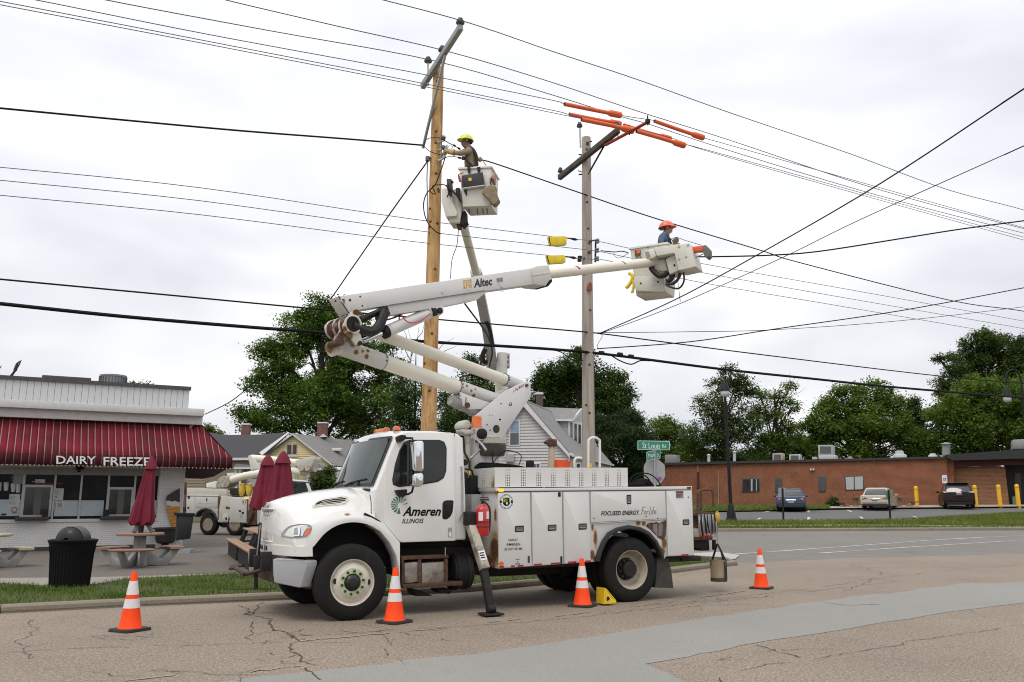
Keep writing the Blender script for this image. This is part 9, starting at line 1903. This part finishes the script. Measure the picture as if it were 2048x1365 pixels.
cb0=T2W(TL(*zO(750,1300),.60));cbt=thing('canvas_bucket','dirty canvas lineman bucket hanging by its strap off the truck tail','bucket',cb0);z1=T2W(TL(*zO(750,1140),.60)).z-cb0.z;r_=(T2W(TL(*zO(685,1140),.6))-T2W(TL(*zO(812,1140),.6))).length/2*.78
CAN=pm('dirty_canvas',(.36,.29,.20),.9,var=.16,vs=6,bump=.25,bs=40,dirt=((.14,.11,.075),.52,5,.7));m=MB();m.lathe([(.001,0),(r_*.9,0),(r_*.93,.02),(r_*.93,z1*.5),(r_,z1),(r_*1.04,z1+.01),(r_*.97,z1+.012),(r_*.88,z1*.5),(r_*.86,.04),(.001,.04)],cb0,(0,0,1),28);m.build('canvas_body',CAN,cbt,smooth=40);m=MB();m.lathe([(r_*.92,0),(r_*.97,.0),(r_*.97,.06),(r_*.94,.065)],cb0,(0,0,1),28,caps=False);m.build('bottom_band',pm('band_brown',(.07,.05,.035),.8),cbt)
top_=T2W(TL(*zO(738,1015),.60));STR=pm('strap_black',(.02,.019,.018),.8);m=MB();f1=cb0-TP.n*r_*1.03+TP.d*.03
m.prism([f1+TP.d*-.025+Vector((0,0,.03)),f1+TP.d*.025+Vector((0,0,.03)),f1+TP.d*.025+Vector((0,0,z1)),top_+TP.d*.02,top_-TP.d*.02,f1+TP.d*-.025+Vector((0,0,z1))],-TP.n*.008);f2=cb0+TP.n*r_*1.0-TP.d*.03;m.prism([f2-TP.d*.025+Vector((0,0,z1*.8)),f2+TP.d*.025+Vector((0,0,z1*.8)),top_+TP.d*.02,top_-TP.d*.02],TP.n*.008);m.build('strap',STR,cbt)
m=MB();m.tube([top_,T2W(TL(*zO(738,940),.6))],.012,6);m.build('hook',STEEL,cbt)
p=T2W(TL(*zL(1093,1160),1.0));q_=T2W(TL(*zL(1093,1100),1.0));w_=(T2W(TL(*zL(1018,1130),1.0))-T2W(TL(*zL(1168,1130),1.0))).length/2;m=MB();z0=p.z-.22;hh=q_.z-z0
m.lathe([(w_*.8,0),(w_*.9,hh*.6),(w_*.97,hh),(w_*.92,hh),(w_*.85,hh*.6),(.001,.1)],Vector((p.x,p.y,z0)),(TP.d*.10+Vector((0,0,1))),24);m.build('orange_tub',pm('tub_orange',(.85,.10,.02),.5,var=.06),th=('orange plastic tub standing in the truck top tray','tub'),smooth=40)
m=MB();a=T2W(TL(*zL(1005,1165),1.0));b=T2W(TL(*zL(1020,955),1.0));mt_=thing('hand_tamper','weathered wooden post with rusty iron head standing in the truck tray','tool',a-Vector((0,0,.25)));m.tube([a-Vector((0,0,.25)),b],[.07,.055],10);m.build('handle',pm('old_cream_wood',(.50,.40,.29),.8,var=.15,dirt=((.25,.14,.07),.55,8,.7)),mt_,smooth=40)
m=MB();m.box(b+Vector((0,0,.03)),(.16,.16,.12));m.prism([T2W(TL(*zL(x,y),.95))for x,y in((965,930),(1000,905),(1062,920),(1055,945),(985,950))],TP.n*.12);m.build('iron_head',RUST,mt_,bevel=.015)
m=MB();ctr=T2W(TL(*zL(575,1190),.8))
for k in range(4):m.tube([ctr+TP.d*math.cos(a)*(.50-.03*k)+TP.n*math.sin(a)*.3+Vector((0,0,.11*max(0,math.sin(a*.5))-.07+.022*k))for a in np.linspace(0,2*math.pi,24)],.015,6,caps=False)
m.build('cable_coil',CABLE,th=('black cable coil lying in the front of the truck tray','cable coil'),smooth=60)
for l,lab in(([(485,1120),(530,1060),(600,1010),(680,1020),(740,1060),(710,1160)],'thin dark wire loop sticking up from the truck tray'),):
 m=MB();m.tube(catmull([T2W(TL(*zL(*p),.9))for p in l],4),.008,5);m.build('wire_loop',CABLE,th=(lab,'wire'))
m=MB();cl=[[(75,560),(90,510),(150,482),(230,490),(290,540),(305,580)],[(80,575),(120,520),(190,500),(240,560)]]
for l in cl:m.tube(catmull([T2W(TL(*zO(*p),1.0))for p in l],4),.012,6)
m.build('hose_loop',CABLE,th=('black hose loops rising over the rear deck of the truck','hose'));m=MB();m.tube([T2W(TL(*zO(70,570),1.0)),T2W(TL(*zO(180,566),1.0))],.045,10);m.tube(catmull([T2W(TL(*zO(*p),1.05))for p in((120,560),(160,545),(210,552),(240,590))],3),.06,8);m.build('hose_roll',CABLE,th=('thick black hose roll lying on the rear deck of the truck','hose'))
m=MB()
for x,y in((1800,1110),(1830,1100),(1815,1130)):pass
g=T2W(TL(*zL(818,1140),1.1));m.box(g,(.14,.14,.16));m.build('black_fitting',BLACK,th=('small black fitting sticking up above the truck tray left of the orange tub','fitting'),bevel=.03)
# ==== TREES
LEAF_A=leafy('maple_leaf',(.036,.076,.011),(.100,.180,.022),(.23,.305,.058),.44,.3)
LEAF_B=leafy('dark_leaf',(.026,.054,.012),(.064,.112,.022),(.135,.190,.042),.42,.3)
LEAF_C=leafy('bright_leaf',(.046,.09,.012),(.120,.20,.026),(.25,.32,.060),.46,.28)
LEAF_P=leafy('pine_needle',(.018,.034,.012),(.034,.060,.018),(.060,.088,.028),.25,.3)
BARK=pm('tree_bark',(.045,.036,.028),.95,var=.3,vs=5,bump=.5,bs=20,stretch=(4,4,.6))
def crown(name,blobs,n,leaf,mat,parent,seed,clump=.55,per=14,pine=False,sub=True):
 n=int(n*(1.5 if sub and not pine else 1));leaf=leaf*(.80 if sub and not pine else 1);g=np.random.default_rng(seed);B=np.array([(c.x,c.y,c.z,rx,ry,rz)for c,rx,ry,rz in blobs]);w=(B[:,3]*B[:,5])**1.0;w/=w.sum()
 nc=max(8,n//per);bi=g.choice(len(B),nc,p=w);d=g.normal(size=(nc,3));d/=np.linalg.norm(d,axis=1)[:,None];rad=g.uniform(.25,1.0,nc)**.45
 rad*=1+.16*np.sin(d[:,0]*7+bi*1.7)*np.sin(d[:,2]*6+bi)+g.normal(0,.05,nc)
 if sub:
  K=17;SB=[]
  for q in B:
   dd=g.normal(size=(K,3));dd/=np.linalg.norm(dd,axis=1)[:,None];dd[:,2]=dd[:,2]*.8+.15;rr=g.uniform(.55,1.05,K)
   for u,r_ in zip(dd,rr):SB.append((*(q[:3]+u*r_*q[3:6]),*(q[3:6]*g.uniform(.24,.46))))
  SB=np.array(SB);w2=SB[:,3]**2;bi=g.choice(len(SB),nc,p=w2/w2.sum());d[:,2]=d[:,2]*.85+.12;rad=g.uniform(.3,1.0,nc)**.4
  C=SB[bi,:3]+d*rad[:,None]*SB[bi,3:6]*np.array([1.1,1.1,1.0])
 else:C=B[bi,:3]+d*rad[:,None]*B[bi,3:6]
 ci=np.repeat(np.arange(nc),per);N=len(ci);cs=clump*g.uniform(.6,1.3,nc)
 off=g.normal(size=(N,3))*cs[ci][:,None]*np.array([.55,.55,.42]);P=C[ci]+off
 if not pine:
  nrm=g.normal(size=(N,3))*.6+np.array([0,0,1.0])+d[ci]*.4
 else:
  nrm=g.normal(size=(N,3))+np.array([0,0,.3])
 nrm/=np.linalg.norm(nrm,axis=1)[:,None];t=np.cross(nrm,g.normal(size=(N,3)));t/=np.linalg.norm(t,axis=1)[:,None];b=np.cross(nrm,t)
 L=leaf*g.uniform(.6,1.35,N)[:,None];W=L*(.62 if not pine else.16)
 V=np.empty((N,4,3));V[:,0]=P-t*L*.5;V[:,1]=P+b*W*.5-nrm*L*.10;V[:,2]=P+t*L*.5-nrm*L*.15;V[:,3]=P-b*W*.5-nrm*L*.10
 o0,_=FR[parent.name];V-=np.array(o0)
 me=bpy.data.meshes.new(name);me.vertices.add(N*4);me.vertices.foreach_set('co',V.ravel());me.loops.add(N*4);me.loops.foreach_set('vertex_index',np.arange(N*4,dtype=np.int32));me.polygons.add(N)
 me.polygons.foreach_set('loop_start',np.arange(0,N*4,4,dtype=np.int32));me.update(calc_edges=True);me.materials.append(mat)
 o=bpy.data.objects.new(name,me);COL.objects.link(o);o.parent=parent;return o
def tree(name,label,Y,blobs,n,leaf,mat,seed,base_px=None,tr=.3,z0=None,clump=.55,limbs=True,per=14,pine=False,depth=.8,jit=1.0,group='trees behind the street'):
 g=random.Random(seed);k=Y/1729*1.03;bl=[]
 for(px,py,r,*e)in blobs:
  c=at(px,py,Y+g.uniform(-1,1)*r*k*.5*jit);bl.append((c,r*k,r*k*depth,r*k*(e[0]if e else.85)))
 bx=base_px if base_px is not None else sum(b[0]for b in blobs)/len(blobs);gb=at(bx,1000,Y);gb.z=(gz(gb.x,Y)if gb.x>2 else 0)if z0 is None else z0
 t=thing(name,label,'tree',gb,group=group)
 top=max(b[0].z for b in bl);m=MB();cx=sum(b[0].x for b in bl)/len(bl);mid=Vector((cx,Y,gb.z+(top-gb.z)*.5));tip=Vector((cx,Y,top))
 m.tube(catmull([gb,gb.lerp(mid,.5)+Vector((g.uniform(-.2,.2),0,0)),mid,tip],3),[tr*1.25,tr,tr*.95,tr*.9,tr*.85,tr*.75,tr*.65,tr*.5,tr*.35,tr*.12],10);m.build('trunk',BARK,t,smooth=50)
 if limbs:
  for c,rx,ry,rz in bl:
   f=min(.9,max(.2,(c.z-gb.z)/(top-gb.z)*.6));s=gb.lerp(Vector((cx,Y,top)),f);m=MB();P=catmull([s,s.lerp(c,.5)+Vector((0,0,.1*(c-s).length)),c],3);m.tube(P,[tr*.42*(1-i/len(P)*.8)for i in range(len(P))],6)
   for q in range(4):
    e=c+Vector((g.uniform(-1,1)*rx*.85,g.uniform(-1,1)*ry*.7,g.uniform(-.5,1)*rz*.8));m.tube([c.lerp(s,.25),c.lerp(e,.5)+Vector((0,0,.15)),e],[tr*.16,tr*.1,tr*.04],5)
   m.build('limb',BARK,t,smooth=50)
 crown('crown',bl,n,leaf,mat,t,seed,clump,per,pine);return t
def bare(name,label,Y,lines,r0,parent=None,group=None):
 b=at(lines[0][0][0],lines[0][0][1],Y);t=thing(name,label,'tree',b,group=group)
 for l in lines:m=MB();P=[at(x,y,Y)for x,y in l];m.tube(P,[r0*(1-.8*i/(len(P)-1))for i in range(len(P))],5);m.build('branch',BARK,t)
 return t
tree('broadleaf_tree','tallest spreading green tree behind the yellow house, left of the boom elbow',92,[(640,625,45),(600,665,55),(680,660,60),(565,720,55),(640,720,75),(720,720,55),(545,780,55),(620,790,85),(710,790,80),(770,770,45),(500,838,34),(560,845,60),(650,850,80),(740,850,60),(530,700,28),(785,815,45)],60000,.36,LEAF_A,11,650,.55,clump=.6,per=16)
tree('broadleaf_tree','thin dark tree showing sky between its leaves beside the fresh tan pole',78,[(800,735,24),(815,790,30),(795,825,30),(825,835,28),(780,700,16),(850,760,18),(810,870,34),(905,850,34),(890,800,22)],9000,.26,LEAF_B,12,812,.22,clump=.55,per=12)
bare('bare_tree','leafless twiggy tree top between the two boom tubes',88,[[(820,735),(824,690),(815,655)],[(822,715),(835,680),(838,650)],[(820,720),(805,690),(795,668)],[(824,690),(845,665),(850,640)],[(818,700),(812,670),(802,650)],[(860,720),(885,690),(910,675)],[(870,712),(895,700),(915,692)]],.05)
tree('broadleaf_tree','dark tree between the two booms behind the lower boom',84,[(950,725,22),(945,765,32),(960,800,40),(915,830,36),(940,850,40),(985,790,30),(905,870,34)],14000,.28,LEAF_B,13,945,.3,clump=.6)
tree('broadleaf_tree','broad dark tree behind the grey dormer house and weathered pole',88,[(1150,735,40),(1110,765,42),(1205,760,45),(1160,790,60),(1225,800,40),(1090,805,34),(1130,830,50),(1200,835,50),(1085,770,22),(1255,790,18),(1160,712,20)],38000,.32,LEAF_B,14,1160,.42,clump=.55,per=15)
tree('pine_tree','feathery dark pine right of the weathered pole, behind the street sign',72,[(1205,860,34),(1225,890,45),(1250,845,26),(1265,880,34),(1240,935,52),(1285,925,30),(1215,950,50),(1275,965,40),(1295,880,12),(1270,845,12)],40000,.42,LEAF_P,15,1240,.3,clump=.55,per=22,pine=True)
tree('broadleaf_tree','pale green small tree above the street name sign',110,[(1325,862,30),(1300,880,26),(1350,880,32),(1330,910,36),(1305,920,26)],12000,.34,LEAF_C,16,1325,.25,clump=.7)
tree('broadleaf_tree','tall ragged tree behind the black street lamp',96,[(1462,745,20),(1445,775,26),(1480,785,32),(1425,815,34),(1465,830,46),(1415,860,40),(1455,880,48),(1500,850,28),(1385,890,34),(1420,905,40),(1480,760,14),(1400,800,14)],15000,.30,LEAF_B,17,1450,.35,clump=.5)
tree('broadleaf_tree','airy tree with leafy top, right of the lamp post',98,[(1555,800,26),(1530,835,32),(1565,845,34),(1520,790,20),(1580,775,14),(1545,875,38),(1510,890,36),(1575,885,30),(1585,815,16)],9500,.30,LEAF_A,18,1540,.3,clump=.5)
bare('bare_tree','bare dead twigs rising above the airy tree',100,[[(1575,800),(1592,770),(1600,752)],[(1578,795),(1600,785),(1612,775)],[(1575,810),(1605,805),(1612,812)],[(1570,780),(1580,760),(1578,742)]],.035)
tree('broadleaf_tree','rounded bright green tree behind the middle of the brick building',100,[(1690,815,42),(1740,805,45),(1660,850,40),(1710,855,60),(1775,850,50),(1635,885,34),(1690,895,55),(1760,895,60),(1815,885,44),(1620,855,18),(1785,805,18)],42000,.36,LEAF_C,19,1715,.45,clump=.6,per=16)
tree('broadleaf_tree','small dark pointed tree between the rounded green tree and the tall one',112,[(1822,812,16),(1825,840,26),(1840,875,32),(1805,870,20),(1850,905,30)],12000,.34,LEAF_B,20,1830,.3,clump=.7)
tree('broadleaf_tree','tallest dark tree at the right edge, above the lantern',108,[(1965,690,34),(1925,720,30),(1990,710,42),(2040,700,34),(1945,755,48),(2010,760,60),(1900,780,28),(1890,830,34),(1930,820,50),(2070,740,50),(1970,668,14),(1880,720,10)],46000,.34,LEAF_B,21,1970,.5,clump=.6,per=15)
tree('broadleaf_tree','bright yellow-green tree in front of the tallest dark tree, right edge',96,[(1950,770,24),(1930,815,48),(1990,805,56),(2050,800,50),(1910,855,46),(1970,860,66),(2040,860,60),(1900,895,40),(2000,900,60),(2060,900,50)],46000,.36,LEAF_C,22,1975,.45,clump=.6,per=16)
tree('broadleaf_tree','low leafy tree mass just over the roof units of the brick building',112,[(1600,900,34),(1560,905,30),(1640,905,30),(1510,920,26),(1460,920,30),(1400,925,30),(1370,900,26)],16000,.38,LEAF_B,23,1520,.3,clump=.9)
tree('broadleaf_tree','small leafy tree top peeking over the ice cream stand roof, right of the condenser',46,[(262,772,7),(278,774,7),(294,771,6),(285,785,10),(265,786,9)],500,.18,LEAF_B,24,280,.08,clump=.2,per=6)
tree('broadleaf_tree','faint pale green tree far behind the stand cornice',120,[(415,862,12),(425,866,9),(440,868,7)],1400,.3,LEAF_C,25,420,.15,clump=.6)
bare('bare_branch','broken bare branch rising above the left part of the stand roof',40,[[(8,790),(18,758),(30,742),(38,730),(43,720)],[(30,742),(34,728),(40,722)],[(-30,790),(-10,750),(3,732)]],.09)
def shrub(label,Y,blobs,n,leaf,mat,seed,z0=None):
 k=Y/1729*1.03;bl=[(at(x,y,Y),r*k,r*k*.8,r*k*.9)for x,y,r in blobs];b=Vector((bl[0][0].x,Y,gz(bl[0][0].x,Y)));t=thing('shrub',label,'shrub',b,group='shrubs')
 m=MB();m.tube([b,bl[0][0]],[.06,.02],6);m.build('stem',BARK,t);crown('foliage',bl,n,leaf,mat,t,seed,.3,10,sub=False)
shrub('dark round shrub against the brick wall left of the white-blind window',62,[(1668,1004,9),(1664,1008,7)],1200,.13,LEAF_B,31)
shrub('dark leafy vine mass on the yellow house porch',71,[(640,965,18),(650,985,22),(632,1000,18),(660,940,12),(665,960,14)],4500,.2,LEAF_B,32);shrub('green bush at the yellow house wing beside the windshield',70,[(685,970,18),(700,985,16),(672,985,14)],3000,.2,LEAF_A,33)
bl=[]
for i in range(150):
 x=-260+i*3.7;Y=175+25*math.sin(i*1.7);h=7+3*math.sin(i*.9)+2*math.sin(i*2.3)
 bl.append((Vector((x,Y,h*.45)),5.0,4,h*.6))
def far_belt():
 e=thing('far_woods','low dark belt of far trees along the horizon','woods',(0,0,0),kind='stuff');c=crown('foliage',bl,42000,.9,LEAF_B,e,91,1.3,12,sub=False);return e
far_belt()
